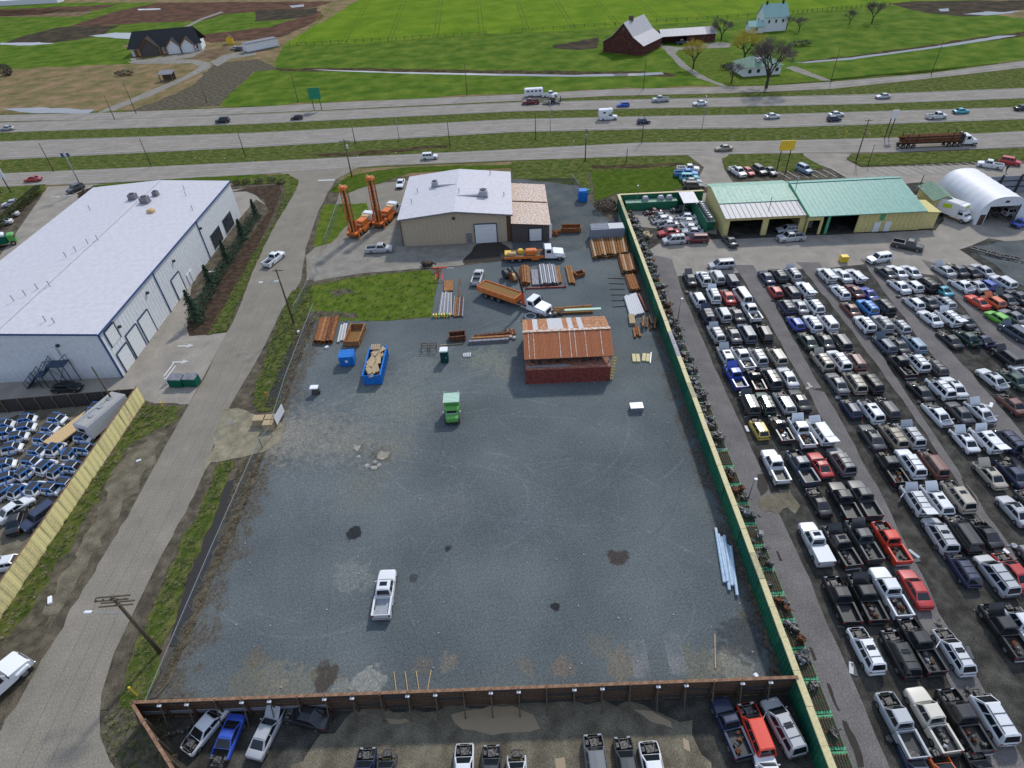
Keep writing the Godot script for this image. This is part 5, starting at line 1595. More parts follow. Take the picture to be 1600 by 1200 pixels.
func panel_mesh(l: float,h: float,pitch: float,deep: float) -> ArrayMesh:
	# corrugated sheet along +z from 0 to l, standing in the plane x = 0, both faces modelled
	var st := flat()
	var n := maxi(1,int(round(l / pitch)))
	var p := l / n
	for side in [1.0,-1.0]:
		for i in n:
			var z := i * p
			var q := [[z,0.0],[z + p * 0.35,0.0],[z + p * 0.5,deep],[z + p * 0.85,deep],[z + p,0.0]]
			for k in 4:
				var a := Vector3(q[k][1] + 0.012 * side,0,q[k][0])
				var b := Vector3(q[k + 1][1] + 0.012 * side,0,q[k + 1][0])
				var u := Vector3(0,h,0)
				if side > 0:
					quad(st,b,a,a + u,b + u)
				else:
					quad(st,a,b,b + u,a + u)
	return done(st)


func make_fences() -> void:
	# tall green sheet fence along the salvage yard with a wide yellow cap
	var g := thing("green_fence","tall green corrugated fence with yellow cap along the salvage yard","fence",Vector3(22.8,0,0))
	var z := -126.0
	var mesh := panel_mesh(2.98,2.95,0.5,0.06)
	var post := box_mesh(Vector3(0.12,3.0,0.12))
	var cap := soft_box(Vector3(0.62,0.1,2.99),0.03)
	while z < 6.0:
		part(g,"panel",mesh,mats[["fence_green","fence_green_faded","fence_green"][rng.randi() % 3]],Vector3(0,0.02,z),Vector3(0,rng.randf_range(-0.01,0.01),rng.randf_range(-0.015,0.02)))
		part(g,"panel",mesh,mats["fence_green"],Vector3(0.34,0.02,z))
		part(g,"post",post,mats["fence_green"],Vector3(0.2,1.45,z))
		part(g,"cap_board",cap,mats["steel_grey"] if z > -78 and z < -71 else mats["fence_cap"] if rng.randf() < 0.75 else mats["fence_cap_worn"],Vector3(0.17,3.02 + rng.randf_range(-0.02,0.02),z + 1.49),Vector3(rng.randf_range(-0.008,0.008),rng.randf_range(-0.01,0.01),0))
		z += 3.0
	var b := thing("green_fence","green corrugated fence closing the wreck lot towards the lawn","fence",Vector3(0,0,-126.1))
	var x := 23.2
	var mesh2 := panel_mesh(2.98,2.9,0.5,0.06)
	var cap2 := soft_box(Vector3(2.99,0.1,0.62),0.03)
	while x < 40.5:
		part(b,"panel",mesh2,mats["fence_green"],Vector3(x,0.02,0.3),Vector3(0,PI / 2,0))
		part(b,"panel",mesh2,mats["fence_cap"],Vector3(x,0.02,-0.02),Vector3(0,PI / 2,0))
		part(b,"post",post,mats["fence_green"],Vector3(x,1.45,0.12))
		part(b,"cap_board",cap2,mats["fence_cap"],Vector3(x + 1.49,3.0,0.12))
		x += 3.0
	var s := thing("green_fence","green fence between the wreck lot and the repair shop","fence",Vector3(40.6,0,0))
	z = -125.5
	while z < -113.0:
		part(s,"panel",mesh2,mats["fence_green"],Vector3(-2.6,0.02,z))
		part(s,"post",post,mats["fence_green"],Vector3(-2.5,1.45,z))
		z += 3.0
	# brown board fence behind the gravel yard: panels between posts, reddish top rail
	var f := thing("board_fence","long dark brown panel fence across the end of the gravel yard","fence",Vector3(0,0,-23.4))
	x = -35.2
	var k := 0
	var pw := 2.42
	var bay := box_mesh(Vector3(pw - 0.04,0.56,0.05))
	var postm := box_mesh(Vector3(0.16,3.25,0.2))
	var rail := box_mesh(Vector3(pw,0.1,0.26))
	var brace := flat()
	tube(brace,Vector3(0,2.9,0.1),Vector3(0,0.05,1.1),0.06,0.06,6)
	var brace_m := done(brace)
	while x < 22.5:
		for q in 5:
			part(f,"board",bay,mats["fence_bluegrey"] if q == 1 and k < 7 else mats["fence_brown"] if rng.randf() < 0.7 else mats["fence_dark"],Vector3(x + pw / 2,0.32 + q * 0.6,0.0 + 0.012 * (q % 2)),Vector3(rng.randf_range(-0.02,0.02),0,rng.randf_range(-0.006,0.006)))
		part(f,"post",postm,mats["fence_brown"],Vector3(x,1.6,0.14))
		part(f,"brace",brace_m,mats["old_wood"],Vector3(x,0,0.1))
		part(f,"top_rail",rail,mats["fence_rail"],Vector3(x + pw / 2,3.15,0.0))
		if k % 3 != 0:
			part(f,"bracket",box_mesh(Vector3(0.35,0.12,0.2)),mats["sign_white"],Vector3(x,2.98,0.3))
		x += pw
		k += 1
	# it turns the corner and runs down beside the side road
	var c := thing("board_fence","weathered board fence running down from the corner of the yard","fence",Vector3(-35.3,0,-23.4),0.0)
	c.rotation.y = 0.83
	for q in 9:
		for j in 5:
			part(c,"board",box_mesh(Vector3(0.05,0.56,pw - 0.04)),mats["fence_rail"] if j == 4 else mats["fence_brown"],Vector3(0.012 * (j % 2),0.32 + j * 0.6,(q + 0.5) * pw))
		part(c,"post",box_mesh(Vector3(0.2,3.25,0.16)),mats["old_wood"],Vector3(0.15,1.6,q * pw))
		part(c,"top_rail",box_mesh(Vector3(0.26,0.1,pw)),mats["fence_rail"],Vector3(0,3.15,(q + 0.5) * pw))
	# yellow sheet fence on the west verge
	var y := thing("yellow_fence","tall yellow sheet metal fence along the lot of small cars","fence",Vector3(-55.3,0,0))
	z = -67.9
	var ym := panel_mesh(0.93,2.75,0.93,0.03)
	k = 0
	while z < -12.0:
		part(y,"sheet",ym,mats["fence_yellow"] if rng.randf() < 0.7 else mats["fence_yellow_faded"],Vector3(0.012 * (k % 2),0.05 + rng.randf_range(-0.03,0.02),z),Vector3(0,0,rng.randf_range(-0.015,0.015)))
		if k % 3 == 0:
			part(y,"post",box_mesh(Vector3(0.12,2.8,0.12)),mats["old_wood"],Vector3(-0.14,1.4,z))
		z += 0.94
		k += 1
	part(y,"top_rail",box_mesh(Vector3(0.1,0.1,56)),mats["fence_rail"],Vector3(-0.05,2.82,-40))
	# dark concrete-coloured fence between the small cars and the warehouse
	var d := thing("dark_fence","dark grey panel fence between small cars and warehouse drive","fence",Vector3(-55.6,0,-67.9),0.0)
	d.rotation.y = 0.06
	for q in 18:
		for j in 4:
			part(d,"board",box_mesh(Vector3(2.36,0.58,0.06)),mats["fence_dark"],Vector3(-(q + 0.5) * 2.4,0.32 + j * 0.6,0.01 * (j % 2)))
		part(d,"post",box_mesh(Vector3(0.16,2.6,0.2)),mats["old_wood"],Vector3(-q * 2.4,1.3,0.12))
	# chain link along the side road and round the workshop lawn
	chain_link("chain-link fence of the gravel yard beside the ditch",[Vector3(-34.6,0,-57.0),Vector3(-34.9,0,-40),Vector3(-35.0,0,-24.0)],1.8)
	chain_link("chain-link fence above the gateway of the gravel yard",[Vector3(-33.98,0,-61.36),Vector3(-34.55,0,-70.34),Vector3(-34.94,0,-89.3)],2.0)
	chain_link("chain-link gate standing open at the lower gatepost",[Vector3(-34.6,0,-57.0),Vector3(-33.9,0,-59.2)],1.8)
	chain_link("chain-link fence along the drive of the beige workshop lawn",[Vector3(-38.38,0,-89.19),Vector3(-38.08,0,-95.39),Vector3(-37.74,0,-103.14)],1.8)
	chain_link("chain-link fence in front of the two drill rigs",[Vector3(-38.36,0,-114.04),Vector3(-38.84,0,-124.07),Vector3(-39.41,0,-134.02)],2.0)
	chain_link("chain-link fence behind the lean-to by the blue tank",[Vector3(14.4,0,-141.94),Vector3(15.56,0,-135.39)],1.8)
	# blue-grey billboard-like fence beside the fabric shed
	var w := thing("steel_fence","blue-grey steel fence with dark braces beside the fabric shed","fence",Vector3(101.58,0,-124.34),0.0)
	for q in 6:
		part(w,"panel",box_mesh(Vector3(3.9,3.6,0.08)),mats["fence_bluegrey"],Vector3(q * 4.0,1.8,0))
		part(w,"post",box_mesh(Vector3(0.3,4.0,0.3)),mats["sign_dark"],Vector3(q * 4.0 - 2.0,2.0,0.2))
		for j in 2:
			part(w,"rail",box_mesh(Vector3(4.0,0.18,0.14)),mats["sign_dark"],Vector3(q * 4.0,1.3 + j * 1.3,0.12))
	# field fences: posts only, thin
	for line in [["post and wire fence along the bright green field",Vector3(-101.69,0,-313),Vector3(-8.29,0,-316.2)],["post and wire fence behind the barn",Vector3(3.48,0,-319),Vector3(123.38,0,-326.4)],["post and wire fence behind the farmhouse",Vector3(123.38,0,-326.4),Vector3(183.5,0,-334)]]:
		var o := thing("wire_fence",line[0],"fence")
		var n := 26
		for i in n:
			var p: Vector3 = line[1].lerp(line[2],i / float(n - 1))
			part(o,"post",box_mesh(Vector3(0.2,1.4,0.2)),mats["old_wood"],p + Vector3(0,0.7,0))
		for h in [0.6,1.2]:
			var st := flat()
			tube(st,line[1] + Vector3(0,h,0),line[2] + Vector3(0,h,0),0.05,0.05,4,false)
			part(o,"wire",done(st),mats["old_wood"])


func chain_link(label: String,pts: Array,h: float) -> void:
	var o := thing("chain_link_fence",label,"fence")
	for i in pts.size() - 1:
		var a: Vector3 = pts[i]
		var b: Vector3 = pts[i + 1]
		var l := a.distance_to(b)
		var n := maxi(1,int(l / 3.0))
		for k in n + (1 if i == pts.size() - 2 else 0):
			var st := flat()
			var p := a.lerp(b,k / float(n))
			tube(st,p,p + Vector3(0,h + 0.05,0),0.045,0.045,6)
			part(o,"post",done(st),mats["mesh_wire"])
		var st := flat()
		tube(st,a + Vector3(0,h,0),b + Vector3(0,h,0),0.035,0.035,6)
		part(o,"top_rail",done(st),mats["mesh_wire"])
		# woven wire: two families of slanting strands
		st = flat()
		var d := (b - a) / l
		var s := 0.14
		var t := -h
		while t < l:
			for dir in [1.0,-1.0]:
				var t0 := t
				var t1 := t + h
				var y0 := 0.0 if dir > 0 else h
				var y1 := h - y0
				if t0 < 0.0:
					y0 = lerpf(y0,y1,-t0 / h)
					t0 = 0.0
				if t1 > l:
					y1 = lerpf(0.0 if dir > 0 else h,h if dir > 0 else 0.0,(l - t) / h)
					t1 = l
				var p := a + d * t0 + Vector3(0,y0,0)
				var q := a + d * t1 + Vector3(0,y1,0)
				var e := Vector3(0,0.006,0)
				tri(st,p - e,q - e,q + e)
				tri(st,p - e,q + e,p + e)
			t += s
		var m := part(o,"wire_mesh",done(st),mats["mesh_wire"])
		m.set_meta("kind","stuff")

# ---------------------------------------------------------------- cars

# length, width, height, then along the length (0 front, 1 rear): windscreen foot, roof front, roof rear, rear glass foot;
# hood height at the nose and at the windscreen, belt height, deck height at the tail, side windows
const SHAPES := {
	"sedan": [4.7,1.80,1.45,0.27,0.42,0.70,0.86,0.72,0.94,0.93,0.96,2],
	"coupe": [4.4,1.78,1.32,0.31,0.47,0.66,0.88,0.68,0.88,0.88,0.92,1],
	"hatchback": [4.05,1.74,1.47,0.25,0.41,0.88,0.985,0.72,0.95,0.94,0.98,2],
	"station wagon": [4.7,1.80,1.50,0.27,0.41,0.91,0.985,0.74,0.95,0.94,0.98,3],
	"suv": [4.7,1.88,1.76,0.26,0.37,0.93,0.985,0.92,1.06,1.06,1.08,3],
	"minivan": [4.95,1.95,1.76,0.19,0.36,0.94,0.99,0.84,1.02,1.0,1.02,3],
	"van": [5.4,2.0,2.15,0.13,0.25,0.975,0.995,0.95,1.15,1.12,1.15,1],
	"pickup truck": [5.7,1.98,1.84,0.245,0.335,0.555,0.585,1.0,1.12,1.12,1.12,2],
	"small pickup": [5.1,1.80,1.65,0.26,0.36,0.49,0.525,0.92,1.02,1.02,1.02,1],
	"microcar": [2.65,1.56,1.55,0.14,0.32,0.84,0.97,0.82,0.98,0.95,0.98,1],
}

var car_parts := {}


func is_pickup(kind: String) -> bool:
	return kind.ends_with("pickup") or kind == "pickup truck"


func car_meshes(kind: String) -> Dictionary:
	if car_parts.has(kind):
		return car_parts[kind]
	var S: Array = SHAPES[kind]
	var L: float = S[0]
	var hw: float = S[1] * 0.5
	var H: float = S[2]
	var fz := func(f: float) -> float: return (f - 0.5) * L
	var d := {}
	var bed: bool = is_pickup(kind)
	var tail_f: float = S[6] + 0.012 if bed else 1.0
	# stations of the lower body: fraction, half width, underside, top
	var st_list := []
	var nose: float = S[7]
	st_list.append([0.0,hw * 0.80,0.34,nose - 0.14])
	st_list.append([0.018,hw * 0.91,0.24,nose - 0.02])
	st_list.append([0.06,hw * 0.965,0.21,nose + 0.03])
	st_list.append([0.15,hw,0.21,lerpf(nose + 0.03,S[8],0.55)])
	st_list.append([S[3],hw,0.21,S[8]])
	st_list.append([0.5,hw,0.22,S[9]])
	if bed:
		st_list.append([tail_f,hw,0.24,S[9]])
	else:
		st_list.append([minf(0.86,S[6] - 0.02),hw * 0.995,0.22,S[10]])
		st_list.append([0.965,hw * 0.955,0.25,S[10] - 0.01])
		st_list.append([0.99,hw * 0.90,0.30,S[10] - 0.07])
		st_list.append([1.0,hw * 0.82,0.36,S[10] - 0.20])
	var ring := func(s: Array) -> Array:
		var w: float = s[1]
		var b: float = s[2]
		var t: float = s[3]
		var z: float = fz.call(s[0])
		return [Vector3(-w * 0.93,b,z),Vector3(-w,b + 0.16,z),Vector3(-w,t - 0.24,z),Vector3(-w * 0.955,t - 0.06,z),Vector3(-w * 0.84,t,z),Vector3(w * 0.84,t,z),Vector3(w * 0.955,t - 0.06,z),Vector3(w,t - 0.24,z),Vector3(w,b + 0.16,z),Vector3(w * 0.93,b,z)]
	for variant in ["body","stripped_body"]:
		var st := smooth()
		var first := 0 if variant == "body" else 3
		for i in range(first,st_list.size() - 1):
			var a: Array = ring.call(st_list[i])
			var b: Array = ring.call(st_list[i + 1])
			for k in 9:
				if k == 4 and i >= 1 and st_list[i + 1][0] <= S[3] + 0.001:
					continue
				quad(st,a[k],a[k + 1],b[k + 1],b[k])
		# nose and tail faces
		var a: Array = ring.call(st_list[first])
		if variant == "body":
			for k in range(0,4):
				quad(st,a[k],a[k + 1] if k < 4 else a[4],a[8 - k],a[9 - k])
		var b: Array = ring.call(st_list[-1])
		for k in range(0,4):
			quad(st,b[9 - k],b[8 - k],b[k + 1],b[k])
		# greenhouse in body colour
		st.set_smooth_group(-1)
		greenhouse(st,S,hw,H,L,0.0,"shell")
		if bed:
			var z0: float = fz.call(tail_f + 0.008)
			var z1: float = fz.call(1.0)
			var bh: float = S[9] - 0.02
			for s in [-1.0,1.0]:
				box(st,Vector3(s * (hw - 0.06),(bh + 0.28) / 2,(z0 + z1) / 2),Vector3(0.12,bh - 0.28,z1 - z0))
				box(st,Vector3(s * (hw - 0.10),bh + 0.01,(z0 + z1) / 2),Vector3(0.2,0.05,z1 - z0))
			box(st,Vector3(0,(bh + 0.3) / 2,z0 + 0.05),Vector3(2 * hw - 0.24,bh - 0.3,0.1))
		d[variant] = done(st)
	# hood, hinged at the windscreen foot
	var st := smooth()
	var z1: float = fz.call(S[3])
	var pivot := Vector3(0,S[8],z1)
	var rows := []
	for s in st_list:
		if s[0] >= 0.017 and s[0] <= S[3] + 0.001:
			var row := []
			for u in [-0.84,-0.5,0.0,0.5,0.84]:
				row.append(Vector3(u * s[1],s[3] + 0.03 * (1.0 - u * u),fz.call(s[0])) - pivot)
			rows.append(row)
	for i in rows.size() - 1:
		for k in 4:
			quad(st,rows[i][k],rows[i][k + 1],rows[i + 1][k + 1],rows[i + 1][k])
			var dn := Vector3(0,-0.035,0)
			quad(st,rows[i + 1][k] + dn,rows[i + 1][k + 1] + dn,rows[i][k + 1] + dn,rows[i][k] + dn)
	d["hood"] = done(st)
	d["pivot"] = pivot
	# engine bay: dark floor, engine, battery, radiator
	st = flat()
	var zn: float = fz.call(0.02)
	box(st,Vector3(0,0.52,(zn + z1) / 2),Vector3(hw * 1.66,0.06,z1 - zn))
	box(st,Vector3(0,(0.5 + S[8]) / 2,z1 - 0.02),Vector3(hw * 1.66,S[8] - 0.5,0.04))
	d["bay"] = done(st)
	st = flat()
	box(st,Vector3(0.0,0.70,(zn + z1) / 2 + 0.1),Vector3(0.62,0.36,0.62),Basis(Vector3.UP,0.1))
	box(st,Vector3(-0.05,0.84,(zn + z1) / 2 + 0.05),Vector3(0.4,0.1,0.46))
	box(st,Vector3(hw * 0.6,0.70,z1 - 0.35),Vector3(0.3,0.22,0.2))
	box(st,Vector3(-hw * 0.62,0.72,z1 - 0.5),Vector3(0.26,0.3,0.4))
	box(st,Vector3(0,0.62,zn + 0.14),Vector3(hw * 1.2,0.28,0.08))
	tube(st,Vector3(0.2,0.82,z1 - 0.2),Vector3(-0.4,0.8,zn + 0.3),0.05,0.05,6)
	tube(st,Vector3(0.35,0.78,z1 - 0.4),Vector3(0.45,0.7,zn + 0.25),0.06,0.04,6)
	d["engine"] = done(st)
	# bare rails and hubs left when the whole nose has been taken
	st = flat()
	for s in [-1.0,1.0]:
		box(st,Vector3(s * hw * 0.5,0.42,fz.call(0.09)),Vector3(0.12,0.14,L * 0.17))
		tube(st,Vector3(s * hw * 0.62,0.32,fz.call(0.17)),Vector3(s * hw * 0.9,0.32,fz.call(0.17)),0.15,0.15,8)
		box(st,Vector3(s * hw * 0.74,0.62,fz.call(0.16)),Vector3(0.3,0.3,0.34))
	box(st,Vector3(0,0.45,fz.call(0.02)),Vector3(hw * 1.3,0.14,0.1))
	box(st,Vector3(0,0.60,fz.call(0.12)),Vector3(0.6,0.4,0.5))
	box(st,Vector3(0.1,0.8,fz.call(0.13)),Vector3(0.3,0.14,0.4))
	tube(st,Vector3(-0.5,0.6,fz.call(0.04)),Vector3(0.5,0.72,fz.call(0.14)),0.04,0.05,6)
	d["rails"] = done(st)
	for g in ["windscreen","rear_window"]:
		st = flat()
		greenhouse(st,S,hw,H,L,0.014,g)
		d[g] = done(st)
	var sides := []
	for s in [-1.0,1.0]:
		for k in int(S[11]):
			st = flat()
			greenhouse(st,S,hw,H,L,0.014,"side",s,k,int(S[11]))
			sides.append(done(st))
	d["sides"] = sides
	var sz: float = fz.call((S[4] + S[5]) / 2 - (0.08 if not bed else 0.02))
	d["sunroof"] = box_mesh(Vector3(hw * 0.8,0.02,0.5),Vector3(0,H + 0.028,sz))
	if bed:
		var b0: float = fz.call(tail_f + 0.008) + 0.1
		var b1: float = fz.call(1.0)
		d["bed_floor"] = box_mesh(Vector3(2 * hw - 0.24,0.06,b1 - b0 - 0.06),Vector3(0,0.62,(b0 + b1) / 2 - 0.03))
		d["tailgate"] = soft_box(Vector3(2 * hw - 0.25,S[9] - 0.34,0.1),0.02,Vector3(0,(S[9] + 0.3) / 2 - 0.02,b1 - 0.06))
		d["cover"] = soft_box(Vector3(2 * hw - 0.02,0.1,b1 - b0 + 0.05),0.03,Vector3(0,S[9] + 0.04,(b0 + b1) / 2))
		d["bed"] = [b0,b1]
		d["bumper"] = soft_box(Vector3(2 * hw - 0.15,0.2,0.16),0.04,Vector3(0,0.45,b1 + 0.08))
	else:
		d["bumper"] = soft_box(Vector3(2 * hw * 0.86,0.2,0.12),0.04,Vector3(0,0.46,fz.call(1.0) + 0.02))
		# hatch that swings up from the roof's rear edge
		var ln := Vector2((S[6] - S[5]) * L,H - S[10]).length() + 0.35
		d["hatch"] = soft_box(Vector3(hw * 1.5,0.08,ln),0.03,Vector3(0,0,ln / 2))
		d["hatch_at"] = Vector3(0,H - 0.03,fz.call(S[5]) + 0.02)
		d["boot"] = soft_box(Vector3(hw * 1.5,0.06,(1.0 - S[6]) * L + 0.1),0.02,Vector3(0,0,((1.0 - S[6]) * L + 0.1) / 2))
		d["boot_at"] = Vector3(0,S[10] + 0.02,fz.call(S[6]))
	var wr := 0.37 if H > 1.6 else 0.32
	if kind == "microcar":
		wr = 0.29
	var wst := flat()
	tube(wst,Vector3(-0.11,0,0),Vector3(0.11,0,0),wr,wr,14)
	var wm := done(wst)
	wst = flat()
	tube(wst,Vector3(-0.12,0,0),Vector3(0.12,0,0),wr * 0.62,wr * 0.62,10)
	d["wheel"] = wm
	d["rim"] = done(wst)
	var fw := 0.165 if kind != "microcar" else 0.15
	var rw := 0.80 if kind != "microcar" else 0.85
	d["hubs"] = [Vector3(-hw + 0.10,wr,fz.call(fw)),Vector3(hw - 0.10,wr,fz.call(fw)),Vector3(-hw + 0.10,wr,fz.call(rw)),Vector3(hw - 0.10,wr,fz.call(rw))]
	d["lamp"] = soft_box(Vector3(hw * 0.38,0.15,0.14),0.03)
	d["lamps_front"] = [Vector3(-hw * 0.64,nose - 0.12,fz.call(0.022)),Vector3(hw * 0.64,nose - 0.12,fz.call(0.022))]
	d["lamp_rear"] = soft_box(Vector3(hw * 0.22,0.28,0.1),0.02)
	var lz: float = fz.call(0.988) if not bed else fz.call(1.0) - 0.02
	d["lamps_rear"] = [Vector3(-hw * (0.76 if not bed else 0.9),S[10] - 0.24,lz),Vector3(hw * (0.76 if not bed else 0.9),S[10] - 0.24,lz)]
	d["grille"] = box_mesh(Vector3(hw * 0.86,0.2,0.04),Vector3(0,nose - 0.3,fz.call(0.0) - 0.0))
	d["mirror"] = soft_box(Vector3(0.2,0.13,0.12),0.03)
	d["mirrors"] = [Vector3(-hw - 0.06,S[9] + 0.05,fz.call(S[3] + 0.05)),Vector3(hw + 0.06,S[9] + 0.05,fz.call(S[3] + 0.05))]
	d["rail"] = box_mesh(Vector3(0.05,0.05,(S[5] - S[4]) * L * 0.85),Vector3(0,H + 0.03,fz.call((S[4] + S[5]) / 2)))
	d["door"] = soft_box(Vector3(0.08,0.72,1.05),0.02,Vector3(0,0.65,0.52))
	d["door_at"] = Vector3(-hw,0,fz.call(S[3] + 0.03))
	d["cross"] = box_mesh(Vector3(hw * 1.1,0.04,0.05))
	car_parts[kind] = d
	return d


func greenhouse(st: SurfaceTool,S: Array,hw: float,H: float,L: float,out: float,what: String,side := 1.0,k := 0,n := 1) -> void:
	var y0: float = S[9] - 0.03
	var zf0: float = (S[3] - 0.5) * L
	var zf1: float = (S[4] - 0.5) * L
	var zr1: float = (S[5] - 0.5) * L
	var zr0: float = (S[6] - 0.5) * L
	var wb := hw * 0.90
	var wt := hw * 0.73
	var B := [Vector3(-wb,y0,zf0),Vector3(wb,y0,zf0),Vector3(wb,y0,zr0),Vector3(-wb,y0,zr0)]
	var R := [Vector3(-wt,H - 0.07,zf1),Vector3(wt,H - 0.07,zf1),Vector3(wt,H - 0.07,zr1),Vector3(-wt,H - 0.07,zr1)]
	var C := [Vector3(-wt * 0.86,H,zf1 + 0.14),Vector3(wt * 0.86,H,zf1 + 0.14),Vector3(wt * 0.86,H,zr1 - 0.12),Vector3(-wt * 0.86,H,zr1 - 0.12)]
	if what == "shell":
		quad(st,B[1],B[0],R[0],R[1])
		quad(st,B[2],B[1],R[1],R[2])
		quad(st,B[3],B[2],R[2],R[3])
		quad(st,B[0],B[3],R[3],R[0])
		for i in 4:
			var j := (i + 1) % 4
			quad(st,R[j],R[i],C[i],C[j])
		# roof with a slight crown
		var m0: Vector3 = (C[0] + C[1]) / 2 + Vector3(0,0.025,0)
		var m1: Vector3 = (C[2] + C[3]) / 2 + Vector3(0,0.025,0)
		quad(st,C[0],m0,m1,C[3])
		quad(st,m0,C[1],C[2],m1)
		return
	var P := []
	var u0 := 0.07
	var u1 := 0.93
	var v0 := 0.10
	var v1 := 0.97
	if what == "windscreen":
		P = [B[1],B[0],R[0],R[1]]
		v0 = 0.02
	elif what == "rear_window":
		P = [B[3],B[2],R[2],R[3]]
		u0 = 0.10
		u1 = 0.90
	else:
		P = [B[2],B[1],R[1],R[2]] if side > 0 else [B[0],B[3],R[3],R[0]]
		v0 = 0.14
		v1 = 0.90
		var f0 := float(k) / n
		var f1 := float(k + 1) / n
		if side > 0:
			u0 = lerpf(0.06,0.94,f0) + 0.02
			u1 = lerpf(0.06,0.94,f1) - 0.02
		else:
			u0 = lerpf(0.06,0.94,f0) + 0.02
			u1 = lerpf(0.06,0.94,f1) - 0.02
	var nrm: Vector3 = ((P[1] - P[0]).cross(P[3] - P[0])).normalized()
	var mid: Vector3 = (P[0] + P[1] + P[2] + P[3]) / 4
	var centre := Vector3(0,mid.y,(zf0 + zr0) / 2)
	if nrm.dot(mid - centre) < 0:
		nrm = -nrm
	var q := []
	for uv in [[u0,v0],[u1,v0],[u1,v1],[u0,v1]]:
		var a: Vector3 = P[0].lerp(P[1],uv[0])
		var b: Vector3 = P[3].lerp(P[2],uv[0])
		q.append(a.lerp(b,uv[1]) + nrm * out)
	quad(st,q[0],q[1],q[2],q[3])
	var back := -nrm * 0.012
	quad(st,q[3] + back,q[2] + back,q[1] + back,q[0] + back)


func car(kind: String,c: Color,at: Vector3,turn: float,state: String,label: String,group: String,r: RandomNumberGenerator,bed_kind := "") -> Node3D:
	# state letters: o hood up, n hood gone, s whole nose gone, t hatch up, w wheels gone, d door open, r roof rails, u sunroof, c bed cover, j junk in bed, p tonneau paint
	var d := car_meshes(kind)
	var low := -0.16 if "w" in state else 0.0
	var called: String = kind.replace(" ","_")
	if kind in ["sedan","coupe","hatchback","microcar","suv"]:
		called += "_car" if kind != "microcar" else ""
	var o := thing(called,label,"truck" if is_pickup(kind) else "van" if kind.ends_with("van") else "car",at,turn,group)
	var shade: float = [0.82,0.92,1.0,1.0,1.06][r.randi() % 5]
	var m := paint(Color(c.r * shade,c.g * shade,c.b * shade))
	o.scale = Vector3(r.randf_range(0.91,0.98),r.randf_range(0.92,1.0),r.randf_range(0.89,0.96))
	var lift := Vector3(0,low,0)
	part(o,"body",d["stripped_body"] if "s" in state else d["body"],m,lift)
	if "s" in state:
		part(o,"frame_rails",d["rails"],mats["engine_metal"],lift)
	else:
		part(o,"bay_floor",d["bay"],mats["engine_bay"],lift)
		if "n" in state or "o" in state:
			part(o,"engine",d["engine"],mats["engine_metal"],lift)
		if not "n" in state:
			var h := part(o,"hood",d["hood"],m,d["pivot"] + lift)
			if "o" in state:
				h.rotation.x = r.randf_range(0.9,1.2)
		part(o,"grille",d["grille"],mats["black_trim"],lift)
		for p in d["lamps_front"]:
			part(o,"headlight",d["lamp"],mats["lamp_clear"],p + lift)
	part(o,"windscreen",d["windscreen"],mats["glass"],lift)
	part(o,"rear_window",d["rear_window"],mats["glass"],lift)
	for g in d["sides"]:
		part(o,"side_window",g,mats["glass"],lift)
	for p in d["lamps_rear"]:
		part(o,"taillight",d["lamp_rear"],mats["lamp_red"],p + lift)
	if not "w" in state:
		for i in 4:
			if "s" in state and i < 2:
				continue
			var wl := part(o,"wheel",d["wheel"],mats["tyre"],d["hubs"][i])
			part(wl,"rim",d["rim"],mats["alloy"])
	if not ("s" in state or "n" in state):
		for p in d["mirrors"]:
			part(o,"mirror",d["mirror"],m,p + lift)
	if "u" in state:
		part(o,"sunroof",d["sunroof"],mats["glass"],lift)
	if "r" in state and not is_pickup(kind):
		var S: Array = SHAPES[kind]
		for s in [-1.0,1.0]:
			part(o,"roof_rail",d["rail"],mats["black_trim"],Vector3(s * S[1] * 0.31,0,0) + lift)
		for f in [0.35,0.7]:
			part(o,"cross_bar",d["cross"],mats["black_trim"],Vector3(0,S[2] + 0.06,(lerpf(S[4],S[5],f) - 0.5) * S[0]) + lift)
	if is_pickup(kind):
		if "c" in state:
			part(o,"bed_cover",d["cover"],m,lift)
		else:
			part(o,"bed_floor",d["bed_floor"],mats["galvanised"] if bed_kind == "pale" else mats["black_trim"],lift)
		part(o,"tailgate",d["tailgate"],m,lift)
		part(o,"rear_bumper",d["bumper"],mats["black_trim"] if r.randf() < 0.5 else mats["alloy"],lift)
		if "j" in state and r.randf() < 0.8:
			var b: Array = d["bed"]
			for k in 4:
				var q := part(o,"scrap_in_bed",lump_mesh(r.randi() % 7),mats["engine_metal"] if r.randf() < 0.7 else mats["rust_dark"] if r.randf() < 0.6 else mats["galvanised"],Vector3(r.randf_range(-0.4,0.4),0.6 + low,lerpf(b[0],b[1],0.15 + 0.2 * k + r.randf_range(-0.05,0.05))),Vector3(0,r.randf_range(0,6),0))
				q.scale = Vector3.ONE * r.randf_range(0.45,0.75)
	elif "t" in state:
		if kind in ["sedan","coupe"]:
			part(o,"boot_lid",d["boot"],m,d["boot_at"] + lift,Vector3(-1.0,0,0))
		else:
			part(o,"hatch",d["hatch"],m,d["hatch_at"] + lift,Vector3(-0.15,0,0))
	elif not "s" in state or r.randf() < 0.5:
		part(o,"rear_bumper",d["bumper"],m if r.randf() < 0.7 else mats["black_trim"],lift)
	if "d" in state:
		part(o,"open_door",d["door"],m,d["door_at"] + lift,Vector3(0,-0.9,0))
	return o


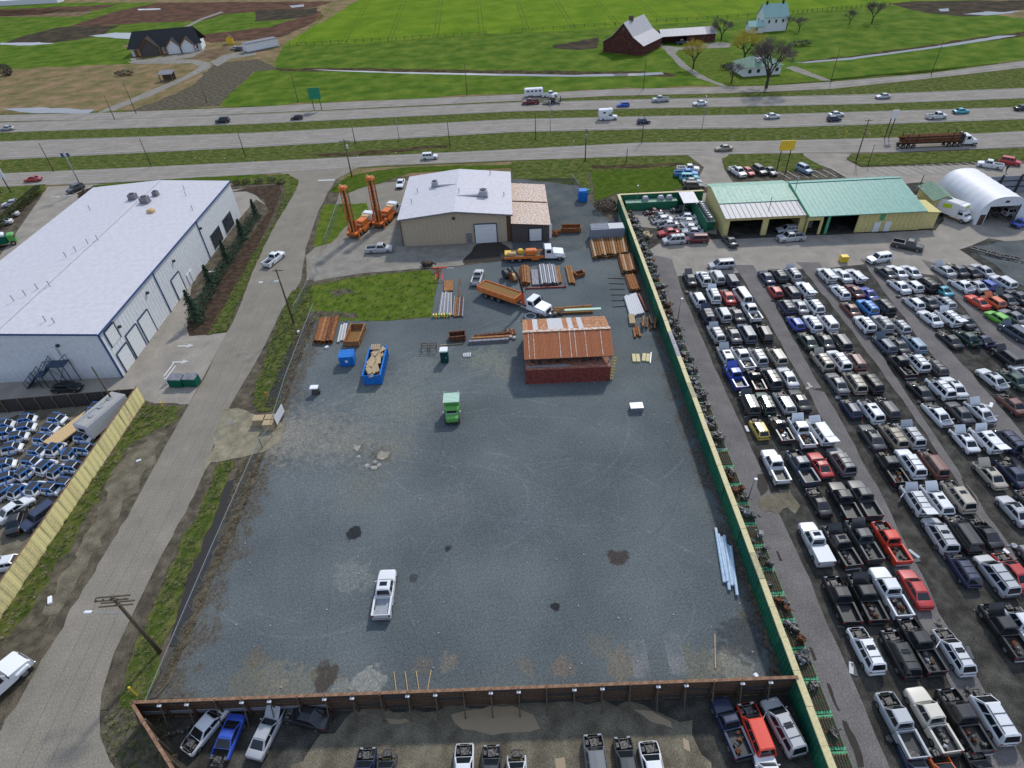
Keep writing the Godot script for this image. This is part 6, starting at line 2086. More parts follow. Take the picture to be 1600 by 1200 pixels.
const ORDINAL := ["first","second","third","fourth","fifth","sixth","seventh","eighth","ninth","tenth","eleventh","twelfth","thirteenth","fourteenth","fifteenth","sixteenth","seventeenth"]
const TONES := {
	"white": Color(0.66,0.67,0.68),"silver": Color(0.40,0.41,0.42),"grey": Color(0.14,0.145,0.15),"dark grey": Color(0.05,0.052,0.056),"black": Color(0.016,0.016,0.018),
	"navy": Color(0.018,0.028,0.07),"blue": Color(0.03,0.08,0.42),"bright blue": Color(0.03,0.22,0.55),"teal": Color(0.06,0.36,0.44),"slate": Color(0.06,0.085,0.12),
	"red": Color(0.42,0.028,0.025),"maroon": Color(0.12,0.012,0.018),"orange": Color(0.55,0.12,0.03),"beige": Color(0.36,0.32,0.25),"gold": Color(0.27,0.23,0.16),
	"green": Color(0.02,0.06,0.04),"lime green": Color(0.16,0.50,0.05),"yellow": Color(0.58,0.42,0.08),"cream": Color(0.58,0.54,0.46),"brown": Color(0.16,0.06,0.045),"bright red": Color(0.62,0.05,0.02),"pale blue": Color(0.2,0.28,0.36),
}


func state_words(state: String,kind: String) -> String:
	var s := ""
	if "s" in state:
		s = " with its nose removed"
	elif "o" in state and "t" in state:
		s = " with hood and tailgate raised"
	elif "o" in state:
		s = " with raised hood"
	elif "n" in state:
		s = " without a hood"
	elif "t" in state:
		s = " with raised tailgate"
	elif "c" in state:
		s = " with covered bed"
	elif "j" in state:
		s = " with loaded bed"
	return s


# wrecks of the salvage yard: [block, row, place in row, kind, colour, state, x, z, turn in degrees]
const WRECKS := [
	[0,0,0,"sedan","dark grey","o",30.9,-93.9,1],
	[0,0,1,"suv","white","ru",33.2,-93.7,2],
	[0,0,2,"suv","silver","",35.7,-94.0,1],
	[0,0,3,"minivan","navy","",37.8,-92.7,3],
	[0,1,0,"suv","white","n",30.7,-87.5,3],
	[0,1,1,"suv","white","o",33.5,-88.2,-0],
	[0,1,2,"sedan","red","n",35.8,-87.7,-0],
	[0,1,3,"van","white","",38.1,-87.4,4],
	[0,2,0,"suv","navy","or",30.9,-82.4,1],
	[0,2,1,"suv","silver","s",33.5,-82.5,1],
	[0,2,2,"sedan","dark grey","n",35.7,-82.5,4],
	[0,2,3,"pickup truck","white","j",38.2,-82.8,2],
	[0,3,0,"suv","silver","o",30.9,-77.1,4],
	[0,3,1,"sedan","grey","s",33.5,-76.9,2],
	[0,3,2,"minivan","slate","",35.6,-76.9,3],
	[0,3,3,"suv","black","n",38.3,-76.9,0],
	[0,4,0,"station wagon","silver","ou",30.9,-71.7,3],
	[0,4,1,"pickup truck","white","nj",33.2,-71.0,4],
	[0,4,2,"suv","silver","nr",35.5,-71.2,2],
	[0,4,3,"suv","beige","n",38.1,-70.8,3],
	[0,5,0,"pickup truck","blue","o",30.8,-66.6,3],
	[0,5,1,"small pickup","black","nj",33.5,-65.9,-0],
	[0,5,2,"minivan","dark grey","",35.6,-66.0,3],
	[0,5,3,"sedan","white","",38.1,-66.2,2],
	[0,6,0,"minivan","dark grey","o",31.0,-61.0,1],
	[0,6,1,"suv","green","r",33.1,-60.8,-0],
	[0,6,2,"station wagon","silver","n",35.8,-61.0,4],
	[0,6,3,"sedan","black","",37.9,-61.2,2],
	[0,7,0,"hatchback","yellow","s",30.8,-56.3,3],
	[0,7,1,"small pickup","dark grey","nj",33.4,-55.9,4],
	[0,7,2,"pickup truck","white","oj",35.8,-55.1,3],
	[0,7,3,"minivan","white","ot",38.2,-55.1,4],
	[0,8,0,"pickup truck","white","j",30.5,-49.5,1],
	[0,8,1,"pickup truck","slate","n",33.6,-49.2,4],
	[0,8,2,"coupe","red","",36.0,-49.5,2],
	[0,8,3,"suv","grey","r",38.6,-49.8,4],
	[0,9,0,"coupe","black","n",33.6,-44.0,4],
	[0,9,1,"pickup truck","black","",36.4,-43.9,-0],
	[0,9,2,"pickup truck","dark grey","",38.7,-44.0,0],
	[0,10,0,"pickup truck","white","cu",31.0,-38.4,1],
	[0,10,1,"pickup truck","black","oju",33.5,-37.9,4],
	[0,10,2,"pickup truck","dark grey","oj",36.1,-38.5,2],
	[0,10,3,"pickup truck","bright red","nj",38.9,-38.2,3],
	[0,11,0,"pickup truck","black","nj",30.9,-31.8,1],
	[0,11,1,"pickup truck","black","oj",33.4,-31.9,2],
	[0,11,2,"pickup truck","white","j",36.0,-32.4,1],
	[0,11,3,"sedan","red","",38.7,-32.7,1],
	[0,12,0,"suv","white","nru",31.0,-26.7,2],
	[0,12,1,"suv","black","nru",33.9,-26.2,2],
	[0,12,2,"pickup truck","black","nj",36.1,-26.9,4],
	[0,12,3,"station wagon","white","nrud",38.9,-26.3,3],
	[0,13,0,"pickup truck","silver","nj",30.9,-20.2,4],
	[0,13,1,"pickup truck","cream","j",33.7,-20.5,4],
	[0,13,2,"pickup truck","black","nj",36.3,-20.4,4],
	[0,13,3,"minivan","white","s",38.9,-20.7,3],
	[0,14,0,"sedan","navy","n",30.7,-16.5,0],
	[0,14,1,"coupe","orange","s",32.8,-16.4,4],
	[0,14,2,"sedan","black","n",35.8,-16.3,4],
	[1,0,0,"sedan","navy","",44.2,-93.3,4],
	[1,0,1,"station wagon","dark grey","r",46.6,-93.8,2],
	[1,0,2,"suv","silver","o",49.0,-93.9,3],
	[1,1,0,"hatchback","red","n",44.2,-88.8,1],
	[1,1,1,"station wagon","dark grey","",46.6,-88.3,4],
	[1,1,2,"suv","white","t",49.1,-88.6,2],
	[1,2,0,"suv","navy","s",44.2,-83.8,1],
	[1,2,1,"sedan","silver","",46.5,-83.8,-0],
	[1,2,2,"suv","white","n",48.6,-83.4,4],
	[1,3,0,"hatchback","blue","n",44.0,-79.1,4],
	[1,3,1,"suv","white","r",46.5,-78.7,-0],
	[1,3,2,"suv","white","n",48.9,-78.8,4],
	[1,4,0,"sedan","green","n",44.1,-74.3,2],
	[1,4,1,"sedan","dark grey","n",46.6,-74.2,0],
	[1,4,2,"minivan","dark grey","n",48.8,-73.8,1],
	[1,5,0,"suv","beige","o",44.2,-69.3,3],
	[1,5,1,"minivan","white","r",46.6,-69.2,4],
	[1,5,2,"suv","brown","n",48.8,-68.9,-0],
	[1,6,0,"sedan","grey","",44.3,-64.3,3],
	[1,6,1,"minivan","beige","nr",46.7,-64.3,-0],
	[1,6,2,"minivan","black","",48.8,-64.2,3],
	[1,7,0,"hatchback","navy","n",44.0,-59.2,1],
	[1,7,1,"suv","white","nu",46.2,-58.4,4],
	[1,7,2,"station wagon","dark grey","s",48.7,-59.2,4],
	[1,8,0,"sedan","dark grey","u",44.2,-53.7,2],
	[1,8,1,"suv","gold","nr",46.8,-53.7,4],
	[1,8,2,"suv","silver","or",49.0,-53.7,1],
	[1,9,0,"pickup truck","black","snj",44.1,-48.8,-0],
	[1,9,1,"suv","white","",46.6,-49.1,2],
	[1,9,2,"suv","brown","n",49.2,-48.9,-0],
	[1,10,0,"suv","white","ordt",44.4,-43.6,0],
	[1,10,1,"station wagon","white","ou",46.8,-43.6,2],
	[1,10,2,"suv","beige","nu",49.3,-43.9,3],
	[1,11,0,"minivan","silver","ru",44.5,-38.8,0],
	[1,11,1,"minivan","black","n",47.0,-38.9,-0],
	[1,11,2,"coupe","black","s",49.6,-39.0,4],
	[1,12,0,"station wagon","navy","nr",44.6,-34.8,1],
	[1,12,1,"minivan","silver","",47.4,-33.8,4],
	[1,12,2,"sedan","red","n",49.4,-34.2,4],
	[1,13,0,"pickup truck","black","oj",44.6,-28.0,1],
	[1,13,1,"pickup truck","white","sj",46.5,-28.3,2],
	[2,0,0,"suv","white","t",54.5,-92.9,4],
	[2,0,1,"sedan","white","",57.3,-92.9,5],
	[2,0,2,"station wagon","white","t",59.4,-92.5,4],
	[2,1,0,"station wagon","white","r",54.6,-87.6,4],
	[2,1,1,"sedan","maroon","",57.1,-87.6,5],
	[2,1,2,"coupe","blue","",59.0,-86.7,6],
	[2,2,0,"sedan","brown","n",54.2,-82.5,4],
	[2,2,1,"suv","bright blue","r",56.8,-82.4,4],
	[2,2,2,"minivan","black","r",59.4,-82.5,5],
	[2,3,0,"suv","white","r",54.3,-77.9,3],
	[2,3,1,"suv","silver","r",57.1,-77.9,3],
	[2,3,2,"station wagon","silver","n",59.5,-77.4,6],
	[2,4,0,"station wagon","slate","o",54.9,-72.7,4],
	[2,4,1,"sedan","dark grey","nu",57.0,-72.7,4],
	[2,4,2,"station wagon","pale blue","n",59.3,-72.6,2],
	[2,5,0,"pickup truck","black","snj",54.9,-67.7,4],
	[2,5,1,"suv","white","n",57.2,-68.0,4],
	[2,5,2,"station wagon","dark grey","n",59.5,-67.3,2],
	[2,6,0,"sedan","black","no",54.7,-62.0,5],
	[2,6,1,"suv","white","n",57.4,-62.2,5],
	[2,6,2,"sedan","white","u",59.4,-62.4,2],
	[2,7,0,"sedan","white","nt",54.5,-57.5,5],
	[2,7,1,"sedan","dark grey","",57.3,-57.4,4],
	[2,7,2,"sedan","white","otu",60.0,-57.5,5],
	[2,8,0,"sedan","white","ou",55.1,-52.5,3],
	[2,8,1,"suv","white","otu",57.6,-52.4,5],
	[2,8,2,"minivan","navy","s",60.1,-52.2,5],
	[2,9,0,"sedan","beige","ou",54.8,-46.9,2],
	[2,9,1,"sedan","navy","n",57.5,-46.9,2],
	[2,10,0,"sedan","silver","u",54.3,-41.6,5],
	[2,10,1,"sedan","dark grey","n",57.0,-42.4,6],
	[2,11,0,"suv","grey","",52.5,-35.0,3],
	[2,11,1,"sedan","white","",54.7,-35.5,4],
	[3,0,0,"sedan","dark grey","",65.0,-93.0,9],
	[3,0,1,"sedan","white","",66.9,-93.1,8],
	[3,0,2,"sedan","white","",69.2,-92.9,8],
	[3,1,0,"sedan","white","n",65.0,-88.5,8],
	[3,1,1,"hatchback","white","nd",67.3,-88.5,8],
	[3,1,2,"minivan","black","",69.5,-88.6,9],
	[3,1,3,"coupe","teal","s",71.3,-86.8,8],
	[3,2,0,"hatchback","white","n",64.7,-83.2,8],
	[3,2,1,"sedan","dark grey","u",67.0,-83.5,10],
	[3,2,2,"station wagon","silver","n",69.5,-83.1,7],
	[3,3,0,"sedan","white","r",65.0,-78.8,9],
	[3,3,1,"suv","white","otr",67.7,-78.6,10],
	[3,3,2,"sedan","dark grey","n",69.7,-78.0,8],
	[3,4,0,"sedan","black","n",65.0,-73.2,8],
	[3,4,1,"sedan","green","nt",67.6,-73.4,11],
	[3,4,2,"coupe","navy","st",69.7,-73.0,8],
	[3,5,0,"suv","black","o",70.3,-68.3,7],
	[3,6,0,"sedan","white","tu",65.5,-63.8,9],
	[3,6,1,"sedan","green","n",68.2,-63.6,10],
	[3,6,2,"sedan","white","",70.4,-64.5,7],
	[3,7,0,"sedan","brown","s",64.9,-58.7,8],
	[3,8,0,"hatchback","dark grey","o",61.0,-48.4,8],
	[4,0,0,"sedan","silver","o",75.0,-92.9,15],
	[4,0,1,"sedan","dark grey","n",77.1,-92.7,13],
	[4,0,2,"sedan","black","n",79.0,-92.3,15],
	[4,0,3,"sedan","silver","",81.3,-92.3,11],
	[4,1,0,"sedan","white","nt",75.1,-87.8,12],
	[4,1,1,"sedan","silver","n",77.3,-87.6,14],
	[4,1,2,"hatchback","blue","n",79.3,-88.0,15],
	[4,1,3,"suv","white","",82.1,-88.0,13],
	[4,2,0,"coupe","bright red","",74.8,-82.8,12],
	[4,2,1,"hatchback","orange","o",77.2,-82.6,11],
	[4,2,2,"sedan","dark grey","o",79.3,-83.1,13],
	[4,2,3,"sedan","dark grey","",81.9,-83.8,11],
	[4,3,0,"hatchback","lime green","",75.1,-78.2,15],
	[4,3,1,"sedan","grey","",77.5,-78.2,15],
	[4,3,2,"sedan","dark grey","n",79.7,-79.1,11],
	[4,4,0,"minivan","slate","o",75.3,-74.2,12],
	[4,4,1,"sedan","white","",77.4,-73.6,15],
	[5,0,0,"coupe","maroon","n",29.9,-122.3,97],
	[5,0,1,"sedan","black","n",35.8,-122.4,85],
	[5,1,0,"sedan","grey","n",30.7,-119.8,95],
	[5,1,1,"sedan","white","n",36.0,-118.7,80],
	[5,2,0,"sedan","white","n",30.9,-117.9,95],
	[5,2,1,"sedan","white","n",35.8,-116.3,80],
	[5,3,0,"sedan","white","o",31.7,-115.7,95],
	[5,3,1,"sedan","white","o",35.6,-113.7,80],
	[5,4,0,"sedan","red","",31.0,-112.0,95],
	[5,4,1,"sedan","silver","",35.8,-111.9,80],
	[5,5,0,"minivan","silver","",31.3,-108.6,92],
	[5,5,1,"minivan","maroon","",35.7,-108.7,88],
]


func make_vehicles() -> void:
	var r := RandomNumberGenerator.new()
	r.seed = 77
	for a in WRECKS:
		var where: String = ["first salvage block","second salvage block","third salvage block","fourth salvage block","fifth salvage block","fenced wreck lot"][a[0]]
		var label := "%s %s%s, %s in row %s of %s" % [a[4],a[3],state_words(a[5],a[3]),ORDINAL[a[2]],number_word(a[1]),where]
		var state: String = a[5]
		if ("n" in state or "s" in state) and r.randf() < 0.35:
			state += "w"
		if a[3] in ["suv","minivan","station wagon"] and not ("u" in state or "r" in state) and r.randf() < 0.5:
			state += "r"
		car(a[3],TONES[a[4]],Vector3(a[6],0.03,a[7]),deg_to_rad(a[8] + r.randf_range(-1.5,1.5)),state,label,"cars in " + where,r)
	make_small_cars(r)
	make_other_cars(r)
	make_trucks(r)


func number_word(i: int) -> String:
	return ["one","two","three","four","five","six","seven","eight","nine","ten","eleven","twelve","thirteen","fourteen","fifteen","sixteen"][i]


func make_small_cars(r: RandomNumberGenerator) -> void:
	# two-seaters with white panels, black roofs and blue safety cells; rows counted from the dark fence
	for a in SMALL_CARS:
		var o := car("microcar",TONES["white"],Vector3(a[3],0,a[4]),deg_to_rad(a[5]),a[2],"small white two-seater with black roof, %s in row %s by yellow fence" % [ORDINAL[a[1]],number_word(a[0])],"small two-seaters behind the yellow fence",r)
		var d := car_meshes("microcar")
		if not d.has("roof_panel"):
			var S: Array = SHAPES["microcar"]
			var st := flat()
			slab(st,Vector3(-0.52,1.58,-0.42),Vector3(0.52,1.58,-0.42),Vector3(0.52,1.58,0.88),Vector3(-0.52,1.58,0.88),0.03)
			d["roof_panel"] = done(st)
			for s in [-1.0,1.0]:
				st = flat()
				tube(st,Vector3(s * 0.72,0.95,0.2),Vector3(s * 0.60,1.52,0.0),0.1,0.1,6)
				tube(st,Vector3(s * 0.60,1.55,-0.45),Vector3(s * 0.60,1.56,0.85),0.09,0.09,6)
				tube(st,Vector3(s * 0.78,0.5,0.35),Vector3(s * 0.74,1.0,0.15),0.09,0.09,6)
				tube(st,Vector3(s * 0.78,0.5,0.35),Vector3(s * 0.78,0.42,-0.4),0.09,0.09,6)
				tube(st,Vector3(s * 0.70,0.98,-0.9),Vector3(s * 0.60,1.52,-0.45),0.07,0.07,6)
				d["safety_cell%d" % int(s)] = done(st)
		part(o,"roof_panel",d["roof_panel"],mats["black_trim"])
		for s in [-1,1]:
			part(o,"safety_cell",d["safety_cell%d" % s],paint(Color(0.03,0.16,0.45)))


const SMALL_CARS := [
	[0,0,"",-72.7,-63.0,-75],
	[0,1,"",-70.0,-63.9,-75],
	[0,2,"",-65.6,-63.8,-100],
	[0,3,"",-60.8,-65.7,-95],
	[1,0,"",-71.5,-61.4,-75],
	[1,1,"",-69.2,-62.3,-75],
	[1,2,"",-65.6,-61.9,-100],
	[1,3,"",-60.8,-63.8,-95],
	[2,0,"",-69.2,-60.5,-75],
	[2,1,"",-65.4,-59.8,-100],
	[2,2,"",-60.3,-62.1,-95],
	[3,0,"",-68.7,-58.3,-75],
	[3,1,"",-64.8,-57.5,-100],
	[3,2,"",-59.8,-59.8,-100],
	[4,0,"",-67.7,-55.2,-70],
	[4,1,"",-64.4,-55.6,-100],
	[4,2,"",-62.6,-57.9,-10],
	[4,3,"",-59.9,-56.8,-5],
	[4,4,"",-58.1,-57.5,-100],
	[5,0,"",-65.9,-52.9,-60],
	[5,1,"",-64.2,-53.7,-25],
	[5,2,"",-62.0,-54.7,-20],
	[5,3,"",-60.0,-53.8,-20],
	[5,4,"",-58.1,-54.3,-100],
	[6,0,"",-64.9,-50.7,-30],
	[6,1,"",-63.2,-50.7,-20],
	[6,2,"",-61.2,-51.0,-10],
	[6,3,"",-59.0,-50.7,-100],
	[6,4,"",-57.5,-51.4,-100],
]


func make_other_cars(r: RandomNumberGenerator) -> void:
	for a in OTHER_CARS:
		car(a[0],TONES[a[1]],Vector3(a[4],a[6],a[5]),deg_to_rad(a[3]),a[2],a[7],["vehicles on the highway","wrecks behind the board fence","parked and moving vehicles"][a[8]],r,"pale" if "l" in a[2] else "")


# [kind, colour, state, turn, x, z, height, label, group]
const OTHER_CARS := [
	["pickup truck","white","lu",0,-15.0,-34.5,0.05,"white pickup truck parked alone in the middle of gravel yard",2],
	["pickup truck","white","",-20,-47.5,-108.7,0.05,"white pickup truck driving down the side road",2],
	["pickup truck","silver","",-90,-26.9,-110.9,0.05,"silver crew pickup parked before the beige workshop",2],
	["sedan","white","",178,-26.7,-144.1,0.05,"white car parked beside the beige workshop roof",2],
	["small pickup","white","",-8,-6.9,-98.0,0.05,"small white pickup near the grey pipe stack",2],
	["sedan","black","",-90,-68.4,-71.2,0.05,"black car parked under the steel fire stair",2],
	["sedan","white","",100,-58.2,-40.1,0.05,"white car behind the yellow fence, near its lower end",2],
	["sedan","black","",20,-60.8,-46.2,0.05,"black car behind the yellow fence beside a white one",2],
	["suv","navy","",150,-58.1,-46.5,0.05,"navy car tight against the yellow fence",2],
	["sedan","white","",-30,-62.1,-47.9,0.05,"white car at the corner of the small-car lot",2],
	["minivan","silver","",93,37.7,-98.3,0.05,"grey minivan parked crosswise at the head of the first block",2],
	["suv","white","",100,66.1,-97.9,0.05,"white suv driving past the heads of the salvage rows",2],
	["pickup truck","dark grey","",-125,73.5,-102.3,0.05,"dark pickup truck in front of the green-roofed hall",2],
	["pickup truck","silver","",95,53.7,-107.5,0.05,"old silver pickup before the second open bay",2],
	["station wagon","silver","",92,54.4,-111.0,0.05,"silver car inside the second open bay",2],
	["sedan","dark grey","",10,41.8,-107.2,0.05,"grey wreck beside the corner of the repair shop",1],
	["pickup truck","white","",55,110.5,-137.8,0.05,"white pickup in the marked parking bays",2],
	["suv","red","",-130,115.9,-139.1,0.05,"red suv in the marked parking bays",2],
	["pickup truck","white","",195,53.5,-141.0,0.05,"white stake-bed pickup parked on the shop's west apron",2],
	["hatchback","red","",195,55.9,-140.6,0.05,"red hatchback parked beside the white stake-bed pickup",2],
	["suv","dark grey","",195,58.6,-141.1,0.05,"dark suv parked beside the red hatchback",2],
	["sedan","grey","",195,61.0,-140.5,0.05,"grey car parked beneath the yellow shop sign",2],
	["suv","pale blue","",200,68.9,-140.5,0.05,"pale blue suv parked east of the yellow shop sign",2],
	["pickup truck","white","",-100,42.6,-144.4,0.05,"white pickup at the back of the cluster by the lawn",2],
	["pickup truck","bright blue","",-100,41.4,-141.3,0.05,"blue pickup in the cluster by the lawn",2],
	["suv","teal","",-98,41.6,-139.0,0.05,"teal suv in the cluster by the lawn",2],
	["sedan","silver","",-98,41.8,-136.8,0.05,"silver car in the cluster by the lawn",2],
	["suv","dark grey","",-98,41.5,-134.1,0.05,"dark suv nearest the yellow fence in the cluster",2],
	["suv","white","",-92,83.9,-122.3,0.05,"white car behind the yellow hut",2],
	["suv","black","",95,-90.2,-202.4,0.05,"black suv on the westbound highway, west of another dark car",0],
	["hatchback","black","",95,-66.5,-201.8,0.05,"black hatchback on the westbound highway",0],
	["sedan","silver","",93,-161.3,-205.9,0.05,"silver car at the west edge of the highway",0],
	["suv","white","",-87,-21.1,-161.3,0.05,"white suv on the near frontage road",2],
	["pickup truck","white","",-88,13.8,-212.3,0.05,"white pickup pulling the horse trailer",2],
	["pickup truck","maroon","",92,7.3,-205.5,0.05,"dark red pickup with flat trailer on the highway",0],
	["hatchback","blue","",92,35.5,-197.9,0.05,"blue hatchback on the westbound highway",0],
	["pickup truck","silver","",92,47.6,-201.2,0.05,"silver pickup on the westbound highway",0],
	["sedan","white","",92,58.4,-195.3,0.05,"white sedan following the silver pickup",2],
	["hatchback","navy","",-87,38.7,-181.1,0.05,"dark hatchback behind the white camper truck",2],
	["sedan","white","",-88,75.0,-180.0,0.05,"white sedan alone on the eastbound highway",0],
	["sedan","white","",-88,92.6,-178.9,0.05,"white sedan beside a dark car on the highway",0],
	["hatchback","navy","",-88,90.5,-175.2,0.05,"dark blue hatchback beside a white sedan on the highway",0],
	["sedan","silver","",92,112.6,-193.1,0.05,"silver sedan alone on the westbound highway",0],
	["pickup truck","white","",-87,117.5,-173.0,0.05,"white pickup on the eastbound highway",0],
	["sedan","teal","",-87,126.1,-176.3,0.05,"teal sedan ahead of the white pickup",2],
	["sedan","black","",-85,143.1,-176.4,0.05,"black sedan at the edge of the eastbound highway",0],
	["sedan","beige","",93,54.7,-156.9,0.05,"beige sedan on the near frontage road",2],
	["sedan","red","",93,-125.6,-159.4,0.05,"red car on the near frontage road",2],
	["suv","dark grey","",155,-109.8,-151.1,0.05,"dark suv leaving the warehouse drive",2],
	["sedan","silver","",110,-121.5,-143.7,0.05,"silver car behind the hedge, farthest from the warehouse",2],
	["sedan","white","",110,-118.2,-136.9,0.05,"white car behind the hedge, upper of two",2],
	["sedan","white","",110,-117.0,-132.7,0.05,"white car behind the hedge, lower of two",2],
	["suv","dark grey","",80,-120.0,-308.9,0.05,"dark suv beside the site trailer",2],
	["sedan","silver","",80,-122.5,-311.8,0.05,"silver car beside the site trailer",2],
	["pickup truck","navy","",90,71.9,-277.3,0.05,"blue pickup parked in front of the long red shed",2],
	["sedan","white","n",150,-29.2,-22.0,0.05,"white stripped car in the corner behind the board fence",1],
	["coupe","blue","ns",172,-26.9,-21.0,0.05,"bright blue stripped car behind the board fence",1],
	["sedan","silver","o",-14,-23.6,-21.5,0.05,"silver sedan with dark raised hood behind the board fence",1],
	["sedan","black","n",75,-20.4,-22.7,0.05,"black wreck against the board fence",1],
	["sedan","navy","n",0,-14.4,-17.9,0.05,"navy wreck at the foot of the muddy track",1],
	["sedan","dark grey","s",0,-12.6,-17.8,0.05,"dark wreck beside the navy one",1],
	["sedan","white","n",0,-6.1,-17.9,0.05,"white wreck with missing hood beyond the puddle",1],
	["sedan","dark grey","n",0,-3.8,-17.7,0.05,"dark wreck between two pale ones",1],
	["sedan","white","s",0,-1.7,-17.4,0.05,"white nose-less wreck beyond the puddle",1],
	["suv","grey","n",2,4.9,-18.2,0.05,"grey suv wreck, first of three in a row",1],
	["sedan","dark grey","n",2,7.4,-17.9,0.05,"dark sedan wreck, second of three in a row",1],
	["sedan","white","n",2,9.5,-17.6,0.05,"white sedan wreck, third of three in a row",1],
	["small pickup","navy","j",10,16.7,-20.5,0.05,"navy small pickup beside the orange-red suv",2],
	["suv","bright red","n",6,18.7,-20.2,0.05,"orange-red suv without a hood near the green fence",2],
	["minivan","silver","urd",12,21.1,-20.4,0.05,"silver minivan with sunroof against the green fence",2],
	["suv","white","",0,18.7,-16.6,0.05,"white car below the silver minivan",2],
	["suv","white","",-90,100.4,-113.5,0.05,"white suv behind the fabric shed, upper",2],
	["sedan","blue","",-70,98.9,-108.9,0.05,"blue car beside the fabric shed mouth",2],
]

# ---------------------------------------------------------------- trucks and trailers (forward is -z)

func truck_wheels(o: Node3D,zs: Array,half: float,r := 0.5,wide := 0.3) -> void:
	var st := flat()
	tube(st,Vector3(-wide / 2,0,0),Vector3(wide / 2,0,0),r,r,14)
	var tm := done(st)
	st = flat()
	tube(st,Vector3(-wide / 2 - 0.01,0,0),Vector3(wide / 2 + 0.01,0,0),r * 0.55,r * 0.55,10)
	var rm := done(st)
	for z in zs:
		for s in [-1.0,1.0]:
			var w := part(o,"wheel",tm,mats["tyre"],Vector3(s * (half - wide / 2),r,z))
			part(w,"rim",rm,mats["alloy"])


func truck_cab(o: Node3D,z: float,m: Material,w := 1.15,nose := 1.9,h := 2.6) -> void:
	# conventional cab: back of the cab at z, hood in front of it
	var st := smooth()
	st.set_smooth_group(-1)
	var zc := z - 1.6
	var prof := [Vector2(z,0.7),Vector2(z,h),Vector2(zc + 0.35,h),Vector2(zc,1.75),Vector2(zc - nose,1.5),Vector2(zc - nose - 0.15,1.3),Vector2(zc - nose - 0.15,0.6),Vector2(zc,0.6)]
	var pts := []
	for p in prof:
		pts.append(Vector2(-p.x,p.y))
	prism(st,pts,-w,w)
	var c := part(o,"cab",done(st),m)
	c.rotation.y = PI / 2
	# glass
	st = flat()
	quad(st,Vector3(w * 0.9,1.8,zc - 0.02),Vector3(-w * 0.9,1.8,zc - 0.02),Vector3(-w * 0.86,h - 0.08,zc + 0.3),Vector3(w * 0.86,h - 0.08,zc + 0.3))
	part(o,"windscreen",done(st),mats["glass"])
	for s in [-1.0,1.0]:
		part(o,"side_window",box_mesh(Vector3(0.04,0.65,0.85)),mats["glass"],Vector3(s * (w + 0.01),2.05,z - 0.75))
		part(o,"headlight",box_mesh(Vector3(0.3,0.22,0.1)),mats["lamp_clear"],Vector3(s * w * 0.75,1.05,zc - nose - 0.18))
		part(o,"fender",soft_box(Vector3(0.5,0.4,1.3),0.1),m,Vector3(s * (w - 0.05),1.1,zc - nose * 0.55))
		part(o,"mirror",box_mesh(Vector3(0.15,0.5,0.1)),mats["sign_dark"],Vector3(s * (w + 0.25),2.0,zc + 0.1))
	part(o,"grille",box_mesh(Vector3(w * 1.1,0.75,0.06)),mats["black_trim"],Vector3(0,1.0,zc - nose - 0.17))
	part(o,"bumper",soft_box(Vector3(w * 2.0,0.35,0.25),0.05),mats["alloy"],Vector3(0,0.55,zc - nose - 0.25))
	part(o,"chassis",box_mesh(Vector3(0.9,0.3,1.0)),mats["black_trim"],Vector3(0,0.75,z + 0.3))


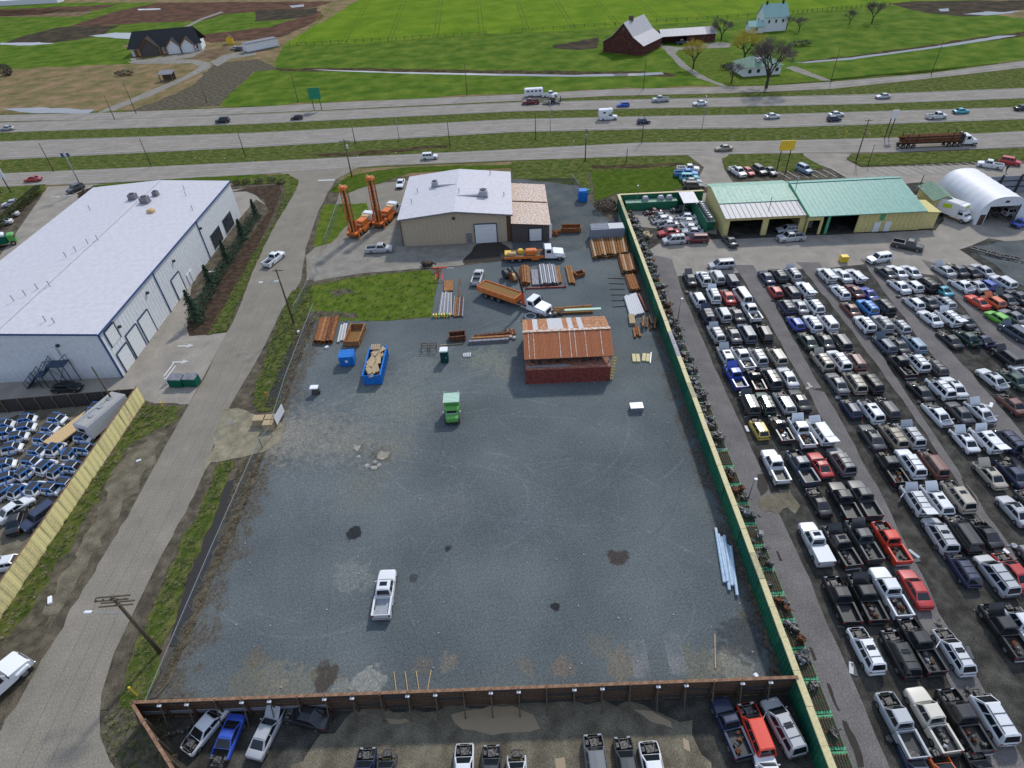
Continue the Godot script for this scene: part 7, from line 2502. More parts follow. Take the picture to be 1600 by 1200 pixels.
func make_trucks(r: RandomNumberGenerator) -> void:
	drill_rig(Vector3(-32.94,0,-118.32),-0.35,"orange drill rig with raised mast nearer the chain-link fence")
	drill_rig(Vector3(-28.3,0,-122.63),-0.35,"orange drill rig with raised mast beside the beige workshop")
	# flatbed service truck
	var o := thing("flatbed_truck","orange flatbed truck with white cab and loaded deck","truck",Vector3(4.18,0,-104.84) + Vector3(0,0.05,0),-PI / 2)
	truck_cab(o,-1.6,mats["white_gloss"])
	part(o,"deck",box_mesh(Vector3(2.4,0.2,7.6)),mats["old_wood"],Vector3(0,1.25,2.3))
	for s in [-1.0,1.0]:
		part(o,"side_skirt",box_mesh(Vector3(0.1,0.5,7.6)),mats["rig_orange"],Vector3(s * 1.22,1.1,2.3))
		part(o,"tool_box",soft_box(Vector3(0.5,0.6,1.6),0.04),mats["rig_orange"],Vector3(s * 0.95,0.75,0.2))
	part(o,"headboard",box_mesh(Vector3(2.3,1.6,0.15)),mats["sign_dark"],Vector3(0,2.0,-1.4))
	truck_wheels(o,[-4.4,3.2,4.6],1.2)
	part(o,"tank",soft_box(Vector3(1.3,0.9,2.2),0.2),mats["rig_orange"],Vector3(0.2,1.8,1.0))
	part(o,"hose_reel",soft_box(Vector3(1.0,0.7,1.0),0.2),mats["sign_yellow"],Vector3(-0.4,1.7,3.0))
	part(o,"pump",soft_box(Vector3(0.8,0.5,1.6),0.1),mats["rig_tan"],Vector3(0.4,1.6,4.7))
	part(o,"mat",box_mesh(Vector3(1.6,0.3,1.2)),mats["sign_yellow"],Vector3(-0.1,1.5,5.4))
	# crane truck: white tractor, orange dump trailer, folded black crane
	var t := thing("crane_truck","white truck with long orange box bed and black crane","truck",Vector3(0.52,0,-88.74) + Vector3(0,0.03,0),-2.2)
	truck_cab(t,-2.2,mats["white_gloss"])
	part(t,"bed_floor",box_mesh(Vector3(2.3,0.2,8.2)),mats["rust_yellow"],Vector3(0,1.75,4.1))
	for s in [-1.0,1.0]:
		part(t,"bed_side",soft_box(Vector3(0.14,1.0,8.2),0.03),mats["rig_orange"],Vector3(s * 1.2,1.55,4.1))
		for k in 6:
			part(t,"side_lamp",box_mesh(Vector3(0.05,0.12,0.5)),mats["rig_tan"],Vector3(s * 1.29,1.75,0.8 + k * 1.3))
	part(t,"bed_front",box_mesh(Vector3(2.3,1.1,0.14)),mats["rig_orange"],Vector3(0,1.6,0.05))
	part(t,"bed_back",box_mesh(Vector3(2.3,1.0,0.14)),mats["rig_orange"],Vector3(0,1.55,8.15))
	part(t,"frame",box_mesh(Vector3(1.0,0.3,10.5)),mats["black_trim"],Vector3(0,0.85,2.6))
	truck_wheels(t,[-4.9,3.6,5.0,6.4],1.2)
	var st := flat()
	tube(st,Vector3(0.5,1.0,-1.1),Vector3(0.5,3.2,-1.1),0.28,0.22,8)
	part(t,"crane_post",done(st),mats["signal_red"])
	st = flat()
	tube(st,Vector3(0.5,3.2,-1.1),Vector3(0.9,6.0,-0.7),0.24,0.2,4)
	tube(st,Vector3(0.9,6.0,-0.7),Vector3(1.5,8.4,0.3),0.18,0.12,4)
	part(t,"crane_boom",done(st),mats["sign_dark"])
	st = flat()
	tube(st,Vector3(1.5,8.4,0.3),Vector3(1.5,6.4,0.3),0.04,0.04,4)
	part(t,"crane_hook",done(st),mats["sign_dark"])
	# log truck on the frontage road
	var l := thing("log_truck","loaded log truck on the frontage road","truck",Vector3(106.54,0,-152.9) + Vector3(0,0.05,0),-PI / 2 - 0.03)
	truck_cab(l,-5.9,mats["white_gloss"],1.2,1.5)
	part(l,"frame",box_mesh(Vector3(1.0,0.35,16.5)),mats["black_trim"],Vector3(0,1.0,1.4))
	truck_wheels(l,[-8.6,-5.0,-3.7,-2.4,6.2,7.5,8.8],1.25)
	for z in [-4.6,-2.5,5.8,8.4]:
		for s in [-1.0,1.0]:
			part(l,"stake",box_mesh(Vector3(0.14,2.6,0.14)),mats["sign_dark"],Vector3(s * 1.3,2.3,z))
	for k in 26:
		var row := k / 7
		st = flat()
		var x := -1.0 + (k % 7) * 0.34 + 0.15 * (row % 2)
		var y := 1.5 + row * 0.36
		tube(st,Vector3(x,y + 0.0,-5.0 + r.randf_range(-0.3,0.3)),Vector3(x + r.randf_range(-0.1,0.1),y,9.0 + r.randf_range(-0.6,0.9)),0.2,0.14,7)
		var lg := part(self,numbered("log"),done(st),mats["rust_dark"] if k % 3 else mats["rust"])
		lg.transform = l.transform
		tag(lg,"brown log of the load on the log truck","log","logs on the log truck")
	part(l,"exhaust_stack",box_mesh(Vector3(2.0,1.6,0.5)),mats["sign_dark"],Vector3(0,2.2,-5.4))
	# camper, horse trailer and flat trailer on the highway
	var c := car("pickup truck",TONES["white"],Vector3(29.24,0,-186.2) + Vector3(0,0.05,0),-PI / 2 + 0.03,"c","white pickup carrying a tall camper on the eastbound highway","vehicles on the highway",r)
	part(c,"camper",soft_box(Vector3(2.1,1.9,3.0),0.15),mats["white_gloss"],Vector3(0,2.15,1.5))
	part(c,"camper_overhang",soft_box(Vector3(2.0,0.8,1.3),0.15),mats["white_gloss"],Vector3(0,2.75,-0.6))
	part(c,"camper_window",box_mesh(Vector3(2.14,0.4,0.9)),mats["glass"],Vector3(0,2.3,1.4))
	var h := thing("horse_trailer","white horse trailer behind the white pickup","trailer",Vector3(8.68,0,-213.6) + Vector3(0,0.05,0),-PI / 2 + 0.03)
	part(h,"body",soft_box(Vector3(2.1,2.1,6.0),0.2),mats["white_gloss"],Vector3(0,1.55,0))
	for k in 4:
		part(h,"window",box_mesh(Vector3(2.14,0.45,0.7)),mats["glass"],Vector3(0,1.9,-2.0 + k * 1.3))
	part(h,"drawbar",box_mesh(Vector3(0.2,0.15,1.4)),mats["black_trim"],Vector3(0,0.55,-3.6))
	truck_wheels(h,[0.6,1.5],1.1,0.36,0.22)
	var f := thing("flat_trailer","low flat trailer with a machine behind the dark red pickup","trailer",Vector3(13.97,0,-204.8) + Vector3(0,0.05,0),PI / 2 + 0.03)
	part(f,"deck",box_mesh(Vector3(2.2,0.15,5.5)),mats["black_trim"],Vector3(0,0.7,0))
	part(f,"tail_ramp",box_mesh(Vector3(2.0,1.4,0.1)),mats["black_trim"],Vector3(0,1.4,2.8))
	part(f,"drawbar",box_mesh(Vector3(0.2,0.15,1.6)),mats["black_trim"],Vector3(0,0.6,-3.4))
	truck_wheels(f,[0.2,1.0],1.1,0.34,0.22)
	var sk := thing("skid_loader","small dark loader standing on the flat trailer","loader",Vector3(14.17,0,-204.8) + Vector3(0,0.83,0),PI / 2)
	part(sk,"body",soft_box(Vector3(1.2,1.0,1.8),0.1),mats["engine_metal"],Vector3(0,0.7,0))
	part(sk,"canopy",soft_box(Vector3(1.1,0.9,0.9),0.08),mats["white_gloss"],Vector3(0,1.6,0.2))
	truck_wheels(sk,[-0.6,0.6],0.8,0.35,0.25)
	# delivery van-truck by the fabric shed
	var b := thing("box_truck","white box truck with yellow-green lettering patches by fabric shed","truck",Vector3(88.28,0,-113.57) + Vector3(0,0.04,0),-2.62)
	part(b,"box",soft_box(Vector3(2.3,2.5,4.6),0.06),mats["white_gloss"],Vector3(0,2.1,1.3))
	part(b,"box_roof",box_mesh(Vector3(2.1,0.05,4.3)),mats["pipe_white"],Vector3(0,3.38,1.3))
	part(b,"roof_luton",soft_box(Vector3(2.3,0.9,0.9),0.1),mats["white_gloss"],Vector3(0,2.9,-1.4))
	st = flat()
	box(st,Vector3(1.17,2.5,1.2),Vector3(0.03,0.8,1.7),Basis(Vector3(1,0,0),0.2))
	var green := plain("print_green",Color(0.5,0.62,0.04),0.4)
	part(b,"print",done(st),green)
	part(b,"print",box_mesh(Vector3(1.2,0.5,0.03)),green,Vector3(0,3.0,-1.87))
	part(b,"cab",soft_box(Vector3(2.0,1.3,1.5),0.25),mats["white_gloss"],Vector3(0,1.5,-1.7))
	part(b,"hood",soft_box(Vector3(1.9,0.7,1.0),0.2),mats["white_gloss"],Vector3(0,0.95,-2.7))
	part(b,"windscreen",box_mesh(Vector3(1.7,0.6,0.06)),mats["glass"],Vector3(0,1.75,-2.42),Vector3(0.4,0,0))
	for s in [-1.0,1.0]:
		part(b,"side_window",box_mesh(Vector3(0.04,0.5,0.8)),mats["glass"],Vector3(s * 1.01,1.75,-1.6))
	part(b,"bumper",box_mesh(Vector3(1.9,0.3,0.15)),mats["black_trim"],Vector3(0,0.5,-3.22))
	truck_wheels(b,[-2.3,2.2],1.05,0.4,0.26)
	# white truck entering at the picture's lower edge
	var w := thing("white_truck","white truck at the edge of the side road by verge","truck",Vector3(-50.57,0,-26.37) + Vector3(0,0.07,0),-0.45)
	truck_cab(w,0.6,mats["white_gloss"],1.15,1.7,2.5)
	truck_wheels(w,[-1.9,3.2],1.2,0.52)
	part(w,"bed",box_mesh(Vector3(2.3,0.3,4.5)),mats["black_trim"],Vector3(0,1.1,3.2))
	# green truck with mint canopy, facing the camera
	var g := thing("green_truck","bright green truck with pale mint box roof in gravel yard","truck",Vector3(-9.45,0,-61.48) + Vector3(0,0.03,0),PI + 0.02)
	g.scale = Vector3(1,0.95,0.74)
	part(g,"box",soft_box(Vector3(2.0,2.2,2.2),0.05),mats["lime"],Vector3(0,1.75,1.3))
	part(g,"box_roof",box_mesh(Vector3(2.2,0.1,2.6)),mats["pale_mint"],Vector3(0,2.95,1.2))
	for k in 7:
		part(g,"roof_rib",box_mesh(Vector3(2.2,0.04,0.05)),mats["pale_mint"],Vector3(0,3.02,0.1 + k * 0.36))
	part(g,"cab",soft_box(Vector3(1.9,1.5,1.3),0.2),mats["lime"],Vector3(0,1.55,-0.4))
	part(g,"windscreen",box_mesh(Vector3(1.3,0.55,0.06)),mats["glass"],Vector3(0,1.85,-1.04),Vector3(0.15,0,0))
	part(g,"windscreen_frame",box_mesh(Vector3(1.6,0.12,0.1)),mats["pipe_white"],Vector3(0,1.5,-1.1))
	part(g,"hood",soft_box(Vector3(1.7,0.75,1.4),0.2),mats["lime"],Vector3(0,1.05,-1.6))
	part(g,"bumper",box_mesh(Vector3(1.8,0.25,0.2)),mats["black_trim"],Vector3(0,0.5,-2.3))
	for s in [-1.0,1.0]:
		part(g,"mirror",soft_box(Vector3(0.2,0.4,0.15),0.04),mats["sign_white"],Vector3(s * 1.15,1.7,-0.9))
		part(g,"corner_post",box_mesh(Vector3(0.1,0.3,0.1)),mats["pale_mint"],Vector3(s * 0.95,3.1,2.5))
	truck_wheels(g,[-1.5,1.6],1.0,0.42,0.28)
	# street sweeper beside the hedge
	var q := thing("street_sweeper","green and white sweeper truck beside the hedge","truck",Vector3(-109.78,0,-121.8) + Vector3(0,0.05,0),-1.1)
	part(q,"body",soft_box(Vector3(2.1,1.6,3.4),0.2),mats["bin_green"],Vector3(0,1.5,0.6))
	part(q,"top",soft_box(Vector3(1.7,0.5,3.0),0.15),mats["white_gloss"],Vector3(0,2.5,0.6))
	part(q,"cab",soft_box(Vector3(2.0,1.7,1.4),0.2),mats["lime"],Vector3(0,1.5,-1.9))
	part(q,"windscreen",box_mesh(Vector3(1.7,0.7,0.06)),mats["glass"],Vector3(0,1.8,-2.6))
	truck_wheels(q,[-1.9,1.4],1.1,0.5,0.3)
	# flat trailers in the small-car lot
	var ft := thing("tan_trailer","tan deck trailer among the small cars","trailer",Vector3(-62.37,0,-61.48) + Vector3(0,0.02,0),-0.42)
	part(ft,"deck",box_mesh(Vector3(2.4,0.2,6.5)),mats["rig_tan"],Vector3(0,1.0,0))
	part(ft,"headboard",box_mesh(Vector3(2.4,0.5,0.12)),mats["old_wood"],Vector3(0,0.8,3.3))
	truck_wheels(ft,[0.8,1.7],1.15,0.4,0.25)
	var bt := thing("cube_van","boxy cream van with flat dirty roof beside yellow fence","van",Vector3(-58.39,0,-63.28) + Vector3(0,0.02,0),-0.32)
	part(bt,"box",soft_box(Vector3(2.4,2.2,7.0),0.08),mats["pipe_white"],Vector3(0,1.75,0))
	part(bt,"roof",box_mesh(Vector3(2.3,0.04,6.8)),mats["concrete"],Vector3(0,2.9,0))
	for k in 3:
		part(bt,"roof_vent",soft_box(Vector3(0.6,0.15,0.6),0.04),mats["galvanised"],Vector3(0.2 * (k - 1),3.0,-2.0 + k * 1.8))
	part(bt,"rear_window",box_mesh(Vector3(1.0,0.6,0.05)),mats["glass"],Vector3(0,2.0,3.51))
	truck_wheels(bt,[-2.2,2.2],1.15,0.4,0.25)


func drill_rig(at: Vector3,turn: float,label: String) -> void:
	# truck with cab forward (-z), mast standing at the tail
	var o := thing("drill_rig",label,"drill rig",at + Vector3(0,0.04,0),turn,"drill rigs by the workshop")
	truck_cab(o,-5.2,mats["white_gloss"],1.15,1.2)
	part(o,"cab_roof",soft_box(Vector3(2.0,0.2,1.3),0.06),mats["white_gloss"],Vector3(0,2.7,-5.9))
	part(o,"deck",box_mesh(Vector3(2.4,0.3,6.8)),mats["rig_orange"],Vector3(0,1.2,-1.8))
	part(o,"engine_house",soft_box(Vector3(1.6,1.3,2.2),0.1),mats["rig_orange"],Vector3(0.3,2.0,-2.6))
	part(o,"tank",soft_box(Vector3(1.7,0.6,1.1),0.15),mats["rig_tan"],Vector3(0.2,2.5,-4.2))
	part(o,"hydraulic_pack",soft_box(Vector3(1.2,0.9,1.0),0.1),mats["rust"],Vector3(0.5,1.8,-0.9))
	for s in [-1.0,1.0]:
		part(o,"outrigger",box_mesh(Vector3(0.35,1.0,0.35)),mats["rig_orange"],Vector3(s * 1.35,0.7,0.9))
		part(o,"cable_drum",soft_box(Vector3(0.5,0.8,0.8),0.2),mats["rig_orange"],Vector3(s * 1.4,1.6,0.2))
		part(o,"tool_locker",box_mesh(Vector3(0.4,0.6,2.0)),mats["rig_orange"],Vector3(s * 1.1,0.75,-2.4))
	part(o,"drill_table",soft_box(Vector3(1.8,0.6,1.2),0.08),mats["rust"],Vector3(0,0.9,1.0))
	truck_wheels(o,[-7.6,-2.0,-0.6],1.2)
	for q in [[-0.55,0.45],[0.55,0.45],[-0.55,1.25],[0.55,1.25]]:
		var st := flat()
		tube(st,Vector3(q[0],0.9,q[1]),Vector3(q[0],10.6,q[1]),0.15,0.13,6)
		part(o,"mast_leg",done(st),mats["rig_orange"] if q[1] > 1 else mats["rust_tan"])
	var st := flat()
	for k in 12:
		var y := 1.4 + k * 0.8
		for z in [0.55,1.15]:
			tube(st,Vector3(-0.45,y,z),Vector3(0.45,y + 0.4,z),0.035,0.035,4)
		for x in [-0.45,0.45]:
			tube(st,Vector3(x,y,0.55),Vector3(x,y + 0.4,1.15),0.035,0.035,4)
	part(o,"mast_lacing",done(st),mats["rust_dark"])
	st = flat()
	tube(st,Vector3(0,1.0,0.85),Vector3(0,10.2,0.85),0.16,0.16,8)
	part(o,"drill_string",done(st),mats["rust_dark"])
	part(o,"crown_block",soft_box(Vector3(1.6,0.6,1.2),0.1),mats["rig_orange"],Vector3(0,10.8,0.85))
	for s in [-0.5,0.5]:
		st = flat()
		tube(st,Vector3(s - 0.12,11.1,0.85),Vector3(s + 0.12,11.1,0.85),0.32,0.32,10)
		part(o,"sheave",done(st),mats["rig_tan"])
	part(o,"top_drive",soft_box(Vector3(0.7,0.9,0.7),0.1),mats["rust"],Vector3(0,4.2,0.95))
	part(o,"mast_cradle",soft_box(Vector3(1.3,2.6,0.4),0.06),mats["rig_orange"],Vector3(0,2.4,0.25))

# ---------------------------------------------------------------- things in the gravel yard

var pipe_meshes := {}


func pipe(a: Vector3,b: Vector3,y: float,r: float,mat: Material,called: String,label: String,category: String,group: String) -> void:
	var l := a.distance_to(b)
	var key := "%.1f %.2f" % [l,r]
	if not pipe_meshes.has(key):
		pipe_meshes[key] = hollow_pipe(snappedf(l,0.1),r,r * 0.16,12)
	var o := part(self,numbered(called),pipe_meshes[key],mat,Vector3(b.x,y,b.z))
	o.rotation.y = atan2(b.x - a.x,b.z - a.z)
	tag(o,label,category,group)


func pipe_row(fl: Vector3,fr: Vector3,nl: Vector3,nr: Vector3,n: int,r: float,layers: int,skins: Array,called: String,label: String,category: String,rng2: RandomNumberGenerator) -> void:
	# n pipes side by side between the far ends fl..fr and the near ends nl..nr, then layers on top
	for lay in layers:
		for k in n - lay:
			var u := (k + 0.5 + lay * 0.5) / n
			var a := fl.lerp(fr,u)
			var b := nl.lerp(nr,u)
			var d := (b - a).normalized() * rng2.randf_range(-0.25,0.25)
			pipe(a + d,b + d,0.05 + lay * r * 1.75,r,mats[skins[(k + lay) % skins.size()]],called,label,category,label)


func board_stack(at: Vector3,turn: float,n: int,layers: int,s: Vector3,mat: String,called: String,label: String,category: String) -> void:
	var m := box_mesh(s)
	for lay in layers:
		for k in n:
			var o := part(self,numbered(called),m,mats[mat],at + Vector3(cos(turn),0,-sin(turn)) * ((k - (n - 1) * 0.5) * s.x * 1.04) + Vector3(0,0.08 + s.y * (lay + 0.5) * 1.02,0),Vector3(0,turn + rng.randf_range(-0.015,0.015),0))
			tag(o,label,category,label)


func open_bin(called: String,label: String,at: Vector3,turn: float,s: Vector3,mat: String,category := "dumpster",floor_mat := "rust_dark") -> Node3D:
	var o := thing(called,label,category,at,turn)
	for q in [-1.0,1.0]:
		part(o,"side_wall",box_mesh(Vector3(0.1,s.y,s.z)),mats[mat],Vector3(q * s.x / 2,s.y / 2 + 0.12,0))
		part(o,"end_wall",box_mesh(Vector3(s.x - 0.1,s.y,0.1)),mats[mat],Vector3(0,s.y / 2 + 0.12,q * (s.z / 2 - 0.05)))
		part(o,"top_rim",box_mesh(Vector3(0.2,0.12,s.z + 0.1)),mats[mat],Vector3(q * s.x / 2,s.y + 0.14,0))
		var k := -s.z / 2 + 0.5
		while k < s.z / 2 - 0.2:
			part(o,"rib",box_mesh(Vector3(0.12,s.y - 0.1,0.14)),mats[mat],Vector3(q * (s.x / 2 + 0.08),s.y / 2 + 0.1,k))
			k += 0.9
	part(o,"floor",box_mesh(Vector3(s.x,0.1,s.z)),mats[floor_mat],Vector3(0,0.15,0))
	return o


func make_yard_things() -> void:
	var r := RandomNumberGenerator.new()
	r.seed = 21
	# blue skip full of lumber, small blue bin, blue tank
	open_bin("dumpster","long blue dumpster heaped with pallets and boards",Vector3(-21.73,0,-72.78),0.0,Vector3(2.6,1.7,7.2),"bin_blue")
	var c := Vector3(-21.73,0,-72.78)
	for k in 34:
		var o := part(self,numbered("scrap_board"),box_mesh(Vector3(r.randf_range(0.5,1.0),0.08,r.randf_range(1.2,2.2))),mats["lumber"],c + Vector3(r.randf_range(-0.7,0.7),1.5 + k * 0.014,r.randf_range(-2.9,2.9)),Vector3(r.randf_range(-0.12,0.12),r.randf_range(-0.8,0.8),r.randf_range(-0.15,0.15)))
		tag(o,"pale scrap board in the heaped blue dumpster","board","boards in the blue dumpster")
	var pl := thing("pallet","wooden pallet propped on the far end of the blue dumpster","pallet",c + Vector3(-0.3,2.1,-3.0))
	for k in 5:
		part(pl,"slat",box_mesh(Vector3(0.2,0.04,1.3)),mats["lumber"],Vector3(-0.6 + k * 0.3,0.1,0))
	for k in 3:
		part(pl,"bearer",box_mesh(Vector3(1.4,0.1,0.1)),mats["lumber"],Vector3(0,0.03,-0.55 + k * 0.55))
	var sb := thing("blue_bin","small closed blue bin beside the long blue dumpster","dumpster",Vector3(-26.42,0,-74.22),0.05)
	part(sb,"body",soft_box(Vector3(2.2,1.7,1.8),0.06),mats["bin_blue"],Vector3(0,0.95,-0.6))
	part(sb,"lid",box_mesh(Vector3(2.3,0.1,1.9)),mats["bin_blue"],Vector3(0,1.86,-0.6),Vector3(0.05,0,0))
	for q in [-1.05,1.05]:
		part(sb,"fork_pocket",box_mesh(Vector3(0.2,0.3,1.8)),mats["bin_blue"],Vector3(q,1.2,-0.6))
	part(sb,"badge",box_mesh(Vector3(0.4,0.4,0.03)),mats["sign_white"],Vector3(0,1.0,0.32))
	var tk := thing("blue_tank","blue tank in the gravel behind the lean-to","tank",Vector3(15.83,0,-129.71))
	part(tk,"body",soft_box(Vector3(2.0,2.2,2.0),0.15),mats["bin_blue"],Vector3(0,1.2,-1))
	part(tk,"lid",soft_box(Vector3(1.8,0.2,1.8),0.05),mats["bin_blue"],Vector3(0,2.4,-1))
	part(tk,"bracket",box_mesh(Vector3(0.5,1.2,0.4)),mats["rack_green"],Vector3(1.2,1.9,-1))
	# portable toilet
	var t := thing("portable_toilet","dark green portable toilet with white roof","toilet",Vector3(-11.4,0,-73.61))
	part(t,"cabin",soft_box(Vector3(1.15,2.1,1.15),0.05),mats["toilet_green"],Vector3(0,1.1,-0.6))
	part(t,"roof",soft_box(Vector3(1.25,0.2,1.25),0.08),mats["white_gloss"],Vector3(0,2.25,-0.6))
	part(t,"door",box_mesh(Vector3(0.75,1.8,0.04)),mats["toilet_green"],Vector3(0,1.0,0.0))
	part(t,"handle",box_mesh(Vector3(0.06,0.2,0.06)),mats["sign_white"],Vector3(0.28,1.1,0.04))
	# grey container with stacked mesh panels on its roof
	var gc := thing("grey_container","grey blue storage container by the green fence","container",Vector3(18.63,0,-110.74))
	part(gc,"body",soft_box(Vector3(6.6,2.6,2.6),0.04),mats["fence_bluegrey"],Vector3(0,1.3,-1.3))
	for k in 16:
		part(gc,"rib",box_mesh(Vector3(0.1,2.4,0.05)),mats["fence_bluegrey"],Vector3(-3.0 + k * 0.4,1.3,0.02))
	part(gc,"roof",box_mesh(Vector3(3.0,0.06,2.4)),mats["pale_sheet"],Vector3(1.7,2.65,-1.3))
	var mp := thing("mesh_panel_stack","stack of galvanised mesh panels on the grey container","panels",Vector3(17.25,0,-110.88) + Vector3(0,2.62,-1.4))
	for k in 4:
		part(mp,"panel_frame",box_mesh(Vector3(3.4,0.04,0.05)),mats["galvanised"],Vector3(0,0.05,-1.0 + k * 0.66))
	for k in 9:
		part(mp,"panel_bar",box_mesh(Vector3(0.04,0.04,2.1)),mats["galvanised"],Vector3(-1.6 + k * 0.4,0.12,0))
	# stacks of pipe: rusty casing by the gate fence
	pipe_row(Vector3(-33.45,0,-86.64),Vector3(-30.38,0,-87.16),Vector3(-33.02,0,-80.03),Vector3(-29.99,0,-79.97),5,0.38,1,["rust","rust_tan","rust","rust_dark"],"casing_pipe","large rusty casing pipe beside the lawn","pipe",r)
	pipe_row(Vector3(-29.7,0,-85.38),Vector3(-28.6,0,-85.29),Vector3(-29.36,0,-80.45),Vector3(-28.19,0,-80.36),5,0.13,1,["pipe_white","concrete"],"plastic_pipe","thin white pipe next to the rusty casing","pipe",r)
	open_bin("steel_trough","open rusty steel box beside the white pipes",Vector3(-26.51,0,-81.46),-0.05,Vector3(2.3,1.0,5.0),"rust_tan","steel box","rust_yellow")
	# by the lawn corner
	pipe_row(Vector3(-13.33,0,-94.1),Vector3(-11.48,0,-93.94),Vector3(-13.48,0,-86.94),Vector3(-11.07,0,-86.74),11,0.11,1,["steel_grey","galvanised","steel_grey"],"grey_pipe","slim grey pipe in the stack at the lawn corner","pipe",r)
	board_stack(Vector3(-12.19,0,-96.19),0.05,5,2,Vector3(0.32,0.12,3.6),"rust_tan","steel_plank","rusty steel plank at the head of the grey pipes","plank")
	pipe_row(Vector3(-11.04,0,-92.2),Vector3(-9.11,0,-92.03),Vector3(-11.04,0,-86.16),Vector3(-9.08,0,-86),6,0.15,1,["steel_grey","rust_tan","rust","steel_grey","rust_dark","steel_grey"],"mixed_pipe","rust and grey pipe right beside the slim grey stack","pipe",r)
	pipe(Vector3(-10.2,0,-98.49),Vector3(-10.14,0,-92.33),0.05,0.12,mats["rust"],"single_pipe","single rusty pipe lying above the mixed pipes","pipe","")
	for k in 14:
		var st := flat()
		tube(st,Vector3.ZERO,Vector3(0,0,0.5),0.16,0.16,8)
		var o := part(self,numbered("yellow_plug"),done(st),mats["sign_yellow"] if k % 3 else mats["lime"],Vector3(-14.13,0,-86.8).lerp(Vector3(-11.4,0,-86.77),(k % 7) / 6.0) + Vector3(0,0.18 + 0.3 * (k / 7),0.1))
		tag(o,"yellow plug at the foot of the grey pipes","plug","yellow pipe plugs")
	# middle stacks
	pipe_row(Vector3(0.88,0,-101.46),Vector3(2.69,0,-101.53),Vector3(0.94,0,-95.24),Vector3(2.67,0,-95.3),4,0.22,2,["rust_tan","rust","rust_tan"],"tan_pipe","tan rusty pipe in the middle stack, beside grey sheets","pipe",r)
	board_stack(Vector3(3.59,0,-97.69),0.0,4,3,Vector3(0.3,0.1,5.4),"steel_grey","steel_sheet_pile","flat grey steel strip between tan and grey pipes","steel strip")
	pipe_row(Vector3(4.25,0,-101.39),Vector3(7.63,0,-101.55),Vector3(4.36,0,-94.49),Vector3(7.71,0,-94.85),9,0.2,2,["steel_grey","galvanised"],"grey_casing","grey casing pipe in the middle stack on red cradle","pipe",r)
	var cr := thing("pipe_cradle","dark red cradle under the grey casing pipes","cradle",Vector3(5.37,0,-94.18))
	part(cr,"beam",box_mesh(Vector3(7.4,0.3,0.25)),mats["container_red"],Vector3(0,0.15,0.1))
	for q in [-3.4,0.0,3.4]:
		part(cr,"stake",box_mesh(Vector3(0.12,1.0,0.12)),mats["container_red"],Vector3(q,0.5,0.1))
	pipe_row(Vector3(7.58,0,-100.83),Vector3(8.29,0,-100.77),Vector3(7.62,0,-95.08),Vector3(8.32,0,-95.24),2,0.2,1,["rust_tan"],"rust_pipe","rusty pipe just east of the grey casing","pipe",r)
	pipe_row(Vector3(9.38,0,-100.9),Vector3(10.59,0,-101.03),Vector3(9.54,0,-94.69),Vector3(10.7,0,-94.81),3,0.22,1,["rust_tan","rust_yellow"],"yellow_pipe","yellowish rusty pipe at the east end of the middle stacks","pipe",r)
	open_bin("steel_bucket","small rusty bucket beside the yellowish pipes",Vector3(11.7,0,-97.87),0.4,Vector3(1.6,0.6,1.3),"rust","bucket")
	# against the green fence
	pipe_row(Vector3(14.89,0,-110.31),Vector3(22.61,0,-110.88),Vector3(14.84,0,-103.55),Vector3(22.03,0,-104.36),15,0.24,2,["rust_tan","lumber","rust","rust_yellow"],"timber_pile","brown pile below the grey container","pile",r)
	pipe_row(Vector3(19.6,0,-103.59),Vector3(22.67,0,-103.79),Vector3(19.48,0,-97.38),Vector3(22.23,0,-97.82),7,0.24,2,["rust","rust_tan","lumber"],"timber_pile","brown pile in the second heap along the green fence","pile",r)
	pipe_row(Vector3(19.79,0,-96.44),Vector3(21.69,0,-96.72),Vector3(19.88,0,-91.4),Vector3(21.83,0,-91.65),8,0.16,2,["rust_tan","rust"],"timber_pile","brown pile in the third heap along the green fence","pile",r)
	pipe_row(Vector3(18.6,0,-89.64),Vector3(20.81,0,-90.27),Vector3(18.58,0,-83.54),Vector3(21.11,0,-84.09),7,0.24,1,["pipe_white"],"white_pipe","white pipe in the fan along the green fence","pipe",r)
	pipe(Vector3(21.24,0,-90.24),Vector3(21.7,0,-85),0.05,0.2,mats["container_red"],"red_pipe","dark red pipe against the fan of white pipes","pipe","")
	board_stack(Vector3(18.74,0,-82.6),-0.08,3,3,Vector3(0.3,0.16,2.6),"lumber","lumber_board","pale board in the bundle below the white pipes","board")
	for k in 14:
		var o := part(self,numbered("old_board"),box_mesh(Vector3(0.25,0.16,r.randf_range(2.0,3.0))),mats["old_wood"] if k % 3 else mats["rust_tan"],Vector3(20.91,0,-81.32) + Vector3(r.randf_range(-1.3,1.3),0.12 + 0.06 * k,r.randf_range(-0.5,0.5)),Vector3(0,r.randf_range(-0.3,0.1),0))
		tag(o,"old board in the loose heap by the green fence","board","loose heap of old boards")
	pipe_row(Vector3(18.48,0,-80.43),Vector3(19.52,0,-80.53),Vector3(18.26,0,-77.99),Vector3(19.49,0,-78.07),3,0.18,1,["rust_tan","rust"],"short_pipe","short rusty pipe east of the rusty shed","pipe",r)
	for k in 6:
		pipe(Vector3(16.78,0,-96.49).lerp(Vector3(16.23,0,-87.02),k / 5.0),Vector3(19.61,0,-96.01).lerp(Vector3(18.51,0,-87.02),k / 5.0),0.04,0.06,mats["old_wood"],"thin_rod","thin rod lying out from the heaps by the green fence","rod","thin rods by the green fence")
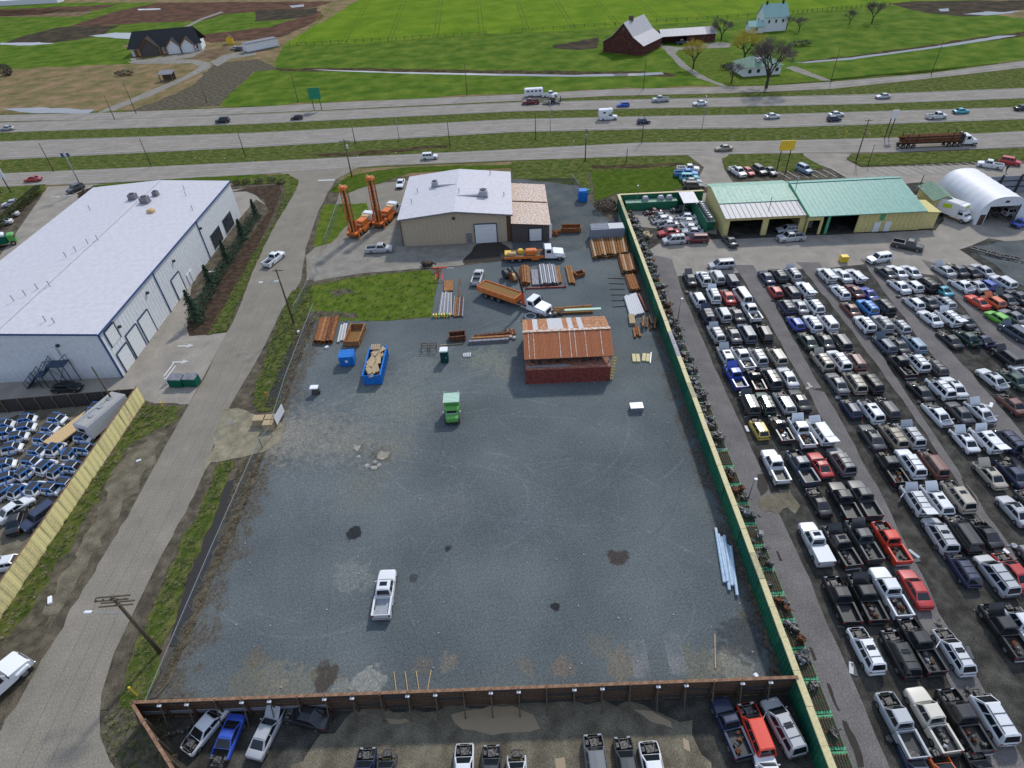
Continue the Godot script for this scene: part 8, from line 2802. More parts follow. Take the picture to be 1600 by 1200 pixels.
	# behind and beside the rusty shed
	for k in 4:
		var o := part(self,numbered("steel_beam"),soft_box(Vector3(6.6,0.36,0.34),0.05),mats["rust_yellow"] if k < 3 else mats["rust_tan"],Vector3(9.44,0,-85.24) + Vector3(0,0.25,-k * 0.55 - 0.3),Vector3(0,0.02 * k,0))
		tag(o,["yellow-brown beam nearest the rusty shed roof","second yellow-brown beam behind the rusty shed","third yellow-brown beam behind the rusty shed","farthest tan beam behind the rusty shed"][k],"beam","beams behind the rusty shed")
	var ps := part(self,numbered("pale_plank"),box_mesh(Vector3(6.0,0.12,0.5)),mats["pale_mint"],Vector3(10.85,0,-84.37) + Vector3(0,1.6,0))
	tag(ps,"pale green plank lying behind the rusty roof","plank")
	var hs := flat()
	for k in 20:
		var a := TAU * k / 20.0
		var b := TAU * (k + 1) / 20.0
		tube(hs,Vector3(cos(a) * 0.9,0.15,sin(a) * 0.9),Vector3(cos(b) * 0.9,0.15,sin(b) * 0.9),0.12,0.12,6,false)
	var hose := part(self,numbered("hose_coil"),done(hs),mats["pipe_white"],Vector3(2.25,0,-85.26))
	tag(hose,"coil of white hose behind the rusty roof","hose")
	for k in 4:
		var o := scrap_lump(Vector3(4.28,0,-85.09) + Vector3(k * 1.0,0,r.randf_range(-0.5,0.5)),1.1,r,"machine_part",mats["engine_metal"] if k != 1 else mats["galvanised"])
		tag(o,"machine part in the clutter behind the rusty roof","machine part","clutter behind the rusty roof")
	# long rusty channels west of the shed
	open_bin("steel_trough","short red rusty trough west of the long channels",Vector3(-9.74,0,-79.81),PI / 2 + 0.08,Vector3(1.4,0.9,2.6),"rust_dark","steel box")
	for k in 3:
		var o := part(self,numbered("steel_channel"),soft_box(Vector3(6.4 - k * 0.3,0.55,0.5),0.04),mats[["steel_grey","rust_tan","rust_dark"][k]],Vector3(-4.67,0,-78.55) + Vector3(k * 0.25,0.3 + 0.03 * k,-k * 0.75),Vector3(0,0.03 + 0.06 * float(k == 2),0))
		tag(o,["grey steel channel in front of two rusty ones","tan rusty channel between grey and dark channels","dark rusty channel behind the grey one"][k],"channel","steel channels west of the shed")
	for k in 5:
		var o := part(self,numbered("short_beam"),box_mesh(Vector3(0.22,0.25,1.6)),mats["rust_tan"] if k % 2 else mats["rust_dark"],Vector3(-1.26,0,-80.92) + Vector3(-0.6 + k * 0.32,0.15,0),Vector3(0,0.15,0))
		tag(o,"short rusty beam at the end of the long channels","beam","short beams at the channel ends")
	for k in 3:
		var o := part(self,numbered("concrete_block"),soft_box(Vector3(0.5,0.4,0.7),0.04),mats["concrete"],Vector3(-1.29,0,-79.33) + Vector3(-0.5 + k * 0.6,0.22,r.randf_range(-0.2,0.3)))
		tag(o,"small concrete block at the end of the channels","block","concrete blocks by the channels")
	for k in 2:
		var sh := thing("steel_rack",["empty steel stand nearer the portable toilet","empty steel stand farther from the portable toilet"][1 - k],"stand",Vector3(-14.78,0,-77.11) + Vector3(k * 1.35,0,0),0.05,"empty steel stands")
		for q in [[-0.5,-0.6],[0.5,-0.6],[-0.5,0.6],[0.5,0.6]]:
			part(sh,"leg",box_mesh(Vector3(0.08,1.0,0.08)),mats["rust_dark"],Vector3(q[0],0.5,q[1]))
		for z in [-0.6,0.0,0.6]:
			part(sh,"crossbar",box_mesh(Vector3(1.1,0.08,0.08)),mats["rust_dark"],Vector3(0,1.0,z))
	var pw := thing("white_pallet","white pallet east of the portable toilet","pallet",Vector3(-8.02,0,-75.29))
	for k in 5:
		part(pw,"slat",box_mesh(Vector3(0.16,0.05,0.9)),mats["pipe_white"],Vector3(-0.5 + k * 0.25,0.25,0))
	for q in [-0.4,0.4]:
		part(pw,"bearer",box_mesh(Vector3(1.2,0.18,0.1)),mats["pipe_white"],Vector3(0,0.12,q))
	var lb := part(self,numbered("loose_board"),box_mesh(Vector3(3.6,0.08,0.14)),mats["lumber"],Vector3(-10.69,0,-78.33) + Vector3(0,0.1,0),Vector3(0,0.05,0))
	tag(lb,"thin board lying below the short rusty trough","board")
	# roller and reels by the crane truck
	for k in 2:
		var st := flat()
		tube(st,Vector3(-0.5,0.75,0),Vector3(0.5,0.75,0),0.72,0.72,16)
		var o := thing("cable_reel",["dark cable reel beside the crane truck bed","tan cable reel beside the crane truck bed"][k],"reel",Vector3(-1.57,0,-98.4) + Vector3(k * 1.3,0,1.2 * k),0.5)
		part(o,"drum",done(st),mats["engine_metal"] if k == 0 else mats["rig_tan"])
		st = flat()
		for s in [-0.55,0.55]:
			tube(st,Vector3(s - 0.05,0.9,0),Vector3(s + 0.05,0.9,0),0.9,0.9,16)
		part(o,"flanges",done(st),mats["sign_dark"] if k == 0 else mats["rust"])
	# red hoist by the lawn
	var hi := thing("engine_hoist","red steel hoist at the corner of the lawn","hoist",Vector3(-14.19,0,-99.55))
	part(hi,"mast",box_mesh(Vector3(0.2,2.2,0.2)),mats["signal_red"],Vector3(0,1.1,0))
	part(hi,"arm",box_mesh(Vector3(2.6,0.2,0.2)),mats["signal_red"],Vector3(0.4,2.1,0))
	part(hi,"arm_tip",box_mesh(Vector3(1.4,0.12,0.12)),mats["pipe_white"],Vector3(2.2,1.9,0))
	for q in [-0.6,0.6]:
		part(hi,"foot",box_mesh(Vector3(0.15,0.15,2.4)),mats["signal_red"],Vector3(q,0.1,0))
	var gp := part(self,numbered("gravel_heap"),lump_mesh(2),mats["shoulder_dirt"],Vector3(-16.75,0,-104.35))
	gp.scale = Vector3(3.0,1.4,2.0)
	tag(gp,"low dark heap at the edge of the workshop drive","heap")
	# rusty skip and scrap behind the flatbed
	open_bin("rusty_skip","rusty skip behind the white board of the lean-to",Vector3(11.85,0,-115.96),1.5,Vector3(1.8,0.9,4.0),"rust","skip")
	for k in 7:
		var o := scrap_lump(Vector3(9.12,0,-114.8) + Vector3(r.randf_range(-1.2,1.0),0,r.randf_range(-1.0,0.8)),r.randf_range(0.7,1.2),r,"rusty_scrap",mats["rust"])
		tag(o,"rusty scrap in the heap beside the lean-to","scrap","rusty scrap beside the lean-to")
	# insulation slabs, white crate, blue-white pipes, gate lumber, generator
	for k in 2:
		var o := thing("slab_pallet",["flat yellow slab pallet nearer the rusty shed","yellow slab pallet with white edge nearer the green fence"][k],"slabs",Vector3(17.7,0,-72.43) + Vector3(k * 1.5,0,-0.2),-0.1 - 0.15 * k,"yellow slabs")
		for j in 2:
			part(o,"slab",soft_box(Vector3(0.55,0.25,1.9),0.03),mats["fence_cap"],Vector3(-0.3 + j * 0.6,0.15,0))
		if k == 1:
			part(o,"edge_board",box_mesh(Vector3(0.14,0.3,2.6)),mats["white_gloss"],Vector3(0.7,0.17,0))
	var wc := thing("white_crate","white topped low crate alone on the gravel","crate",Vector3(15.78,0,-60.89),0.02)
	part(wc,"body",soft_box(Vector3(1.7,0.7,1.1),0.05),mats["steel_grey"],Vector3(0,0.37,-0.5))
	part(wc,"lid",soft_box(Vector3(1.8,0.12,1.2),0.03),mats["white_gloss"],Vector3(0,0.78,-0.5))
	var px := [[Vector3(21.14,0,-41.16),Vector3(20.18,0,-34.47)],[Vector3(21.19,0,-40.3),Vector3(20.5,0,-34.46)],[Vector3(21.47,0,-40.03),Vector3(20.45,0,-33.58)],[Vector3(21.77,0,-40.1),Vector3(20.83,0,-34)],[Vector3(21.81,0,-39.01),Vector3(21.15,0,-34.21)],[Vector3(22.06,0,-38.67),Vector3(21.03,0,-32.91)]]
	for k in px.size():
		pipe(px[k][0],px[k][1],0.05 + 0.1 * (k % 2),0.17,mats["pipe_blue"],"blue_pipe","pale blue pipe in the fan beside the green fence","pipe","pale blue pipes on the gravel")
	for k in 3:
		var o := thing("lumber_bundle",["lumber bundle nearest the side road at the gate","lumber bundle against the gatepost","lumber bundle in front of the other two at the gate"][k],"lumber",[Vector3(-36.26,0,-61.51),Vector3(-34.75,0,-61.54),Vector3(-34.72,0,-60.53)][k],0.0,"lumber bundles at the gate")
		for j in 4:
			part(o,"layer",soft_box(Vector3(1.7 if k < 2 else 1.4,0.26,1.2),0.03),mats["lumber"],Vector3(0,0.2 + j * 0.28,-0.4))
	var ge := thing("light_generator","small white topped generator near the gate fence","generator",Vector3(-29.87,0,-67.55))
	part(ge,"body",soft_box(Vector3(0.9,0.9,0.8),0.08),mats["engine_metal"],Vector3(0,0.65,-0.3))
	part(ge,"hood",soft_box(Vector3(1.2,0.15,0.9),0.05),mats["white_gloss"],Vector3(-0.1,1.25,-0.3))
	truck_wheels(ge,[-0.3],0.6,0.25,0.15)
	for k in 4:
		var o := part(self,numbered("steel_angle"),box_mesh(Vector3(0.06,0.08,2.2)),mats["rig_tan"],Vector3(-12.85,0,-25.56) + Vector3(k * 1.05,0.1,0),Vector3(0,0.25 if k < 3 else -0.1,0))
		tag(o,"thin angle iron lying by the board fence","angle iron","angle irons by the board fence")
	var yl := thing("yellow_ladder","yellow ladder leaning at the end of red container","ladder",Vector3(13.6,0,-68.9),-0.35)
	for q in [-0.25,0.25]:
		part(yl,"rail",box_mesh(Vector3(0.08,3.4,0.1)),mats["sign_yellow"],Vector3(q,1.4,0),Vector3(-0.6,0,0))
	for k in 8:
		part(yl,"rung",box_mesh(Vector3(0.5,0.05,0.05)),mats["sign_yellow"],Vector3(0,0.2 + k * 0.36,0.85 - k * 0.25))
	# green wheelie dumpsters by the warehouse drive
	for k in 2:
		var o := thing("green_dumpster",["green dumpster with grey lid nearer the warehouse","green dumpster with grey lid nearer the side road"][k],"dumpster",Vector3(-51.67,0,-71.07) + Vector3(k * 2.2,0.05,0.3),-0.1,"green dumpsters")
		part(o,"body",soft_box(Vector3(2.1,1.3,1.5),0.1),mats["bin_green"],Vector3(0,0.8,-0.5))
		part(o,"lid",soft_box(Vector3(2.0,0.12,1.5),0.05),mats["steel_grey"],Vector3(0,1.5,-0.55),Vector3(0.12,0,0))
	var bg := thing("barrier_gate","white lifted swing barrier beside the green dumpsters","barrier",Vector3(-53.47,0,-71.64))
	part(bg,"post",box_mesh(Vector3(0.2,1.1,0.2)),mats["white_gloss"],Vector3(0,0.55,0))
	for h in [0.9,1.5]:
		var st := flat()
		tube(st,Vector3(0,h,0),Vector3(0.4,h + 0.2,-3.0),0.06,0.06,6)
		part(bg,"arm",done(st),mats["white_gloss"])
	for k in 2:
		var o := part(self,numbered("yellow_bin"),soft_box(Vector3(1.3,1.1,1.1),0.06),mats["sign_yellow"] if k == 0 else mats["rack_green"],[Vector3(60.01,0,-98.48) + Vector3(0,0.7,0),Vector3(74.29,0,-111.9) + Vector3(0,0.5,0)][k])
		tag(o,["yellow waste bin at the head of the third salvage block","green box against the yellow hall wall"][k],"bin")
	for k in 16:
		var o := scrap_lump(Vector3(69.32,0,-111.29).lerp(Vector3(71.25,0,-111.37),k / 15.0) + Vector3(-0.2 + 0.1 * k,0,r.randf_range(0,0.8)) + Vector3(-3.0 + k * 0.8 if k > 10 else 0.0,0,0),0.7,r,"scrap_part")
		tag(o,"scrap part lying along the yellow hall wall","scrap","scrap along the hall wall")
	for k in 3:
		var fr := thing("bare_chassis",["bare dark trailer frame on the gravel patch","scrap axle beside the bare trailer frame","second scrap axle beside the bare frame"][k],"frame",Vector3(87.77,0,-98.9) + Vector3(-1.5 + k * 1.6,0.06,k * 1.2),0.75)
		for q in [-0.5,0.5]:
			part(fr,"rail",box_mesh(Vector3(0.15,0.2,5.0 - k * 1.6)),mats["sign_dark"],Vector3(q,0.3,0))
		for z in 3:
			part(fr,"crossmember",box_mesh(Vector3(1.0,0.14,0.14)),mats["sign_dark"],Vector3(0,0.3,-1.5 + z * 1.5))


# ---------------------------------------------------------------- racks of parts along the green fence

func count_word(i: int) -> String:
	var tens := ["","","twenty","thirty","forty"]
	var ones := ["","one","two","three","four","five","six","seven","eight","nine","ten","eleven","twelve","thirteen","fourteen","fifteen","sixteen","seventeen","eighteen","nineteen"]
	return ones[i] if i < 20 else tens[i / 10] + ("-" + ones[i % 10] if i % 10 else "")


func make_parts_racks() -> void:
	var r := RandomNumberGenerator.new()
	r.seed = 61
	var z := -17.0
	var k := 0
	var slat := box_mesh(Vector3(0.13,0.05,2.35))
	var deck := box_mesh(Vector3(2.2,0.06,2.75))
	var bearer := box_mesh(Vector3(2.1,0.1,0.12))
	var leg := box_mesh(Vector3(0.1,0.55,0.1))
	while z > -121.0:
		var far := z < -52.0
		var o := thing("parts_rack","slatted parts rack, bay %s from the lower end of green fence" % count_word(k + 1),"rack",Vector3(24.55,0.02,z),0.0,"parts racks along the green fence")
		part(o,"deck",deck,mats["rack_pale"] if far else mats["rack_green"],Vector3(0,0.6,0))
		for q in [[-1.0,-1.2],[1.0,-1.2],[-1.0,1.2],[1.0,1.2]]:
			part(o,"leg",leg,mats["rack_green"],Vector3(q[0],0.29,q[1]))
		for q in [-1.0,0.0,1.0]:
			part(o,"bearer",bearer,mats["pallet_wood"],Vector3(-0.02,0.69,q))
		for i in 9:
			part(o,"slat",slat,mats["pallet_wood"],Vector3(-0.95 + i * 0.235,0.77,r.randf_range(-0.04,0.04)),Vector3(0,r.randf_range(-0.02,0.02),0))
		if far:
			part(o,"divider",box_mesh(Vector3(2.3,0.4,0.08)),mats["rack_pale"],Vector3(0,0.85,-1.38))
		var n: int = (8 if far else [1,3,2,4,5,3][k % 6])
		for i in n:
			var e := scrap_lump(Vector3(24.55 + r.randf_range(-0.85,0.85),0.8 + (0.3 if i > 4 else 0.0),z + r.randf_range(-1.0,1.0)),r.randf_range(0.7,1.25),r,"scrap_engine",mats["engine_metal"] if r.randf() < 0.8 else mats["rust_dark"] if r.randf() < 0.4 else mats["steel_grey"])
			tag(e,"scrap engine part on parts rack bay %s of the green fence" % count_word(k + 1),"engine part","engine parts on rack bay %s" % count_word(k + 1))
		z -= 2.85
		k += 1
	# shelf along the back fence of the wreck lot with grey appliances
	var s := thing("appliance_shelf","green shelf along the back fence of the wreck lot","shelf",Vector3(29.8,0,-124.6))
	part(s,"deck",box_mesh(Vector3(11.0,0.1,1.6)),mats["rack_pale"],Vector3(0,1.9,0))
	part(s,"apron",box_mesh(Vector3(11.0,1.6,0.08)),mats["fence_green"],Vector3(0,1.0,0.8))
	for k2 in 3:
		var e := thing("engine_block",["silver engine block alone on the green shelf","silver engine block, middle of the green shelf","silver engine block at the shelf's east end"][k2],"engine",Vector3([28.5,31.8,33.6][k2],1.95,-124.6),0.2,"silver engine blocks on the shelf")
		part(e,"block",soft_box(Vector3(1.3,0.7,0.9),0.12),mats["galvanised"],Vector3(0,0.36,0))
		part(e,"head",soft_box(Vector3(1.0,0.3,0.6),0.08),mats["pipe_white"],Vector3(0,0.85,0))
	var s2 := thing("appliance_shelf","green shelf beside the repair shop wall","shelf",Vector3(39.6,0,-117.5))
	part(s2,"deck",box_mesh(Vector3(1.8,0.1,9.0)),mats["rack_pale"],Vector3(0,2.0,0))
	for q in [-4.2,0.0,4.2]:
		part(s2,"post",box_mesh(Vector3(1.6,1.95,0.12)),mats["fence_green"],Vector3(0,0.98,q))
	for k2 in 8:
		var e := thing("gearbox","grey gearbox, number %s along the shelf beside the shop" % number_word(k2),"gearbox",Vector3(39.6,2.05,-121.2 + k2 * 1.05),0.1 * k2,"grey gearboxes on the shelf")
		part(e,"housing",soft_box(Vector3(1.3,0.6,0.7),0.12),mats["galvanised"],Vector3(0,0.32,0))
		part(e,"bell",soft_box(Vector3(0.5,0.8,0.8),0.15),mats["steel_grey"],Vector3(-0.5,0.42,0))
	for k2 in 14:
		var e := part(self,numbered("wood_offcut"),box_mesh(Vector3(0.3,0.2,1.0)),mats["lumber"],Vector3(26.33,0,-112.44) + Vector3(r.randf_range(-0.4,0.8),0.15 + 0.07 * k2,-1.5 + k2 * 0.3),Vector3(r.randf_range(-0.3,0.3),r.randf_range(0,3),0))
		tag(e,"pale wood offcut in the heap by the wreck lot","offcut","wood offcuts by the wreck lot")


# ---------------------------------------------------------------- poles, lamps, signs

func pole(called: String,label: String,at: Vector3,h: float,r0 := 0.16,mat := "pole_wood",group := "utility poles") -> Node3D:
	var o := thing(called,label,"pole",at,0.0,group)
	var st := smooth()
	tube(st,Vector3.ZERO,Vector3(0,h,0),r0,r0 * 0.65,10)
	part(o,"shaft",done(st),mats[mat])
	return o


func make_poles_and_signs() -> void:
	var p := pole("utility_pole","wooden utility pole with double crossarms and lamp by the ditch",Vector3(-36.7,0,-29.5),10.2,0.21)
	for k in 2:
		for z in [-0.18,0.18]:
			part(p,"crossarm",box_mesh(Vector3(3.0,0.12,0.1)),mats["pole_wood"],Vector3(-0.1,9.9 - k * 0.9,z),Vector3(0,0.05,0))
	for k in 5:
		part(p,"insulator",soft_box(Vector3(0.1,0.2,0.1),0.03),mats["sign_dark"],Vector3(-1.4 + k * 0.65,10.05,0.18))
	lamp_arm(p,7.3,Vector3(-3.1,0.5,0.0))
	p = pole("utility_pole","wooden utility pole with lamp arm above the gate fence",Vector3(-38.0,0,-86.5),10.5,0.17)
	part(p,"crossarm",box_mesh(Vector3(1.6,0.12,0.12)),mats["pole_wood"],Vector3(0.2,10.2,0))
	lamp_arm(p,7.9,Vector3(-2.8,0.5,0.3))
	lamp_arm(p,8.6,Vector3(0.2,0.4,1.2))
	p = pole("utility_pole","wooden pole with crossarm and transformer at the road junction",Vector3(-39.9,0,-151.2),9.4,0.17)
	part(p,"crossarm",box_mesh(Vector3(2.6,0.14,0.14)),mats["pole_wood"],Vector3(0,8.9,0))
	part(p,"transformer",soft_box(Vector3(0.5,0.9,0.5),0.1),mats["pipe_white"],Vector3(0.4,7.6,0))
	var wl := thing("power_line","thin overhead wires along the side road poles","power line")
	for sp in [[Vector3(-36.7,10.1,-29.5),Vector3(-38.0,10.3,-86.5)],[Vector3(-38.0,10.3,-86.5),Vector3(-39.9,9.0,-151.2)],[Vector3(-36.7,10.1,-29.5),Vector3(-35.5,10.1,25)]]:
		for dx in [-1.2,0.0,1.2]:
			var ws := flat()
			for k in 8:
				var a: Vector3 = sp[0].lerp(sp[1],k / 8.0) - Vector3(-dx,sin(PI * k / 8.0) * 0.9,0)
				var b: Vector3 = sp[0].lerp(sp[1],(k + 1) / 8.0) - Vector3(-dx,sin(PI * (k + 1) / 8.0) * 0.9,0)
				tube(ws,a,b,0.012,0.012,4,false)
			part(wl,"wire",done(ws),mats["sign_dark"])
	var words := ["pole on the strip south of the highway, %s from the west","pole beyond the highway, %s from the west"]
	var near := [[-123.9,-165.9,7.6],[-97.2,-165.9,7.5],[-72.6,-169.5,6.5],[-43.6,-176.6,5.1],[-16.2,-168.5,7.2],[7.3,-172.0,7.3],[35.4,-165.6,6.9]]
	for i in near.size():
		pole("roadside_pole","dark " + words[0] % ORDINAL[i],Vector3(near[i][0],0,near[i][1]),near[i][2],0.13,"pole_wood","dark poles south of the highway")
	var far := [[-129.4,-211.7,7.5],[-124.7,-217.1,9.9],[-104,-226,7.0],[-71.0,-221.0,9.1],[-13.5,-219.8,9.4],[44.9,-215.3,10.5],[105.5,-213.2,10.0],[139.1,-215.4,10.2]]
	for i in far.size():
		pole("roadside_pole","dark " + words[1] % ORDINAL[i],Vector3(far[i][0],0,far[i][1]),far[i][2],0.13,"pole_wood","dark poles beyond the highway")
	p = pole("utility_pole","pole with transformer north of the small lawn",Vector3(19.0,0,-154.2),8.0,0.16)
	part(p,"transformer",soft_box(Vector3(0.45,0.8,0.45),0.1),mats["galvanised"],Vector3(0,6.4,0.3))
	p = pole("utility_pole","leaning-looking pole at the shop entrance",Vector3(83.8,0,-146.3),9.5,0.16)
	part(p,"crossarm",box_mesh(Vector3(1.8,0.12,0.12)),mats["pole_wood"],Vector3(0,9.2,0))
	pole("short_pole","short dark post beside the entrance pole",Vector3(84.8,0,-142.4),5.0,0.1,"sign_dark","short posts")
	pole("short_pole","short dark post at the edge of the small lawn",Vector3(29.2,0,-152.5),3.6,0.1,"sign_dark","short posts")
	pole("short_pole","dark post behind the yellow hut",Vector3(86.31,0,-123.81),5.0,0.12,"sign_dark","short posts")
	p = pole("utility_pole","tall pole with blue banners at the warehouse drive",Vector3(-108.1,0,-151.1),11.0,0.16,"galvanised")
	for s in [-0.7,0.7]:
		part(p,"banner",box_mesh(Vector3(0.7,0.9,0.05)),mats["blue_trim"],Vector3(s,9.0,0))
	pole("utility_pole","dark pole in the corner of the small-car lot",Vector3(-57.81,0,-65.5),8.5,0.14)
	for q in [[Vector3(-31.2,0,-177.4),7.0,"west of the camper"],[Vector3(11.7,0,-177.5),8.3,"near the horse trailer"],[Vector3(53.9,0,-174.9),8.2,"east of the camper"]]:
		p = pole("street_lamp","thin grey highway lamp pole " + q[2],q[0],q[1],0.09,"galvanised","grey highway lamps")
		part(p,"lamp_head",soft_box(Vector3(0.3,0.15,0.8),0.04),mats["galvanised"],Vector3(0,q[1],-0.4))
	for q in [[Vector3(25.8,0,-44.8),"lower"],[Vector3(26.22,0,-82.36),"upper"]]:
		p = pole("yard_lamp","%s lamp post between parts racks and lane" % q[1],q[0],4.1,0.07,"steel_grey","yard lamps beside the racks")
		part(p,"lamp_head",soft_box(Vector3(0.35,0.12,0.3),0.03),mats["sign_white"],Vector3(0.15,4.1,0))
	p = pole("yard_lamp","thin lamp post behind the shelf of engine blocks",Vector3(26.8,0,-125.0),5.2,0.06,"steel_grey","yard lamps beside the racks")
	part(p,"lamp_head",soft_box(Vector3(0.3,0.12,0.3),0.03),mats["sign_white"],Vector3(0,5.2,0))
	# signs
	sign_board("green highway direction sign on two posts",Vector3(-61.9,0,-210.8),3.4,3.8,3.4,"sign_green","sign_white")
	sign_board("yellow shop sign on two tall posts",Vector3(63.3,0,-140.0),5.6,3.4,2.2,"sign_yellow","sign_dark")
	sign_board("white pylon sign at the west edge of the frontage road",Vector3(-128.4,0,-152.0),4.0,4.2,3.4,"sign_white","sign_white")
	sign_board("narrow white road sign beside the log truck",Vector3(97.7,0,-159.9),5.0,1.6,2.0,"sign_white","steel_grey")
	var banner := thing("gate_banner","white banner hung on the gate fence","banner",Vector3(-33.75,0,-61.48),0.0)
	banner.rotation.y = PI / 2 - 0.1
	part(banner,"sheet",box_mesh(Vector3(2.8,1.5,0.03)),mats["white_gloss"],Vector3(1.0,1.1,0.08))
	for k in 4:
		part(banner,"tie",box_mesh(Vector3(0.05,0.1,0.06)),mats["sign_dark"],Vector3(-0.3 + k * 0.9,1.87,0.06))
	for q in [["yellow marker stake on the verge above the board fence corner",Vector3(-37,0,-25.29),"sign_yellow",1.8],["orange hydrant on the verge near the gate",Vector3(-37.14,0,-67.61),"signal_orange",0.8],["orange road marker beside the junction pole",Vector3(-40.1,0,-155.1),"signal_orange",1.4],["yellow hydrant at the verge corner by the dumpsters",Vector3(-51.87,0,-66.21),"sign_yellow",1.0],["yellow marker at the west edge of the highway strip",Vector3(-142.74,0,-173.1),"sign_yellow",2.0],["yellow marker on the strip near the shop",Vector3(87.41,0,-161),"sign_yellow",2.0]]:
		var o := thing("marker_post",q[0],"marker",q[1])
		var st := flat()
		tube(st,Vector3.ZERO,Vector3(0,q[3],0),0.07,0.05,8)
		part(o,"stake",done(st),mats[q[2]])
		part(o,"cap",soft_box(Vector3(0.2,0.24,0.2),0.05),mats[q[2]],Vector3(0,q[3],0))
	walker()


func lamp_arm(o: Node3D,h: float,reach: Vector3) -> void:
	var st := flat()
	tube(st,Vector3(0,h,0),Vector3(0,h,0) + reach,0.05,0.04,6)
	part(o,"lamp_arm",done(st),mats["galvanised"])
	part(o,"lamp_head",soft_box(Vector3(0.7,0.16,0.3),0.05),mats["sign_white"],Vector3(0,h,0) + reach + Vector3(-0.2,0,0))


func sign_board(label: String,at: Vector3,low: float,wide: float,high: float,face: String,back: String) -> void:
	var o := thing("road_sign",label,"sign",at)
	for s in [-0.32,0.32]:
		var st := flat()
		tube(st,Vector3(s * wide,0,0),Vector3(s * wide,low + high * 0.9,0),0.12,0.12,8)
		part(o,"post",done(st),mats["sign_dark"])
	part(o,"panel",box_mesh(Vector3(wide,high,0.15)),mats[face],Vector3(0,low + high / 2,0.1))
	part(o,"back_frame",box_mesh(Vector3(wide * 0.96,high * 0.96,0.1)),mats[back],Vector3(0,low + high / 2,-0.06))


func walker() -> void:
	# one continuous figure: distances to tapered bones, joined smoothly, meshed as surface nets
	var bones := [
		[Vector3(0,0.92,0),Vector3(0,1.40,0.02),0.15,0.17],[Vector3(0,1.40,0),Vector3(0,1.53,-0.02),0.07,0.06],
		[Vector3(0,1.62,-0.03),Vector3(0,1.68,-0.03),0.10,0.10],
		[Vector3(-0.18,1.40,0),Vector3(-0.27,1.12,0.03),0.06,0.05],[Vector3(-0.27,1.12,0.03),Vector3(-0.25,0.88,-0.14),0.047,0.037],
		[Vector3(0.18,1.40,0),Vector3(0.27,1.12,0.0),0.06,0.05],[Vector3(0.27,1.12,0.0),Vector3(0.25,0.88,-0.18),0.047,0.037],
		[Vector3(-0.09,0.90,0),Vector3(-0.11,0.50,-0.12),0.095,0.065],[Vector3(-0.11,0.50,-0.12),Vector3(-0.11,0.08,0.02),0.06,0.045],[Vector3(-0.11,0.05,0.04),Vector3(-0.11,0.04,-0.17),0.05,0.04],
		[Vector3(0.09,0.90,0),Vector3(0.11,0.48,0.06),0.095,0.065],[Vector3(0.11,0.48,0.06),Vector3(0.11,0.10,0.26),0.06,0.045],[Vector3(0.11,0.07,0.28),Vector3(0.11,0.04,0.10),0.05,0.04]]
	var o := thing("person","person in dark clothes walking across the parking bays","person",Vector3(112.43,0,-134.86) + Vector3(0,0.1,0),2.0)
	part(o,"figure",surface_net(bones,Vector3(-0.45,-0.02,-0.35),Vector3(0.45,1.85,0.45),0.035),mats["cloth_dark"])
	part(o,"face",surface_net([[Vector3(0,1.62,-0.07),Vector3(0,1.66,-0.07),0.07,0.07],[Vector3(0,1.63,-0.13),Vector3(0,1.62,-0.15),0.02,0.018]],Vector3(-0.2,1.45,-0.3),Vector3(0.2,1.85,0.1),0.02),mats["skin"])
	for s in [-1.0,1.0]:
		var hand := [[Vector3(0,0,0),Vector3(0,-0.07,-0.02),0.035,0.035],[Vector3(0.02 * s,-0.02,-0.02),Vector3(0.03 * s,-0.07,-0.05),0.014,0.011]]
		for f in 4:
			hand.append([Vector3(-0.025 + f * 0.017,-0.08,-0.02),Vector3(-0.025 + f * 0.017,-0.14 - 0.012 * [0.4,1.0,0.8,0.0][f],-0.04),0.010,0.008])
		part(o,"hand",surface_net(hand,Vector3(-0.08,-0.2,-0.1),Vector3(0.08,0.06,0.06),0.008),mats["skin"],Vector3(0.25 * s,0.88,-0.16))


